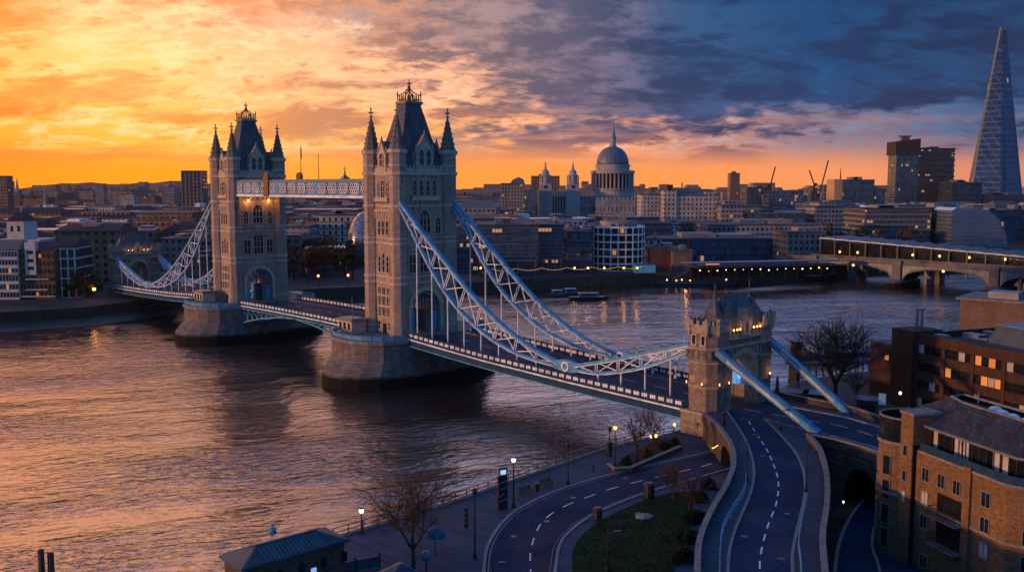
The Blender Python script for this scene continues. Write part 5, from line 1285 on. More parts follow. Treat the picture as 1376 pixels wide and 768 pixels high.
# lower street kerbs in the court
LS = P([(1118, 880), (1122, 768), (1130, 722), (1146, 690), (1160, 672)], LOW); LS2 = P([(1190, 880), (1182, 768), (1172, 735), (1176, 706), (1192, 690)], LOW)
b = MB(); b.wall(resample(LS, 20), .4, LOW - .1, LOW + .14); b.wall(resample(LS2, 20), .3, LOW - .1, LOW + .14); struct('kerb', b, M['kerb'])
b = MB(); b.strip(offset(resample(LS, 20), 2.2), offset(resample(LS, 20), .2), LOW + .13); struct('pavement', b, M['soil'])
dashes('road_edge_line', resample(LS2, 30), LOW + .02, 3.0, .5, .14)
for x, y, lab in ((1196, 728, 'white lit bollard light below the stair tower'), (1133, 684, 'small lit bollard light at the mouth of the dark arch')):
    l = thing('bollard_light', lab, 'lamp', (*at(x, y, LOW), LOW), 0, 'bollard lights in the court'); a = MB(); a.lathe([(.1, 0), (.09, .9)], 8); part('post', a, M['iron'], l); a = MB(); a.lathe([(.09, .9), (.11, .95), (.11, 1.15), (.04, 1.2)], 8); part('lamp_glass', a, M['lampwhite'], l); lamp_light('lamp_light', (0, 0, 1.5), 8, (.85, .9, 1), .1, l)

# ---- long dark brick offices
BZ = G; B0 = at(1226, 550, BZ); bd = Vector((8.1, -21.3)).normalized(); brz = math.atan2(bd.y, bd.x)
zq = lambda y: aty(1226, y, B0[1])[2] - BZ
t = thing('brick_office', 'long dark brown brick offices with ribbon windows behind the apartment block', 'office building', (*B0, BZ), brz)
hr = zq(447); LB = 50; DB = 34
a = MB(); a.box(0, LB, 0.25, DB, 0, hr - 1.2); a.box(-.0, LB, 0, .3, hr - 3.0 + 1.2, hr); a.box(0, LB, .3, .9, hr - 1.3, hr - .05); a.box(0, .6, .3, DB, hr - 1.3, hr); a.box(0, LB, DB - .6, DB, hr - 1.3, hr)
wl = part('wall', a, M['brick_dark'], t)
a = MB(); a.box(.6, LB, .9, DB - .6, hr - 1.2, hr - 1.0); rf = part('roof', a, M['flatroof'], t)
a = MB(); a.box(-5.2, 0, -.5, 6.0, 0, hr + .25); part('stair_tower', a, M['brick_dark'], t)
a = MB(); a.box(-14, -5.2, 2.5, 12, 0, hr - 3.6, 0, 1); part('low_wing', a, [M['brick_dark'], M['flatroof']], t)
swin(t, -9.5, 2.49, hr - 6.6, 1.1, 1.0, 0, 'litwin', 1, 'iron')
fh = 3.15; sp = 1.05
z = hr - 3.0 + 1.2; 
for r in range(4):
    zt_ = z - r * fh                      # underside of the spandrel above
    a = MB(); a.box(0, LB, 0, .32, zt_ - fh, zt_ - fh + 1.55); part('spandrel', a, M['brick_dark'], t)
    nb = int(LB / 6.2)
    for k in range(nb):
        x0 = .5 + k * 6.2
        lit = {(0, 2): 'd', (1, 2): 'a', (1, 1): 'd'}.get((r, k))
        for q in range(4):
            L_ = 'litwin' if (lit == 'a' and q in (1, 3)) or (lit == 'b' and q != 1) or (lit == 'c' and q < 3) or (lit == 'd' and q == 0) else None
            swin(t, x0 + .8 + q * 1.4, .2, zt_ - 1.55, 1.3, 1.5, 0, L_, 1, 'iron', .06)
if True:
    for k in range(int(LB / 6.2) + 1):
        a = MB(); a.box(.5 + k * 6.2 - .55, .5 + k * 6.2 + .25, -.12, .3, 0, z - .02 if k else hr - .02); part('brick_pier', a, M['brick_dark'], t)
a = MB(); a.loft([[(10.5, 5, hr - 1), (34, 5, hr - 1), (34, 16, hr - 1), (10.5, 16, hr - 1)], [(11.6, 6.2, hr + 2.6), (34, 6.2, hr + 2.6), (34, 15, hr + 2.6), (11.6, 15, hr + 2.6)]]); pr = part('plant_room', a, M['bluemetal'], rf)
a = MB(); a.box(11.4, 34, 6.0, 15.2, hr + 2.6, hr + 2.8); part('plant_roof', a, M['lead'], rf)
for k, (x, y, s, h) in enumerate(((2.6, 3.4, 1.2, .9), (5.4, 8.0, 1.8, 1.2), (8.0, 7.5, 1.0, .8), (6.8, 12, 1.4, .7), (3.0, 14, 1.0, 1.0))):
    a = MB(); a.box(x - s, x + s, y - s * .6, y + s * .6, hr - 1, hr - 1 + h); part('roof_plant', a, M['lead'], rf)
a = MB()
for x in (-3.5, -2.3): a.tube((x, 3.5, hr), (x, 3.5, hr + 3.6), .22)
a.lathe([(.9, hr + 3.6), (.9, hr + 3.9)], 8, -2.9, 3.5); part('chimney', a, M['lead'], t)
# taller block with blind walls farther along the roof
a = MB(); p_ = at(1352, 428, 16.0); a.prism([(-8, -5), (9, -5), (9, 7), (-8, 7)], 0, 1, 0)
t = thing('rooftop_block', 'plain pale brown block with flat white edged roof at the right edge by the river', 'building', (p_[0] + 3, p_[1] + 4, G), brz + .5)
zz = aty(1350, 406, p_[1])[2] - G
a = MB(); a.box(-9, 20, -5, 9, 0, zz); part('wall', a, plain('pale_brown_render', (.16, .11, .085), .8, 0, .25, .3), t)
a = MB(); a.box(-9.8, 20.8, -5.8, 9.8, zz, zz + .45); part('roof', a, M['coping'], t)
a = MB(); a.box(4, 6.4, -5.05, -4.9, zz - 4, zz - 1.4); part('window', a, M['glass'], t)
a = MB(); a.box(-4, 2, -3, 2, zz + .45, zz + 1.9); part('roof_plant', a, M['lead'], t)
# boat and posts at the jetty behind the big tree
bp = at(1125, 482, 0)
t = thing('moored_boat', 'dark moored river boat with pale cabin roof behind the big bare tree', 'boat', (*bp, 0), .25)
a = MB(); a.loft([[(-11, -2.4, -.5), (9, -2.4, -.5), (13, 0, -.5), (9, 2.4, -.5), (-11, 2.4, -.5)], [(-11.6, -2.9, 1.9), (9.5, -2.9, 1.9), (14.5, 0, 2.5), (9.5, 2.9, 1.9), (-11.6, 2.9, 1.9)]]); part('hull', a, M['blue_dark'], t)
a = MB(); a.box(-8, 6, -2, 2, 1.9, 4.2); ca = part('cabin', a, M['white'], t); a = MB(); a.box(-8.4, 6.4, -2.3, 2.3, 4.2, 4.45); part('cabin_roof', a, M['lead'], ca)
for k in range(6):
    a = MB(); a.box(-7 + k * 2.2, -5.6 + k * 2.2, -2.04, -1.96, 2.7, 3.7); part('window', a, M['glass'], ca)
a = MB(); a.tube((-2, 0, 4.4), (-2, 0, 7.5), .1, .05); part('mast', a, M['lead'], t)
t = thing('jetty', 'dark timber jetty in the river behind the big bare tree', 'jetty', (*at(1120, 505, 0), 0), .3)
a = MB(); a.box(-12, 16, -1.6, 1.6, 3.2, 3.6); part('deck', a, M['timber'], t)
for k in range(8):
    for y in (-1.3, 1.3):
        a = MB(); a.tube((-11 + k * 3.6, y, -2), (-11 + k * 3.6, y, 3.2), .22); part('pile', a, M['timber'], t)
t = thing('dolphin_post', 'square dark mooring tower standing in the river, left of the moored boat', 'mooring post', (*at(1069, 500, 0), 0), .3)
a = MB(); a.box(-.9, .9, -.9, .9, -2, 7.2); part('post', a, M['iron'], t); a = MB(); a.box(-1.1, 1.1, -1.1, 1.1, 7.2, 7.5); part('cap', a, M['iron'], t)
# low pavilions and kiosks by the river behind the far parapet
for x, y, w, lab in ((1062, 545, 2.6, 'low flat roofed kiosk behind the far parapet, closer to the gatehouse'), (1100, 548, 2.2, 'low flat roofed kiosk behind the far parapet, under the big bare tree'), (1166, 556, 1.6, 'dark cabinet sized kiosk beside the long dark brick building')):
    t = thing('kiosk', lab, 'kiosk', (*at(x, y, G), G), -.4, 'riverside kiosks'); a = MB(); a.box(-w, w, -1.5, 1.5, 0, 2.6); part('wall', a, M['timber'], t); a = MB(); a.box(-w - .5, w + .5, -2, 2, 2.6, 2.85); part('roof', a, M['bluemetal'], t); a = MB(); a.box(-w * .7, w * .7, -1.54, -1.48, .9, 2.0); part('hatch', a, M['glass'], t)
t = thing('billboard', 'small blue lit panel on a post beside the curved glazed corner', 'sign', (*at(1185, 548, UP), UP), -.5); a = MB(); a.tube((0, 0, 0), (0, 0, 1.0), .08); part('post', a, M['iron'], t); a = MB(); a.box(-.55, .55, -.08, .08, .6, 2.4); part('lit_panel', a, emit('sign_light', (.15, .35, .6), .16), t)
p_ = at(1044, 536, UP); t = thing('monument', 'slender dark obelisk beside the far parapet near the gatehouse', 'obelisk', (*p_, UP), 0); a = MB(); a.lathe([(.7, 0), (.7, .5), (.42, .6), (.2, 3.6), (.02, 4.1)], 4); part('shaft', a, M['wall_stone'], t)
# ================================================================== THE FAR BANK AND THE CITY
GZ = 5.0
fshore = [(-900, 60), (-420, 180), (-220, 262), at(0, 446, 0), at(130, 437, 0), at(240, 421, 0), at(400, 410, 0), at(440, 405, 0), at(600, 397, 0), at(700, 391, 0), at(860, 383, 0), (62, 434), at(990, 384, 0), at(1095, 375, 0), (175, 480), (330, 520), (900, 600), (4000, 900)]
fs2 = offset(fshore, 9)       # the embankment stands back from a muddy foreshore on the left
bank = fs2[:7] + [(fshore[7][0], fshore[7][1] + 2)] + fshore[8:]
b = MB(); b.prism(bank + [(4000, 4800), (-4500, 4800), (-4500, 60)], -3, GZ, 0, 1); struct('city_ground', b, [M['quay'], M['ground']])
b = MB(); b.strip(fshore[:9], offset(fshore[:9], 10.5), .05, 1.9); struct('foreshore', b, M['mud'])
# hills on the left horizon
b = MB(); n = 40; ridge = []
R = random.Random(3)
for i in range(n + 1):
    x = -2700 + i * 62; f = i / n; h = 14 + 40 * math.exp(-((f - .52) / .26) ** 2) + 6 * math.sin(i * .9) + 3 * math.sin(i * 2.3); ridge.append((x, h))
b.loft([[(x, 3350, 4) for x, h in ridge], [(x, 3560, 4 + h * .55) for x, h in ridge], [(x, 3800, 4 + h) for x, h in ridge], [(x, 4300, 4) for x, h in ridge]], closed=False, cap0=False, cap1=False)
struct('hills', b, plain('hazy_hill', (.17, .105, .06), .9, 0, .4, .01))  # evening haze over the hills is put into their pale orange colour

FAC = {
 'brown': facade('brown_office_front', (.27, .155, .10), bay=3.2, fl=3.3, lit=.02),
 'grey': facade('grey_office_front', (.26, .26, .27), bay=3.0, fl=3.5, lit=.02),
 'pale': facade('pale_stone_front', (.44, .40, .36), bay=3.4, fl=3.7, wx=(.3, .7), wz=(.25, .78), lit=.012),
 'dark': facade('dark_glass_front', (.06, .08, .105), (.03, .055, .085), bay=2.0, fl=3.6, wx=(.06, .94), wz=(.14, .9), lit=.025, roof=(.04, .045, .055), rough=.4),
 'blueglass': facade('blue_glass_front', (.085, .13, .17), (.04, .075, .12), bay=1.8, fl=3.7, wx=(.08, .92), wz=(.16, .92), lit=.02, roof=(.06, .075, .095), rough=.4),
 'orange': facade('orange_brick_front', (.34, .16, .07), bay=3.2, fl=3.1, wx=(.28, .72), lit=.012),
 'tan': facade('tan_render_front', (.30, .24, .19), bay=2.8, fl=3.2, wx=(.25, .75), lit=.02),
}
FAC.update({
 'ribgrey': facade('grey_ribbon_front', (.27, .27, .28), (.03, .045, .06), bay=2.4, fl=3.4, wx=(.02, .98), wz=(.36, .80), lit=.015),
 'ribdark': facade('dark_ribbon_front', (.09, .11, .14), (.025, .045, .07), bay=2.2, fl=3.5, wx=(.02, .98), wz=(.30, .84), lit=.03, rough=.5),
 'ribtan': facade('tan_ribbon_front', (.33, .25, .19), (.03, .035, .04), bay=2.6, fl=3.2, wx=(.04, .96), wz=(.34, .78), lit=.015),
 'white': facade('white_render_front', (.55, .53, .50), bay=2.8, fl=3.2, wx=(.26, .74), lit=.012)})
NAMEC = {'ribgrey': 'grey banded', 'ribdark': 'dark banded', 'ribtan': 'tan banded', 'white': 'white rendered', 'brown': 'brown', 'grey': 'grey', 'pale': 'pale stone', 'dark': 'dark glass', 'blueglass': 'blue glass', 'orange': 'orange brick', 'tan': 'tan rendered'}
OCC = []                 # footprints taken: (x, y, r)
def bl(x0, x1, Y):       # ground span of a building from its left and right bearings at distance Y
    a, c = aty(x0, 250, Y)[0], aty(x1, 250, Y)[0]; return (a + c) / 2, c - a
def ztop(y, Y, x=688): return aty(x, y, Y)[2] - GZ
def block(name, label, cat, cx, Y, w, d, h, m, rz=0.0, group=None, plant=True, roofm=None):
    t = thing(name, label, cat, (cx, Y + d / 2, GZ), rz, group); OCC.append((cx, Y + d / 2, max(w, d) * .62))
    a = MB(); a.box(-w / 2, w / 2, -d / 2, d / 2, -1, h); part('wall', a, m, t)
    a = MB(); e = .5; a.prism([(-w / 2 - e, -d / 2 - e), (w / 2 + e, -d / 2 - e), (w / 2 + e, d / 2 + e), (-w / 2 - e, d / 2 + e)], h + .003, h + .7); part('roof', a, roofm or M['flatroof'], t)
    if plant:
        R = random.Random(int(cx * 7 + Y)); 
        for k in range(2 if w > 14 else 1):
            pw = w * R.uniform(.14, .3); px = R.uniform(-w / 2 + pw, w / 2 - pw) * .8; a = MB(); a.box(px - pw / 2, px + pw / 2, -d * .25, d * .2, h + .7, h + R.uniform(2.0, 3.6)); part('roof_plant', a, M['lead'] if R.random() < .5 else M['concrete'], t)
    return t
def bands(t, w, d, h, n, m, th=.5, out=.25, name='floor_band', z0=.0):
    for k in range(n + 1):
        a = MB(); z = z0 + (h - z0) * k / n - th / 2; a.prism([(-w / 2 - out, -d / 2 - out), (w / 2 + out, -d / 2 - out), (w / 2 + out, d / 2 + out), (-w / 2 - out, d / 2 + out)], z, z + th); part(name, a, m, t)
def win_grid(t, w, d, h, nx, nz, m, litf=.06, z0=.5, ww=.7, hh=.62, side=True, y=None, seed=1):
    """real windows on the river front and the left side"""
    R = random.Random(seed); W = w / nx; H = (h - z0) / nz
    key = ('g', round(W * ww, 2), round(H * hh, 2))
    if key not in _wc:
        a = MB(); a.box(-W * ww / 2, W * ww / 2, -.09, .05, 0, H * hh); _wc[key] = (a.mesh('window', M['glass']), a.mesh('window', M['litwin']))
    for i in range(nx):
        for k in range(nz): part('window', _wc[key][1 if R.random() < litf else 0], None, t, loc=(-w / 2 + W * (i + .5), -d / 2 if y is None else y, z0 + H * (k + .2)))
def gable_roof(t, w, d, h, rise, m, hip=.2):
    a = MB(); a.loft([[(-w / 2 - .4, -d / 2 - .4, h), (w / 2 + .4, -d / 2 - .4, h), (w / 2 + .4, d / 2 + .4, h), (-w / 2 - .4, d / 2 + .4, h)], [(-w / 2 + w * hip, -.1, h + rise), (w / 2 - w * hip, -.1, h + rise), (w / 2 - w * hip, .1, h + rise), (-w / 2 + w * hip, .1, h + rise)]]); return part('roof', a, m, t)

# ---------------- left bank
Y = 336; cx, w = bl(66, 94, Y); h = ztop(334, Y)
t = thing('apartment_block', 'white banded riverside apartment block with tall dark windows on the left bank', 'apartment block', (cx, Y + 8, GZ), .05); OCC.append((cx, Y + 8, 10)); d = 16
a = MB(); a.box(-w / 2, w / 2, -d / 2, d / 2, 0, h); part('wall', a, M['tile'], t); wh = plain('white_render', (.58, .52, .47), .7, 0, .15, .5)
bands(t, w, d, h, 5, wh, .55, .2)
for k in range(4): a = MB(); x = -w / 2 + w * k / 3; a.box(x - .28, x + .28, -d / 2 - .17, -d / 2 + .1, 0, h); part('pilaster', a, wh, t)
win_grid(t, w, d, h, 6, 5, M['glass'], .05, .0, .72, .62, seed=4); gable_roof(t, w, d, h + .3, 3.4, M['tile'], .12)
Y = 332; cx, w = bl(17, 66, Y); h = ztop(338, Y); d = 18
t = thing('warehouse', 'orange brown warehouse with a white central bay on the left bank', 'warehouse', (cx, Y + 9, GZ), .05); OCC.append((cx, Y + 9, 12))
a = MB(); a.box(-w / 2, w / 2, -d / 2, d / 2, 0, h); part('wall', a, M['brick'], t); win_grid(t, w, d, h, 9, 6, M['glass'], .08, .6, .5, .5, seed=8)
a = MB(); x0 = -w / 2 + w * .22; a.box(x0, x0 + 3.6, -d / 2 - .5, -d / 2 + 2, h * .52, h + 3.2); part('white_bay', a, wh, t)
for z in (.62, .78, .95):
    a = MB(); a.box(x0 + .8, x0 + 2.8, -d / 2 - .56, -d / 2 - .45, h * z, h * z + 1.2); part('window', a, M['glass'], t)
for z, x0, x1 in ((.42, -.28, .36), (.2, -.28, .3), (.06, -.5, .5)):
    a = MB(); a.box(w * x0, w * x1, -d / 2 - 1.3, -d / 2, h * z, h * z + .35); part('balcony', a, wh, t)
gable_roof(t, w, d, h, 3.0, M['tile'], .15)
Y = 330; cx, w = bl(-26, 16, Y); h = ztop(336, Y); d = 16
t = thing('apartment_block', 'white framed apartment block with small square windows at the left edge', 'apartment block', (cx, Y + 8, GZ), .05); OCC.append((cx, Y + 8, 11))
a = MB(); a.box(-w / 2, w / 2, -d / 2, d / 2, 0, h); part('wall', a, wh, t); win_grid(t, w, d, h, 10, 6, M['glass'], .06, .4, .62, .62, seed=12); bands(t, w, d, h, 2, M['brick'], .5, .12, 'brick_band'); gable_roof(t, w, d, h, 3.2, M['slate'], .1)
Y = 372; cx, w = bl(-12, 50, Y); h = ztop(322, Y); d = 16
t = thing('white_mill', 'white building with small tower and pyramid roof at the left edge', 'building', (cx, Y + 8, GZ), .0); OCC.append((cx, Y + 8, 12))
a = MB(); a.box(-w / 2, w / 2, -d / 2, d / 2, 0, h); part('wall', a, wh, t); win_grid(t, w, d, h, 8, 5, M['glass'], .02, 1.0, .4, .5, seed=2)
tx, tw = bl(7, 30, Y); tx -= cx; th_ = ztop(297, Y)
a = MB(); a.box(tx - tw / 2, tx + tw / 2, -d / 2 - .6, d / 2 - 6, h, th_); part('tower', a, wh, t)
for k in (-1, 1): a = MB(); a.box(tx + k * tw * .2 - .5, tx + k * tw * .2 + .5, -d / 2 - .66, -d / 2 - .5, th_ - 4, th_ - 1.8); part('window', a, M['glass'], t)
a = MB(); a.loft([[(tx - tw / 2 - .4, -d / 2 - 1, th_), (tx + tw / 2 + .4, -d / 2 - 1, th_), (tx + tw / 2 + .4, d / 2 - 5.6, th_), (tx - tw / 2 - .4, d / 2 - 5.6, th_)], [(tx - .5, -3.2, th_ + 3.6), (tx + .5, -3.2, th_ + 3.6), (tx + .5, -2.4, th_ + 3.6), (tx - .5, -2.4, th_ + 3.6)]]); rr = part('roof', a, M['tile'], t)
a = MB(); a.lathe([(.5, th_ + 3.4), (.5, th_ + 4.6), (.1, th_ + 5.4)], 8, tx, -2.8); part('lantern', a, M['lead'], rr)
Y = 385; cx, w = bl(70, 152, Y); h = ztop(312, Y)
t = block('warehouse', 'long orange brick warehouse with dark roof behind the white banded apartments', 'warehouse', cx, Y, w, 24, h, FAC['orange'], .06); gable_roof(t, w, 24, h + .7, 2.4, M['tile'], .04)
# dark trees along the left bank
def leafy(loc, r, h, seed, label, group, m='leaf', n=700, s0=.35):
    R = random.Random(seed); b = MB(); cl = [(R.gauss(0, .5) * r, R.gauss(0, .5) * r, h * R.uniform(.35, .9), R.uniform(.3, .55) * r) for _ in range(9)]
    for _ in range(n):
        x, y, z, q = R.choice(cl); d = Vector((R.gauss(0, 1), R.gauss(0, 1), R.gauss(0, 1))).normalized() * q * R.uniform(.4, 1.1); c = Vector((x, y, z)) + d; e = Vector((R.gauss(0, 1), R.gauss(0, 1), R.gauss(0, 1))).normalized(); o = e.orthogonal().normalized() * R.uniform(.6, 1.4) * s0; p = e.cross(o).normalized() * s0 * .7
        b.face([tuple(c - o), tuple(c - p), tuple(c + o), tuple(c + p)])
    t = thing('bank_tree', label, 'tree', loc, 0, group); part('crown', b, M[m], t); w = MB(); w.tube((0, 0, 0), (0, 0, h * .5), h * .03, h * .015)
    for x, y, z, q in cl[:5]: w.tube((0, 0, h * .35), (x, y, z), h * .013, h * .006, 4)
    part('trunk', w, M['bark'], t)
for i, (x, y, r, h) in enumerate(((101, 396, 3.4, 10), (113, 396, 4.0, 12), (126, 395, 3.2, 9))):
    p = at(x, y + 6, GZ); leafy((*p, GZ), r, h, 200 + i, 'dark riverside tree right of the white banded apartments, ' + ('leftmost', 'middle', 'rightmost')[i] + ' of three', 'dark trees by the far gatehouse')
# terraced buildings behind the far gatehouse
Y = 520; cx, w = bl(163, 268, Y); h = ztop(294, Y); t = thing('terraced_offices', 'stepped terraced office building glowing in the sunset behind the far gatehouse', 'office building', (cx, Y + 14, GZ), 0); OCC.append((cx, Y + 14, 26))
for k in range(7):
    f = 1 - .07 * max(0, k - 2); a = MB(); zz0, zz1 = h * k / 6, h * (k + 1) / 6; a.box(-w / 2 * f, w / 2 * f, -14 * f, 14, zz0, zz1 - .5); part('storey', a, FAC['brown'], t); a = MB(); a.box(-w / 2 * f - .9, w / 2 * f + .9, -14 * f - .9, 14.5, zz1 - .5, zz1); part('terrace', a, M['coping'], t)
Y = 430
for i, (x0, x1, yt, yy, mm, lab) in enumerate(((212, 246, 322, 430, 'tan', 'tan office block with flat roof just right of the far gatehouse'), (240, 292, 312, 455, 'grey', 'grey flat roofed offices behind the far suspension chain'), (262, 300, 340, 420, 'dark', 'low dark block behind the chain beside the farther tower'), (236, 262, 348, 400, 'brown', 'low brown block at the bank behind the far side span'))):
    cx, w = bl(x0, x1, yy); t = block('office_block', lab, 'office building', cx, yy, w, 20, ztop(yt, yy), FAC[mm]); bands(t, w, 20, ztop(yt, yy), 4, M['coping'], .4, .15)
# tower blocks on the left skyline
Y = 900; cx, w = bl(249, 275, Y); t = thing('tower_block', 'dark tower block with vertical light strips left of the farther bridge tower', 'tower block', (cx, Y, GZ), 0); h = ztop(231, Y); OCC.append((cx, Y, 16))
a = MB(); a.box(-w / 2, w / 2, -9, 9, 0, h); part('wall', a, FAC['brown'], t)
for k in range(6): a = MB(); x = -w / 2 + w * k / 5; a.box(x - .5, x + .5, -9.5, -8.8, 0, h); part('fin', a, M['coping'], t)
a = MB(); a.box(-w / 2 - .3, w / 2 + .3, -9.3, 9.3, h, h + 1.2); part('roof', a, M['flatroof'], t)
for x0, x1, yt, Y, mm, lab in ((-8, 9, 237, 1000, 'brown', 'tall brown tower block at the left edge of the skyline'), (128, 139, 247, 1700, 'grey', 'slim grey tower block alone on the left skyline'), (141, 149, 253, 1800, 'tan', 'small tan tower just right of the slim grey tower'), (150, 177, 256, 1500, 'tan', 'broad stepped tan block under the left hills'), (160, 180, 262, 1300, 'pale', 'pale block in front of the stepped tan block'), (180, 207, 264, 1500, 'brown', 'wide low brown block between the pale block and the twin towers'), (206, 216, 258, 1700, 'tan', 'narrow tan tower left of the domed grey tower'), (217, 234, 251, 1600, 'grey', 'grey tower with small round roof dome on the left skyline'), (14, 26, 262, 1300, 'brown', 'squat brown block right of the tower at the left edge'), (30, 58, 266, 1200, 'orange', 'long low orange block on the left skyline'), (58, 76, 256, 2000, 'tan', 'hazy wide block near the left hill')):
    cx, w = bl(x0, x1, Y); t = block('skyline_tower', lab, 'tower block', cx, Y, w, min(w, 30), ztop(yt, Y), FAC[mm], 0, 'towers on the left skyline', plant=(yt > 250))
    if 'dome' in lab: a = MB(); a.lathe([(w * .4, ztop(yt, Y)), (w * .3, ztop(yt, Y) + 4), (.5, ztop(yt, Y) + 6)], 10); part('dome', a, M['lead'], t); a = MB(); a.lathe([(.5, ztop(yt, Y) + 5), (1.6, ztop(yt, Y) + 9), (.3, ztop(yt, Y) + 11)], 8); part('roof_dish', a, M['lead'], t)
t = thing('chimney_spire', 'needle thin spire on a dark base on the left skyline', 'spire', (*[aty(23, 250, 1500)[i] for i in (0, 1)], GZ), 0); a = MB(); a.lathe([(7, 0), (7, ztop(256, 1500)), (2.5, ztop(254, 1500)), (.6, ztop(240, 1500))], 6); part('shaft', a, M['stone'], t)
t = thing('chimney_spire', 'thin dark mast standing left of the low orange block', 'spire', (*[aty(60, 250, 1150)[i] for i in (0, 1)], GZ), 0); a = MB(); a.lathe([(3, 0), (2.4, ztop(262, 1150)), (1.2, ztop(254, 1150))], 6); part('shaft', a, M['stone'], t)
# construction crane arm and glow by the far gatehouse
t = thing('crawler_crane', 'small pale crane arm raised beside the far gatehouse', 'crane', (*at(122, 396, GZ), GZ), 0); a = MB(); a.box(-1.6, 1.6, -1.2, 1.2, 0, 2.2); part('cab', a, M['gilt'], t); a = MB(); a.bar((.5, 0, 2), (4.2, 1, 12.5), .4, .4); part('boom', a, M['coping'], t)
t = thing('site_lamp', 'orange glowing site lamp on the quay left of the far gatehouse', 'lamp', (*at(127, 402, GZ), GZ), 0); a = MB(); a.lathe([(.12, 0), (.1, 3)], 6); part('post', a, M['iron'], t); a = MB(); a.lathe([(.1, 3), (.6, 3.2), (.6, 3.9), (.1, 4.2)], 8); part('lamp_glass', a, M['lampglow'], t); lamp_light('lamp_light', (0, -1.5, 4.5), 250, (1, .40, .12), .5, t)

# ---------------- behind the central span
Y = 470; cx, w = bl(377, 413, Y); h = ztop(305, Y); t = block('apartment_block', 'banded grey block right behind the farther tower', 'apartment block', cx, Y, w, 22, h, FAC['grey']); bands(t, w, 22, h, 6, M['coping'], .5, .3)
Y = 545; cx, w = bl(424, 484, Y); h = ztop(289, Y); t = block('office_block', 'wide pale office block with ribbon windows behind the central span trees', 'office building', cx, Y, w, 26, h, FAC['pale']); bands(t, w, 26, h, 6, M['coping'], .8, .3)
Y = 600; cx, w = bl(386, 428, Y); t = block('office_block', 'dark brown block with one sunlit window left of the wide pale offices', 'office building', cx, Y, w, 24, ztop(294, Y), FAC['brown'])
Y = 470; X = aty(483, 250, Y)[0]; H = ztop(284, Y); t = thing('city_hall', 'leaning egg shaped glass building between the bridge towers', 'office building', (X, Y + 8, GZ), 0); OCC.append((X, Y + 8, 14))
zs = [k / 10 for k in range(11)]
prof = [(6.2, 0), (7.4, .12), (8.3, .3), (8.4, .45), (7.9, .6), (6.9, .74), (5.4, .86), (3.2, .95), (.4, 1.0)]
a = MB(); a.loft([[(r * math.cos(2 * PI * k / 20) + z * 1.5, r * math.sin(2 * PI * k / 20), z * H) for k in range(20)] for r, z in prof]); part('glass_wall', a, plain('tinted_glass', (.30, .30, .31), .18, .75, .3, .3), t, smooth=True)
for k in range(1, 10):
    z = k / 10; r = np.interp(z, [p[1] for p in prof], [p[0] for p in prof]); a = MB(); a.lathe([(r + .02, z * H - .25), (r + .3, z * H - .15), (r + .3, z * H + .15), (r + .02, z * H + .25)], 20, z * 1.5, 0); part('floor_band', a, M['lead'], t)
for i, (x, y, r, h) in enumerate(((395, 378, 6, 13), (408, 372, 7, 17), (422, 376, 6, 14), (436, 370, 7, 17), (450, 374, 6.5, 15), (463, 371, 6, 16), (474, 376, 5, 12), (415, 364, 6, 15), (444, 362, 6, 16))):
    p = at(x, y, GZ); leafy((*p, GZ), r, h, 300 + i, 'brown autumn tree behind the central span, ' + ('first', 'second', 'third', 'fifth', 'sixth', 'seventh', 'eighth', 'eleventh' if False else 'farther one third', 'farther one sixth')[i] + ' from the left', 'autumn trees behind the central span', 'leafbrown', 800, .5)
# quay deck lights and floating pier between the towers
t = thing('floating_pier', 'long low floating pier with lights below the autumn trees', 'pier', (*at(455, 392, 0), 0), .12); a = MB(); a.box(-24, 24, -3, 3, -.5, 1.3); part('deck', a, M['blue_dark'], t); a = MB(); a.box(-22, 20, -2.4, 2.4, 4.0, 4.4); part('roof', a, M['coping'], t)
for k in range(9): a = MB(); a.box(-21.5 + k * 5.1 - .15, -21.5 + k * 5.1 + .15, -2.2, -1.9, 1.3, 4.0); part('post', a, M['iron'], t)
def quay_lamp(x, y, lab, h=5.0, w=260, grp='quay lamps on the far bank', m='lampglow'):
    p = at(x, y, GZ); t = thing('quay_lamp', lab, 'lamp post', (*p, GZ), 0, grp); a = MB(); a.lathe([(.14, 0), (.09, h)], 6); part('post', a, M['iron'], t); a = MB(); a.lathe([(.12, h), (.42, h + .2), (.42, h + .7), (.1, h + .95)], 8); part('lamp_glass', a, M[m], t)
    if w: lamp_light('lamp_light', (0, -.8, h + 1.2), w, (1, .45, .15), .3, t)
for x, y, lab in ((428, 386, 'lit quay lamp left end of the floating pier'), (468, 385, 'lit quay lamp right end of the floating pier'), (413, 384, 'tall unlit mast like quay lamp beside the farther tower')):
    quay_lamp(x, y, lab, 8.5 if 'mast' in lab else 4.0, 0 if 'mast' in lab else 200, m='glass' if 'mast' in lab else 'lampglow')

# ---------------- offices along the far bank, right of the nearer tower
def glassblock(x0, x1, Y, yt, d, mm, lab, n, rz=0, canopy=False, bm='blue_dark', lit=True):
    cx, w = bl(x0, x1, Y); h = ztop(yt, Y); t = block('office_block', lab, 'office building', cx, Y, w, d, h, FAC[mm], rz); bands(t, w, d, h, n, M[bm], .55, .3)
    if canopy:
        a = MB(); a.box(-w / 2 + 1, w / 2 - 1, -d / 2 - 3.5, -d / 2, 6.0, 6.4)
        for k in range(4): a.box(-w / 2 + 1.5 + k * (w - 3) / 3 - .2, -w / 2 + 1.5 + k * (w - 3) / 3 + .2, -d / 2 - 3.4, -d / 2 - 3, 0, 6.0)
        part('canopy', a, M['coping'], t)
    return t
FAC['litglass'] = facade('office_glass_front', (.06, .08, .105), (.025, .045, .07), bay=1.5, fl=3.5, wx=(.08, .92), wz=(.34, .78), lit=.075, rough=.4, roof=(.07, .08, .1), litst=.4)
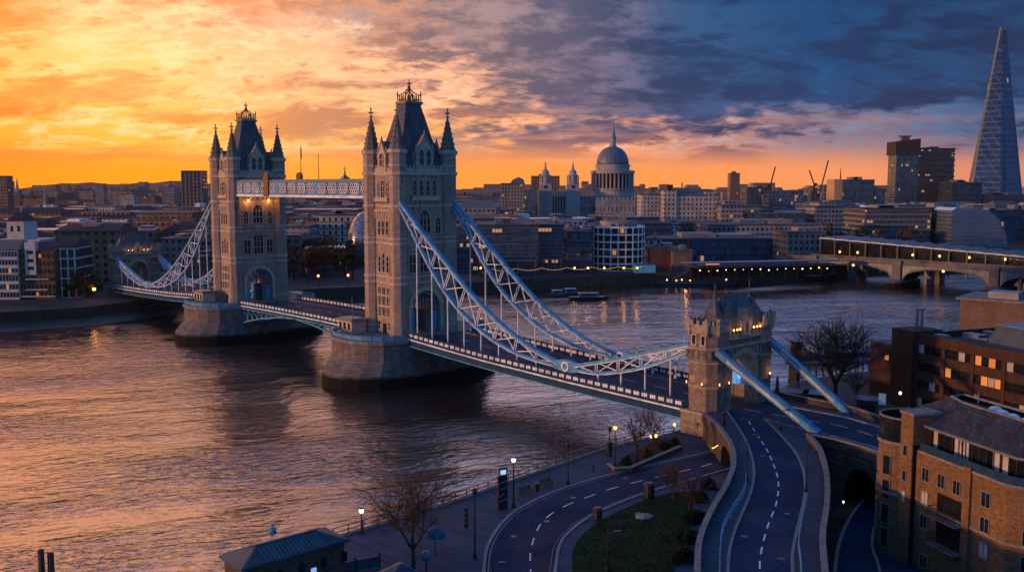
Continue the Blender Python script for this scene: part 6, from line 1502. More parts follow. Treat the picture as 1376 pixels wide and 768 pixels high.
FAC['dimglass'] = facade('tower_glass_front', (.035, .045, .06), (.02, .035, .055), bay=3.4, fl=7.0, wx=(.05, .95), wz=(.2, .8), lit=.04, rough=.4, roof=(.07, .08, .1), litst=.35)
FAC['litglass'].node_tree.nodes['Principled BSDF'].inputs['Specular IOR Level'].default_value = .8
glassblock(641, 722, 428, 303, 30, 'litglass', 'wide dark glass offices with rows of lit windows and white canopy on the far bank', 6, .04, True)
glassblock(724, 758, 436, 303, 30, 'litglass', 'glass office bay with lit windows, second along the far bank quay', 6, 0, True)
glassblock(761, 797, 440, 312, 34, 'dark', 'plain dark glass box left of the round banded building', 4)
glassblock(605, 640, 438, 306, 28, 'litglass', 'dark offices half hidden by the right edge of the nearer tower', 6, .04)
Y = 440; cx, w = bl(799, 871, Y); h = ztop(306, Y); r = w / 2; t = thing('round_building', 'curved red brick building with white bands on the far bank', 'building', (cx, Y + r, GZ), 0); OCC.append((cx, Y + r, r + 4))
a = MB(); a.lathe([(r, 0), (r, h)], 40, sy=.8); part('wall', a, plain('dark_red_brick', (.09, .045, .035), .8, 0, .3, .5), t)
for k in range(7): a = MB(); z = h * k / 6; a.lathe([(r + .02, z - .35), (r + .45, z - .35), (r + .45, z + .3), (r + .02, z + .3)], 40, sy=.8); part('floor_band', a, M['white'], t)
for i in range(22):
    an = PI + PI * (i + .5) / 22; x, y = (r + .12) * math.cos(an), (r + .12) * math.sin(an) * .8; rz = math.atan2(y / .8, x / 1.0) + PI / 2
    if i % 2 == 0: a = MB(); a.box(x - .22, x + .22, y - .3, y + .3, 0, h); part('column', a, M['white'], t)
    for k in range(6):
        key = ('rw',)
        if key not in _wc: a = MB(); a.box(-.9, .9, -.12, .1, .9, 2.9); _wc[key] = (a.mesh('window', M['glass']), a.mesh('window', M['litwin']))
        part('window', _wc[key][1 if (i * 7 + k * 3) % 23 == 0 else 0], None, t, loc=(x, y, h * k / 6), rz=rz) if i % 2 else None
a = MB(); a.lathe([(r * .75, h + .3), (r * .72, h + 2.8)], 30, sy=.8); part('roof_storey', a, FAC['tan'], t); a = MB(); a.box(-r - 4, -r + 3, -4, 6, h - .3, h + .3); part('roof_canopy', a, M['coping'], t)
t = block('annex', 'small white framed annex at the right side of the round banded building', 'building', *bl(872, 890, 450)[:1], 450, bl(872, 890, 450)[1], 12, ztop(322, 450), FAC['pale'])
# jetty theatre, steps, orange screen
b_ = lambda n, lab, c, x0, x1, Y, yt, d, mm, rz=0, g=None: block(n, lab, c, bl(x0, x1, Y)[0], Y, bl(x0, x1, Y)[1], d, ztop(yt, Y), mm, rz, g)
b_('riverside_hall', 'low brown riverside hall right of the round banded building', 'building', 874, 926, 446, 335, 14, plain('rusty_panel', (.11, .06, .04), .7, 0, .4, .3))
b_('riverside_hall', 'plain grey brown cube standing beside the low brown hall', 'building', 906, 932, 440, 338, 10, plain('drab_panel', (.17, .12, .10), .8, 0, .3, .3))
t = thing('blue_kiosk', 'low blue lit container on the quay under the round banded building', 'kiosk', (*at(866, 366, GZ), GZ), .1); a = MB(); a.box(-4.6, 4.6, -2, 2, 0, 3.4); part('wall', a, emit('blue_container', (.10, .32, .55), .18), t); a = MB(); a.box(-4.8, 4.8, -2.2, 2.2, 3.4, 3.7); part('roof', a, M['lead'], t)
p_ = aty(957, 366, 432); t = thing('orange_screen', 'bright orange screen with yellow marks on the riverside pier', 'screen', (p_[0], 432, GZ), .0)
zc0, zc1 = aty(957, 374, 432)[2] - GZ, aty(957, 354, 432)[2] - GZ
a = MB(); a.box(-3.6, 3.6, -.2, .6, 0, zc1 + .5); part('frame', a, M['blue_dark'], t)
a = MB(); a.box(-3.1, 3.1, -.3, -.21, zc0, zc1); part('lit_panel', a, emit('orange_screen_light', (1.0, .26, .02), .85), t)
a = MB(); y0 = -.36; yl = emit('yellow_screen_mark', (1, .62, .03), .95)
for k in range(12):
    an = 2 * PI * k / 12; a2 = 2 * PI * (k + 1) / 12; a.bar((-1.6 + .55 * math.cos(an), y0, zc1 - 1.5 + .55 * math.sin(an)), (-1.6 + .55 * math.cos(a2), y0, zc1 - 1.5 + .55 * math.sin(a2)), .06, .2)
for x in (-.5, .3, 1.0): a.box(x - .12, x + .12, y0 - .03, y0 + .03, zc1 - 1.4, zc1 - .8)
part('screen_mark', a, yl, t); lamp_light('lamp_light', (0, -3, (zc0 + zc1) / 2), 500, (1, .35, .05), 1.0, t)
p0 = at(932, 384, 0); t = thing('gangway_pier', 'floating boarding pier with lit rails and people lights in the river', 'pier', (*p0, 0), .05); a = MB(); a.loft([[(-15, -2.6, -.5), (17, -2.6, -.5), (17, 2.6, -.5), (-15, 2.6, -.5)], [(-16, -2.9, 1.4), (18, -2.9, 1.4), (18, 2.9, 1.4), (-16, 2.9, 1.4)]]); part('pontoon', a, M['blue_dark'], t)
a = MB(); a.box(-14, 8, -2.7, -2.6, 2.4, 2.5); [a.box(-14 + k * 2 - .05, -14 + k * 2 + .05, -2.7, -2.6, 1.4, 2.5) for k in range(12)]; part('railing', a, M['lead'], t)
a = MB(); a.bar((-9, 0, 2.0), (8, 10, 8.8), 2.2, .5); a.bar((-9, 0, 3.2), (8, 10, 10.0), 2.4, .14); part('gangway', a, M['bluemetal'], t)
for k, (x, y, z) in enumerate(((-12, -1, 2.2), (-8, -2, 2.0), (-5.5, -1.5, 2.3), (-2, -2.2, 2.0), (9, -1, 4.0), (11, 0, 6.5), (12.5, -1, 5.0), (14, -2, 2.4))):
    l = thing('pier_lamp', ('first', 'second', 'third', 'fourth', 'fifth', 'sixth', 'seventh', 'eighth')[k] + ' small warm lamp from the left on the boarding pier', 'lamp', (p0[0] + x, p0[1] + y, 1.4), 0, 'lamps on the boarding pier'); a = MB(); a.tube((0, 0, 0), (0, 0, z - 1.2), .06); part('post', a, M['iron'], l); a = MB(); a.lathe([(.05, z - 1.2), (.3, z - 1.0), (.3, z - .6), (.05, z - .4)], 6); part('lamp_glass', a, M['lampglow'], l)
lamp_light('pier_light', (p0[0] - 4, p0[1] - 3, 4), 260, (1, .45, .15), .5)
a = MB(); p1 = at(1000, 372, GZ); t = thing('pier_shed', 'dark lattice shed standing on the right end of the boarding pier', 'shed', (p0[0] + 13, p0[1] + 2, 1.4), 0); a.box(-5, 3, -2, 2, 0, 5.0); part('wall', a, M['blue_dark'], t); a = MB(); [a.box(-4.8 + k * .8 - .05, -4.8 + k * .8 + .05, -2.08, -1.98, 0, 5) for k in range(10)]; part('lattice', a, M['lead'], t)
# string of lamps and promenade roof right of the screen
t = thing('quay_arcade', 'long low arcade with sloping roof and hanging lights on the far quay', 'arcade', (*at(1020, 372, GZ), GZ), .24); a = MB(); a.box(-30, 36, -2, 6, 4.6, 5.2); a.box(-34, 38, -1, 7, 6.2, 6.6); part('roof', a, M['bluemetal'], t); a = MB(); a.box(-30, 36, 3, 6, 0, 4.6); part('wall', a, M['dark'], t)
for k in range(12): a = MB(); a.box(-29 + k * 5.8 - .15, -29 + k * 5.8 + .15, -1.8, -1.5, 0, 4.6); part('post', a, M['iron'], t)
R = random.Random(6)
for k in range(16):
    l = thing('arcade_lamp', f'warm hanging lamp number {k+1} from the left under the long quay arcade' if False else ('first', 'second', 'third', 'fourth', 'fifth', 'sixth', 'seventh', 'eighth', 'ninth', 'tenth', 'eleventh', 'twelfth', 'thirteenth', 'fourteenth', 'fifteenth', 'sixteenth')[k] + ' hanging lamp from the left under the long quay arcade', 'lamp', (t.location.x + (-28 + k * 4) * math.cos(.24), t.location.y + (-28 + k * 4) * math.sin(.24) - 2, GZ + 3.4 + R.uniform(-.4, .4)), 0, 'lamps under the quay arcade'); a = MB(); s = R.uniform(.16, .34); a.lathe([(.05, -s), (s, -.5 * s), (s, .5 * s), (.05, s)], 6); part('lamp_glass', a, M['lampglow'] if R.random() < .75 else M['lampwhite'], l); a = MB(); a.tube((0, 0, s), (0, 0, 1.2), .03, n=4); part('cord', a, M['iron'], l)
# festoon of lamps along the far quay
t = thing('festoon', 'string of warm lights hung along the quay before the glass offices', 'light string', (*at(760, 375, GZ), GZ), 0); a = MB(); g_ = MB(); pts = [at(x, 374 - (x - 690) * .02, GZ) for x in range(660, 866, 34)]
o = t.location
for p, q in zip(pts, pts[1:]):
    prev = None
    for i in range(9):
        f = i / 8; c = (p[0] + (q[0] - p[0]) * f - o.x, p[1] + (q[1] - p[1]) * f - o.y, 4.3 - 2.2 * (1 - (2 * f - 1) ** 2) * .45)
        if prev: a.tube(prev, c, .09, n=4)
        prev = c
part('lit_cord', a, emit('festoon_light', (1, .45, .14), .6), t)
for p in pts: g_.box(p[0] - o.x - .1, p[0] - o.x + .1, p[1] - o.y - .1, p[1] - o.y + .1, 0, 4.4)
part('post', g_, M['iron'], t)
for i, x in enumerate((646, 772, 790, 812, 838, 856)): quay_lamp(x, 374, ('first', 'second', 'third', 'fourth', 'fifth', 'sixth')[i] + ' warm quay lamp from the left along the far bank offices', 4.0, 160, 'quay lamps before the glass offices')
b = MB(); L_ = [at(x, 379, GZ) for x in (615, 700)] + [at(860, 370, GZ)]
# boats
def boat(x, y, l, lab, m='blue_dark', rz=0.1):
    t = thing('river_boat', lab, 'boat', (*at(x, y, 0), 0), rz, 'boats moored in midstream'); a = MB(); w = l * .16
    a.loft([[(-l / 2, -w * .7, -.3), (l * .3, -w * .7, -.3), (l / 2, 0, -.3), (l * .3, w * .7, -.3), (-l / 2, w * .7, -.3)], [(-l / 2 - .3, -w, 1.1), (l * .32, -w, 1.1), (l / 2 + .8, 0, 1.5), (l * .32, w, 1.1), (-l / 2 - .3, w, 1.1)]]); part('hull', a, M[m], t)
    a = MB(); a.box(-l * .25, l * .2, -w * .7, w * .7, 1.1, 2.5); c = part('cabin', a, M['lead'], t); a = MB(); a.box(-l * .22, l * .17, -w * .74, -w * .7, 1.6, 2.2); part('window', a, M['glass'], c); a = MB(); a.box(-l * .29, l * .24, -w * .8, w * .8, 2.5, 2.65); part('cabin_roof', a, M['white'] if m != 'iron' else M['lead'], c)
boat(749, 398, 8, 'small white roofed boat moored left of the flat barge'); boat(767, 396, 9, 'pale roofed boat moored beyond the flat barge'); boat(791, 402, 15, 'low dark barge, nearest of the three midstream boats', 'iron')
# ---------------- buildings right of the far bank offices
glassblock(884, 1066, 500, 322, 34, 'dark', 'very long low dark glass building with pale roof edge behind the boarding pier', 3, .05, bm='bluemetal')
b_('office_block', 'plain grey concrete block at the left end of the stone arch bridge', 'office building', 1057, 1110, 480, 313, 20, FAC['tan'], .1)
b_('office_block', 'long flat grey offices with lit ribbon above the very long glass building', 'office building', 950, 1112, 600, 303, 30, FAC['grey'], .03)
Y = 640; cx, w = bl(1164, 1252, Y); h = ztop(281, Y); t = block('office_block', 'big striped office block with angled left end above the railway canopy', 'office building', cx, Y, w, 40, h, FAC['dark']); bands(t, w, 40, h, 7, M['coping'], 1.1, .5)
glassblock(1252, 1284, 650, 280, 30, 'dark', 'dark glass block between the striped offices and the shell shaped building', 6)
Y = 620; cx, w = bl(1281, 1357, Y); H = ztop(279, Y); t = thing('shell_building', 'shell shaped glass building with curved right flank below the tall glass spire', 'building', (cx, Y + 14, GZ), 0); OCC.append((cx, Y + 14, 26)); r = w / 2
prof = [(-r, 0), (-r, H * .93), (-r * .85, H)] + [(-r * .2 + 1.2 * r * math.sin(PI / 2 * k / 10), H * math.cos(PI / 2 * k / 10) * 1.0) for k in range(0, 11)]
a = MB(); a.exty(prof, -14, 14); part('glass_wall', a, plain('shell_glass', (.16, .24, .32), .22, .6, .25, .15), t)
for k in range(1, 10):
    z = H * k / 10; xr = -r * .2 + 1.2 * r * math.sin(math.acos(min(1, z / H))); a = MB(); a.box(-r - .3, xr + .4, -14.5, 14.5, z - .35, z + .35); part('floor_band', a, M['lead'], t)
b_('office_block', 'dark block behind the right flank of the shell shaped building', 'office building', 1330, 1366, 680, 284, 24, FAC['dark']); b_('office_block', 'narrow dark tower at the right edge beside the shell building', 'office building', 1364, 1396, 690, 282, 24, FAC['dark'])
# hospital towers
Y = 1300; cx, w = bl(1203, 1233, Y); h = ztop(190, Y); t = thing('hospital_tower', 'tall dark concrete tower with overhanging roof box left of the glass spire', 'tower block', (cx, Y + 14, GZ), 0); OCC.append((cx, Y + 14, 30))
a = MB(); a.box(-w / 2, w / 2, -14, 14, 0, h * .82); part('wall', a, FAC['dark'], t); a = MB(); a.loft([[(-w / 2 - 2, -16, h * .82), (w / 2 + 1, -16, h * .82), (w / 2 + 1, 16, h * .82), (-w / 2 - 2, 16, h * .82)], [(-w / 2 - 2, -16, h), (w / 2 + 1, -16, h * 1.04), (w / 2 + 1, 16, h * 1.04), (-w / 2 - 2, 16, h)]]); part('roof_box', a, M['tile'], t)
a = MB(); a.box(-4, 6, -4, 4, h, h + 7); part('mast_base', a, M['gilt'], t); a = MB(); a.box(-9, 10, -1, 1, h + 7, h + 8.2); part('antenna', a, M['iron'], t)
cx, w = bl(1233, 1281, Y); h = ztop(200, Y); t = block('hospital_tower', 'broad dark tower block with lit floors joined beside the overhanging tower', 'tower block', cx, Y, w, 30, h, FAC['dimglass']); bands(t, w, 30, h, 12, M['tile'], 2.2, .6)
# glass spire
Y = 1600; ty = ztop(33, Y, 1352); xc = aty(1352, 200, Y)[0]; t = thing('glass_spire', 'very tall tapering glass skyscraper with splintered tip at the right edge', 'skyscraper', (xc, Y + 30, GZ), 0); OCC.append((xc, Y + 30, 50))
xl, xr = aty(1312, 265, Y)[0] - xc, aty(1384, 265, Y)[0] - xc
SG = facade('spire_glass', (.12, .16, .22), (.045, .085, .14), gv=1.35, bay=3.0, fl=9.0, wx=(.06, .94), wz=(.16, .92), lit=.003, rough=.25, roof=(.08, .12, .18), metal=.75)
def shard(name, base, topq, h, m=SG): a = MB(); a.loft([[(*p, 0) for p in base], [(*p, h) for p in topq]]); return part(name, a, m, t)
shard('glass_face', [(xl, -4), (-6, -34), (-2, -30), (-2, 20), (xl + 8, 22)], [(-5.0, -2), (-2.4, -4), (-1, -3), (-1, 2), (-4, 2)], ty * .97)
shard('glass_face', [(-8, -33), (xr * .8, -30), (xr, -6), (xr, 20), (-6, 22)], [(-2.0, -4.5), (3.5, -4), (5.2, -1), (5, 2), (-2, 2)], ty * .985)
shard('glass_face', [(xl + 10, 10), (xr - 4, 10), (xr - 4, 36), (xl + 10, 36)], [(-3.4, 1), (4, 1), (4, 4), (-3.4, 4)], ty)
shard('glass_face', [(2, -35), (xr * .62, -34), (xr * .62, -28), (2, -28)], [(.2, -5), (2.6, -5), (2.6, -3), (.2, -3)], ty * .9)
a = MB()
for k in range(7): a.bar((-4 + k * 1.4, -2 + (k % 3), ty * .955), (-3 + k * 1.05, -1 + (k % 3), ty * 1.0), .5, .5)
part('tip_frame', a, M['lead'], t)
b_('office_block', 'glass office block with lit floors at the foot of the tall glass spire', 'office building', 1280, 1320, 1250, 245, 40, FAC['dimglass']); b_('office_block', 'wide lower glass block under the right edge of the tall glass spire', 'office building', 1322, 1400, 1250, 262, 40, FAC['dimglass'])
# ---------------- cathedral
Y = 990; xc = aty(826.5, 200, Y)[0]; CZ = lambda y: ztop(y, Y, 826)
t = thing('cathedral', 'domed cathedral with two west towers on the central skyline', 'cathedral', (xc, Y + 22, GZ), 0); OCC.append((xc - 45, Y + 20, 70))
LS_ = facade('cathedral_stone', (.33, .32, .32), (.05, .05, .055), bay=4.2, fl=11.0, wx=(.36, .64), wz=(.25, .66), lit=.0, roof=(.13, .14, .16)); PS = plain('portland_stone', (.38, .36, .35), .8, 0, .2, .1)
dr = 22.0
a = MB(); a.lathe([(dr, CZ(290)), (dr, CZ(256)), (dr + 1.2, CZ(255)), (dr + 1.2, CZ(253.5)), (dr * .82, CZ(253))], 32); part('drum_base', a, PS, t)
a = MB(); a.lathe([(dr * .8, CZ(256)), (dr * .8, CZ(232))], 32); dm = part('drum', a, M['dark'], t)
for k in range(32): a = MB(); an = 2 * PI * k / 32; a.lathe([(1.0, CZ(254)), (.85, CZ(233))], 6, (dr - .8) * math.cos(an), (dr - .8) * math.sin(an)); part('column', a, PS, dm)
a = MB(); a.lathe([(dr * .8, CZ(233)), (dr + 1, CZ(233)), (dr + 1, CZ(229)), (dr * .8, CZ(228)), (dr * .8, CZ(223)), (dr * .84, CZ(223)), (dr * .84, CZ(221)), (dr * .7, CZ(220.5))], 32); part('gallery', a, PS, t)
a = MB(); dh0, dh1 = CZ(221), CZ(196); R_ = dr * .755; a.lathe([(R_ * math.cos(PI / 2 * k / 10 * .93), dh0 + (dh1 - dh0) * math.sin(PI / 2 * k / 10)) for k in range(11)], 32); do = part('dome', a, M['lead'], t, smooth=True)
a = MB()
for k in range(24):
    an = 2 * PI * k / 24
    for q in range(8):
        f0, f1 = q / 8, (q + 1) / 8; P_ = [((R_ + .1) * math.cos(PI / 2 * f * .93), dh0 + (dh1 - dh0) * math.sin(PI / 2 * f)) for f in (f0, f1)]; a.bar((P_[0][0] * math.cos(an), P_[0][0] * math.sin(an), P_[0][1]), (P_[1][0] * math.cos(an), P_[1][0] * math.sin(an), P_[1][1]), .5, .3)
part('rib', a, M['lead'], do)
a = MB(); a.lathe([(3.8, CZ(197)), (4.4, CZ(195)), (3.2, CZ(194)), (3.2, CZ(184)), (4.0, CZ(183)), (2.6, CZ(181)), (2.2, CZ(176)), (.9, CZ(172)), (.6, CZ(168)), (1.0, CZ(166.5)), (.4, CZ(165)), (.15, CZ(161))], 12); a.box(-1.4, 1.4, -.2, .2, CZ(163.6), CZ(163)); part('lantern', a, PS, do)
hn = CZ(265); xa, xb = aty(722, 250, Y)[0] - xc, aty(890, 250, Y)[0] - xc
a = MB(); a.box(xa + 10, xb, -16, 18, 0, hn); a.box(-20, 20, -34, 34, 0, hn + .02); part('nave', a, LS_, t); a = MB(); a.box(xa + 10, xb, -16.6, 18.6, hn + .03, hn + 2.0); part('parapet', a, PS, t)
a = MB(); a.exty([(-12 + xb * .0 - 8, 0), (20, 0), (20, 1)], 0, 1) if False else None
for k, xx in enumerate((733, 770)):
    X = aty(xx, 250, Y)[0] - xc; a = MB(); y0, y1 = (258, 244); zA = CZ(258)
    a.box(X - 7.2, X + 7.2, -25.4, -11.6, 0, CZ(256)); a.box(X - 6.2, X + 6.2, -24.6, -12.4, CZ(256), CZ(247)); w_ = part('west_tower', a, LS_ if False else PS, t)
    a = MB(); a.lathe([(6.4, CZ(247)), (6.6, CZ(246)), (4.9, CZ(245)), (4.9, CZ(237)), (6.0, CZ(236)), (4.0, CZ(234)), (3.6, CZ(230)), (1.4, CZ(227)), (.7, CZ(222)), (.9, CZ(221)), (.1, CZ(217))], 12, X, -18.5); part('tower_lantern', a, PS, w_)
    for q in range(8): a = MB(); an = 2 * PI * q / 8; a.lathe([(.6, CZ(246)), (.6, CZ(236.5))], 5, X + 5.7 * math.cos(an), -18.5 + 5.7 * math.sin(an)); part('column', a, PS, w_)
    a = MB(); a.lathe([(1.6, 0), (1.6, .3)], 14); me = a.mesh('clock', M['dark']); o = part('clock', me, None, w_, loc=(X, -24.7, CZ(251))); o.rotation_euler = (PI / 2, 0, 0)
X0, X1 = aty(740, 250, Y)[0] - xc, aty(765, 250, Y)[0] - xc; a = MB(); a.box(X0, X1, -20, -10, 0, CZ(264)); fr = part('west_front', a, M['dark'], t)
a = MB(); a.exty([(X0 - 1, CZ(264)), (X1 + 1, CZ(264)), ((X0 + X1) / 2, CZ(254))], -23, -9); part('pediment', a, PS, fr)
for q in range(7): a = MB(); a.lathe([(.9, 0), (.75, CZ(264))], 6, X0 + 1 + (X1 - X0 - 2) * q / 6, -22); part('column', a, PS, fr)
# ---------------- other named blocks of the skyline
for x0, x1, yt, Y, d, mm, lab in ((673, 705, 247, 900, 24, 'tan', 'office block with rounded grey roof and sunlit lattice front, left of the cathedral'), (714, 752, 237, 1100, 20, 'brown', 'plain slab block rising behind the left cathedral tower'), (703, 720, 256, 960, 24, 'blueglass', 'blue glass block between the rounded roof offices and the cathedral'), (862, 900, 262, 880, 30, 'pale', 'long pale stone range just right of the cathedral'), (981, 994, 233, 1500, 18, 'brown', 'slim tower standing alone right of the pale stone palace'), (1004, 1034, 252, 1100, 30, 'dark', 'dark block with a crane left of the twin construction cranes'), (1034, 1080, 258, 1050, 30, 'blueglass', 'wide blue block below the left crane'), (1133, 1175, 242, 1000, 30, 'dark', 'dark block with one bright orange sunlit side'), (1176, 1190, 255, 1000, 24, 'dark', 'small dark block right of the orange sided block'), (1108, 1114, 250, 1400, 10, 'dark', 'very thin dark tower beside the cranes'), (1090, 1100, 254, 1300, 16, 'dark', 'small dark core tower under the crossed cranes'), (610, 634, 262, 1000, 20, 'grey', 'grey block with dark roof tank right of the nearer tower'), (634, 668, 264, 1200, 24, 'blueglass', 'low rounded blue roofed block right of the grey tank block')):
    cx, w = bl(x0, x1, Y); t = block('city_block', lab, 'office building', cx, Y, w, d, ztop(yt, Y), FAC[mm], 0, 'blocks on the central skyline')
    if 'rounded grey' in lab: a = MB(); h = ztop(yt, Y); a.exty([(-w * .1, h + .7), (w * .5, h + .7), (w * .46, h + 4), (w * .25, h + 6.5), (w * .0, h + 4)], -9, 9); part('curved_roof', a, M['lead'], t)
    if 'orange sunlit side' in lab: a = MB(); h = ztop(yt, Y); a.box(-w / 2 - 8, -w / 2, -12, 13, 0, h + 1); part('sunlit_side', a, plain('sunlit_orange', (.55, .36, .2), .4, .2, .15, .2), t); a = MB(); a.tube((-w / 2 + 2, 0, h), (-w / 2 + 2, 0, h + 12), .7, .3); part('mast', a, M['iron'], t)  # low sun on the left face is put into this side box's orange colour
Y = 800; cx, w = bl(897, 962, Y); h = ztop(263, Y); t = thing('stone_palace', 'pale stone building with square tower end and grey pitched roof right of the cathedral', 'building', (cx, Y + 12, GZ), 0); OCC.append((cx, Y + 12, 26))
a = MB(); a.box(-w / 2, w / 2, -12, 12, 0, h); part('wall', a, FAC['pale'], t); gable_roof(t, w, 24, h, 5.5, M['slate'], .04)
for xx, yt, ww in ((901, 256, 10), (955, 258, 9)): X = aty(xx, 250, Y)[0] - cx; a = MB(); a.box(X - ww / 2, X + ww / 2, -13, 6, 0, ztop(yt, Y)); part('end_tower', a, FAC['pale'], t)
X = aty(903, 250, Y)[0] - cx; a = MB(); a.box(X - 2.2, X + 2.2, -4, 0, ztop(258, Y), ztop(248, Y)); part('chimney', a, M['brick_dark'], t); a = MB(); a.tube((aty(920, 250, Y)[0] - cx, 0, h + 3), (aty(920, 250, Y)[0] - cx, 0, h + 11), .5); part('statue', a, M['iron'], t)
def crane(x, yb, Y, yt, lean, lab):
    X = aty(x, 250, Y)[0]; hb, ht = ztop(yb, Y), ztop(yt, Y); t = thing('tower_crane', lab, 'crane', (X, Y, GZ), 0, 'construction cranes on the skyline'); a = MB()
    a.bar((0, 0, 0), (0, 0, hb), 1.6, 1.6); part('mast', a, M['iron'], t); a = MB(); s = Y / FPX; a.bar((0, 0, hb), (lean * s, 0, ht), 1.3, 1.3); part('jib', a, M['iron'], t); a = MB(); a.box(-lean * s * .25 - 2, -lean * s * .25 + 2, -1.2, 1.2, hb - 2, hb + 2); part('counterweight', a, M['iron'], t)
crane(1035, 250, 1150, 224, 6, 'leftmost construction crane with jib raised to the right'); crane(1094, 248, 1250, 229, -7, 'middle construction crane with jib raised to the left'); crane(1101, 262, 1200, 215, 11, 'rightmost construction crane with longest raised jib')

# ---------------- stone arch bridge and railway canopy on the right
Q0 = Vector((141.5, 450.0)); Q1 = Vector((203.0, 378.0)); qd = (Q1 - Q0).normalized(); qrz = math.atan2(qd.y, qd.x)
t = thing('arch_bridge', 'low stone and iron arch bridge with three visible spans on the right', 'bridge', (*Q0, 0), qrz)
SPN = 41.0; nsp = 4; DK = 10.4
def qpt(x): return Q0 + qd * x
pl = MB()
b = MB(); b.box(-14, SPN * nsp, -1, 12, DK - .9, DK); part('roadway', b, M['asphalt_old'], t)
for y in (-1.3, 11.9):
    b = MB(); b.box(-14, SPN * nsp, y, y + .4, DK, DK + 1.15); part('parapet', b, M['bridge_stone'], t); b = MB(); b.box(-14, SPN * nsp, y - .25, y + .65, DK - .55, DK - .1); part('cornice', b, M['bridge_stone'], t)
for k in range(nsp):
    x0, x1 = k * SPN + 2.2, (k + 1) * SPN - 2.2; ar = [(x0 + (x1 - x0) * i / 16, 3.4 + 5.4 * math.sqrt(max(0, 1 - (2 * i / 16 - 1) ** 2)) ** .9) for i in range(17)]
    for y, mm in ((-1.2, 'iron_stone'), (11.4, 'iron_stone')):
        b = MB(); 
        for (xa_, za), (xb_, zb_) in zip(ar, ar[1:]): b.exty([(xa_, za), (xb_, zb_), (xb_, zb_ + .75), (xa_, za + .75)], y - .12, y + .55)
        part('arch_rib', b, M['bridge_stone'], t)
        b = MB()
        for (xa_, za), (xb_, zb_) in zip(ar, ar[1:]): b.exty([(xa_, za + .7), (xb_, zb_ + .7), (xb_, DK - .5), (xa_, DK - .5)], y + .1, y + .4)
        sp_ = part('spandrel', b, M['lead'], t)
        b = MB()
        for i in range(1, 44):
            x = x0 + (x1 - x0) * i / 44; za = float(np.interp(x, [p[0] for p in ar], [p[1] for p in ar])) + .7
            if DK - .55 - za > .3: b.box(x - .13, x + .13, y - .02, y + .12, za, DK - .55)
        part('spandrel_bar', b, M['bridge_stone'], sp_)
    b = MB()
    for (xa_, za), (xb_, zb_) in zip(ar, ar[1:]): b.exty([(xa_, za + .3), (xb_, zb_ + .3), (xb_, zb_ + .6), (xa_, za + .6)], -.6, 11.3)
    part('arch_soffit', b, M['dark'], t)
for k in range(nsp + 1):
    x = k * SPN; b = MB(); b.lathe([(4.6, -2), (4.4, 3.0), (3.0, 3.6)], 12, x, -1.8, sy=1.35); b.box(x - 3.4, x + 3.4, -2, 13, -2, 3.3); p_ = part('pier', b, M['stone_dark'], t)
    b = MB(); b.box(x - 1.9, x + 1.9, -2.3, 13, 3.3, DK - .3); b.box(x - 2.2, x + 2.2, -2.7, 0, DK - .3, DK + 1.5); part('pilaster', b, M['bridge_stone'], p_)
for i, (x, y) in enumerate(((1128, 352), (1152, 350), (1226, 352), (1262, 356), (1302, 358), (1350, 365))):
    pp = aty(x, y, 438 - (x - 1110) * .2); l = thing('bridge_lamp', ('first', 'second', 'third', 'fourth', 'fifth', 'sixth')[i] + ' warm lamp from the left along the stone arch bridge', 'lamp', (pp[0], pp[1], DK), 0, 'lamps on the stone arch bridge'); a = MB(); a.tube((0, 0, 0), (0, 0, 3.6), .09); part('post', a, M['iron'], l); a = MB(); a.lathe([(.08, 3.6), (.45, 3.8), (.45, 4.4), (.1, 4.7)], 6); part('lamp_glass', a, M['lampglow'], l)
for i, x in enumerate((20.5, 61.5)):
    q_ = qpt(x); l = thing('arch_lamp', ('warm navigation lamp at the crown of the first arch from the left', 'warm navigation lamp at the crown of the middle arch')[i], 'lamp', (q_.x - 1.6 * -qd.y * 0, q_.y, 8.6), qrz, 'navigation lamps on the arch bridge'); a = MB(); a.lathe([(.1, -.5), (.5, -.3), (.5, .3), (.1, .5)], 8, 0, -1.9); part('lamp_glass', a, M['lampglow'], l); a = MB(); a.box(-.1, .1, -1.8, -1.2, .4, .6); part('bracket', a, M['iron'], l)
t = thing('railway_canopy', 'long railway station canopy with pale sawtooth roof behind the stone arch bridge', 'railway station', (*(Q0 + qd * -6), 0), qrz)
off = 26.0; n = 22; Lc = 170
za_ = lambda x: 18.6 - .042 * x
b = MB(); b.box(-4, Lc, off - 5, off + 14, 8.0, 9.4); part('platform', b, M['concrete'], t)
for k in range(n):
    x0 = -4 + (Lc + 4) * k / n; x1 = x0 + (Lc + 4) / n; z = za_((x0 + x1) / 2); b = MB(); b.exty([(x0 + .15, z), (x1 - .15, z - .1), (x1 - .15, z + .35), ((x0 + x1) / 2, z + 1.1), (x0 + .15, z + .45)], off - 7, off + 15); part('roof_bay', b, M['bluemetal'], t)
b = MB()
for k in range(n): x0 = -4 + (Lc + 4) * k / n; x1 = x0 + (Lc + 4) / n; b.bar((x0, off - 7.1, za_(x0) + .1), (x1, off - 7.1, za_(x1) + .1), .3, .35)
part('roof_edge', b, M['white'], t)
b = MB(); b.loft([[(-4, off - 4.6, 9.4), (Lc, off - 4.6, 9.4), (Lc, off - 4.4, 9.4), (-4, off - 4.4, 9.4)], [(-4, off - 4.6, 17.4), (Lc, off - 4.6, 10.6), (Lc, off - 4.4, 10.6), (-4, off - 4.4, 17.4)]]); part('glass_wall', b, M['glass'], t)
for k in range(n + 1): x = -4 + (Lc + 4) * k / n; b = MB(); b.box(x - .25, x + .25, off - 6.2, off - 5.7, 4, za_(x) + .1); part('post', b, M['iron'], t)
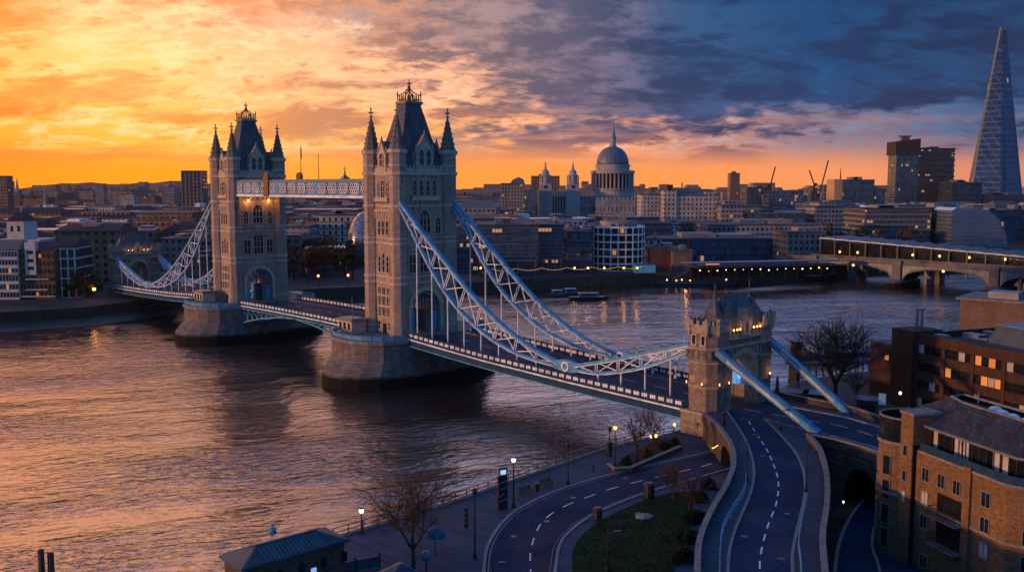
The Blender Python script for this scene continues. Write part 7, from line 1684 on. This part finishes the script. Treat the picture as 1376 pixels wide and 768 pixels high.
for k in range(5): x = 10 + k * 38; b = MB(); b.lathe([(2.2, -2), (2.2, 8)], 12, x, off); b.lathe([(2.2, -2), (2.2, 8)], 12, x, off + 10); part('pier', b, M['concrete'], t)
# ---------------- the fabric of the city: rows of ordinary blocks, every one its own thing
RF = random.Random(17)
SHAPE = ('low', 'broad', 'narrow', 'long', 'square', 'stepped')
used_lab = set()
LAND = [(-300, 'under left hills'), (160, 'behind far gatehouse'), (262, 'by striped tower'), (333, 'behind farther tower'), (435, 'behind the walkway'), (550, 'behind nearer tower'), (640, 'right of nearer tower'), (690, 'below rounded offices'), (752, 'below cathedral front'), (826, 'below the dome'), (900, 'below stone palace'), (960, 'right of palace'), (1035, 'below leftmost crane'), (1100, 'below crossed cranes'), (1155, 'below orange block'), (1218, 'below overhanging tower'), (1260, 'above striped offices'), (1340, 'below glass spire')]
ROOF = ('flat roof', 'pitched dark roof', 'roof plant box', 'pale roof edge')
DIST = [(560, 'front rank'), (700, 'second rank'), (900, 'third rank'), (1150, 'fourth rank'), (1450, 'fifth rank'), (9999, 'last rank')]
ORD = ('', 'second ', 'third ', 'fourth ', 'fifth ', 'sixth ', 'seventh ', 'eighth ', 'ninth ', 'tenth ')
def px_of(x, y, z=20): 
    zz = z - CAMH; d = y * _c - zz * _s; return 688 + FPX * x / d
blocks = []
Y = 470.0
while Y < 1900:
    X = -Y * .62; 
    while X < Y * .60:
        w = RF.choice((RF.uniform(11, 20), RF.uniform(16, 30), RF.uniform(28, 46))) * (1 + Y / 2200); d = RF.uniform(14, 28); gap = RF.uniform(1, 8) * (1 + Y / 1500); cx = X + w / 2; X += w + gap
        yy = Y + RF.uniform(-12, 12)
        px = px_of(cx, yy)
        if not (-60 < px < 1430): continue
        if yy < 300 + .0 * cx: continue
        # keep off the river and the bridges on the right
        if cx > 150 and yy < 540 + (cx - 150) * .12: continue
        if cx > 62 and yy < 476: continue
        if cx > 120 and yy < 720: continue
        if any(math.hypot(cx - ox, yy + d / 2 - oy) < r + max(w, d) * .42 for ox, oy, r in OCC): continue
        blocks.append((cx, yy, w, d))
    Y *= 1.068 if Y < 900 else 1.095
Y = 345.0
for yy, xs in ((352, (-190, -172)), (400, (-206, -168, -150)), (425, (-182, -128, -104, -84)), (460, (-200, -160, -120))):
    for x in xs:
        if not any(math.hypot(x - ox, yy + 10 - oy) < r + 8 for ox, oy, r in OCC): blocks.append((x, yy, RF.uniform(16, 24), RF.uniform(14, 20)))
cnt = {}; names = []; made = []
blocks.sort()
for cx, yy, w, d in blocks:
    px = px_of(cx, yy); left = px < 420
    pal = ['brown', 'orange', 'tan', 'brown', 'ribtan', 'white', 'ribgrey'] if left else ['grey', 'ribdark', 'blueglass', 'ribgrey', 'pale', 'dark', 'brown', 'ribdark', 'ribtan', 'white']
    mm = RF.choice(pal); hmax = 44 - GZ - (0.0 if yy > 800 else 3)
    h = min(hmax - 2 - RF.random() * 6, RF.uniform(11, 20) + max(0, (yy - 500)) * .010 + (RF.random() ** 4) * 16)
    if yy < 620: h = min(h, 17)
    h = max(8.5, min(h, CAMH - GZ - ((42 if 690 < px < 965 and yy < 985 else 27 if px < 270 else 22) + RF.uniform(0, 16)) / FPX * yy))
    kind = RF.random(); rk = 1 if kind < .28 else 2 if kind < .62 else 3 if kind < .8 else 0
    lm = min(LAND, key=lambda q: abs(q[0] - px))[1]; ds = next(n for q, n in DIST if yy < q)
    base = f"{NAMEC[mm]} block with {ROOF[rk]}, {lm}, {ds}"
    k = cnt.get(base, 0); cnt[base] = k + 1; names.append((base, k))
    lab = base
    t = thing({'dark': 'glass_block', 'blueglass': 'glass_block', 'ribdark': 'glass_block', 'pale': 'stone_block', 'white': 'rendered_block', 'tan': 'rendered_block', 'ribtan': 'rendered_block', 'brown': 'brick_block', 'orange': 'brick_block'}.get(mm, 'office_block'), lab, 'building', (cx, yy + d / 2, GZ), RF.uniform(-.25, .25), 'ordinary blocks of the city'); made.append(t)
    a = MB(); a.box(-w / 2, w / 2, -d / 2, d / 2, -1, h)
    if RF.random() < .4: a.box(-w * .3, w * .32, -d * .3, d * .4, h, h + 3.4)
    part('wall', a, FAC[mm], t)
    if rk == 1: gable_roof(t, w, d, h, RF.uniform(2.5, 4.5), M['slate'] if not left else M['tile'], RF.uniform(.04, .2))
    else:
        a = MB(); e = .4; a.prism([(-w / 2 - e, -d / 2 - e), (w / 2 + e, -d / 2 - e), (w / 2 + e, d / 2 + e), (-w / 2 - e, d / 2 + e)], h - .4, h + .5); part('roof', a, M[RF.choice(['coping', 'palemetal'])] if rk == 3 else M[RF.choice(['flatroof', 'flatroof', 'bluemetal', 'palemetal'])], t)
        if rk == 2:
            for q in range(RF.randint(2, 4)):
                x = RF.uniform(-w * .35, w * .35); s = RF.uniform(1.5, 5); a = MB(); a.box(x - s, x + s, -d * .2, d * .25, h + .5, h + RF.uniform(1.6, 3.6)); part('roof_plant', a, M[RF.choice(['lead', 'concrete', 'white', 'flatroof'])], t)
for t, (base, k) in zip(made, names):
    if cnt[base] > 1: t['label'] = base + ', ' + ('first', 'second', 'third', 'fourth', 'fifth', 'sixth', 'seventh', 'eighth', 'ninth')[k] + ' from left'
# the farthest roofs read as one mass
b = MB(); Rm = random.Random(9)
for _ in range(1500):
    yy = Rm.uniform(1950, 3300); x = Rm.uniform(-.6, .6) * yy; w = Rm.uniform(14, 60); d = Rm.uniform(15, 40); h = Rm.uniform(9, 26) + (Rm.random() ** 6) * 26; b.box(x - w / 2, x + w / 2, yy, yy + d, GZ - 1, GZ + h)
struct('distant_rooftops', b, M['ground'] if False else FAC['tan'], 'stuff')
# trees and squares between the blocks: a few dark crowns
b = MB(); Rm = random.Random(19)
for _ in range(260):
    yy = Rm.uniform(470, 1500); x = Rm.uniform(-.56, .55) * yy
    if (x > 150 and yy < 560 + (x - 150) * .12) or any(math.hypot(x - ox, yy - oy) < r * .8 for ox, oy, r in OCC): continue
    for _ in range(60):
        c = Vector((x + Rm.gauss(0, 3), yy + Rm.gauss(0, 3), GZ + Rm.uniform(3, 12))); e = Vector((Rm.gauss(0, 1), Rm.gauss(0, 1), Rm.gauss(0, 1))).normalized(); o = e.orthogonal().normalized() * Rm.uniform(.8, 1.7); p = e.cross(o).normalized() * .9
        b.face([tuple(c - o), tuple(c - p), tuple(c + o), tuple(c + p)])
struct('street_tree_foliage', b, M['leafbrown'], 'stuff')

# ------------------------------------------------------------------ the evening haze
if HAZE:
    b = MB(); b.box(-3200, 2600, -60, 4600, -4.5, 330); hz = struct('haze', b, [], 'stuff')
    m = bpy.data.materials.new('haze'); m.use_nodes = True; t = NT(m.node_tree); t.n.clear()
    v = t.new('ShaderNodeVolumePrincipled'); v.inputs['Color'].default_value = HAZE_COL; v.inputs['Density'].default_value = HAZE; v.inputs['Anisotropy'].default_value = .5
    o = t.new('ShaderNodeOutputMaterial'); t.l.new(v.outputs[0], o.inputs['Volume']); hz.data.materials.append(m)
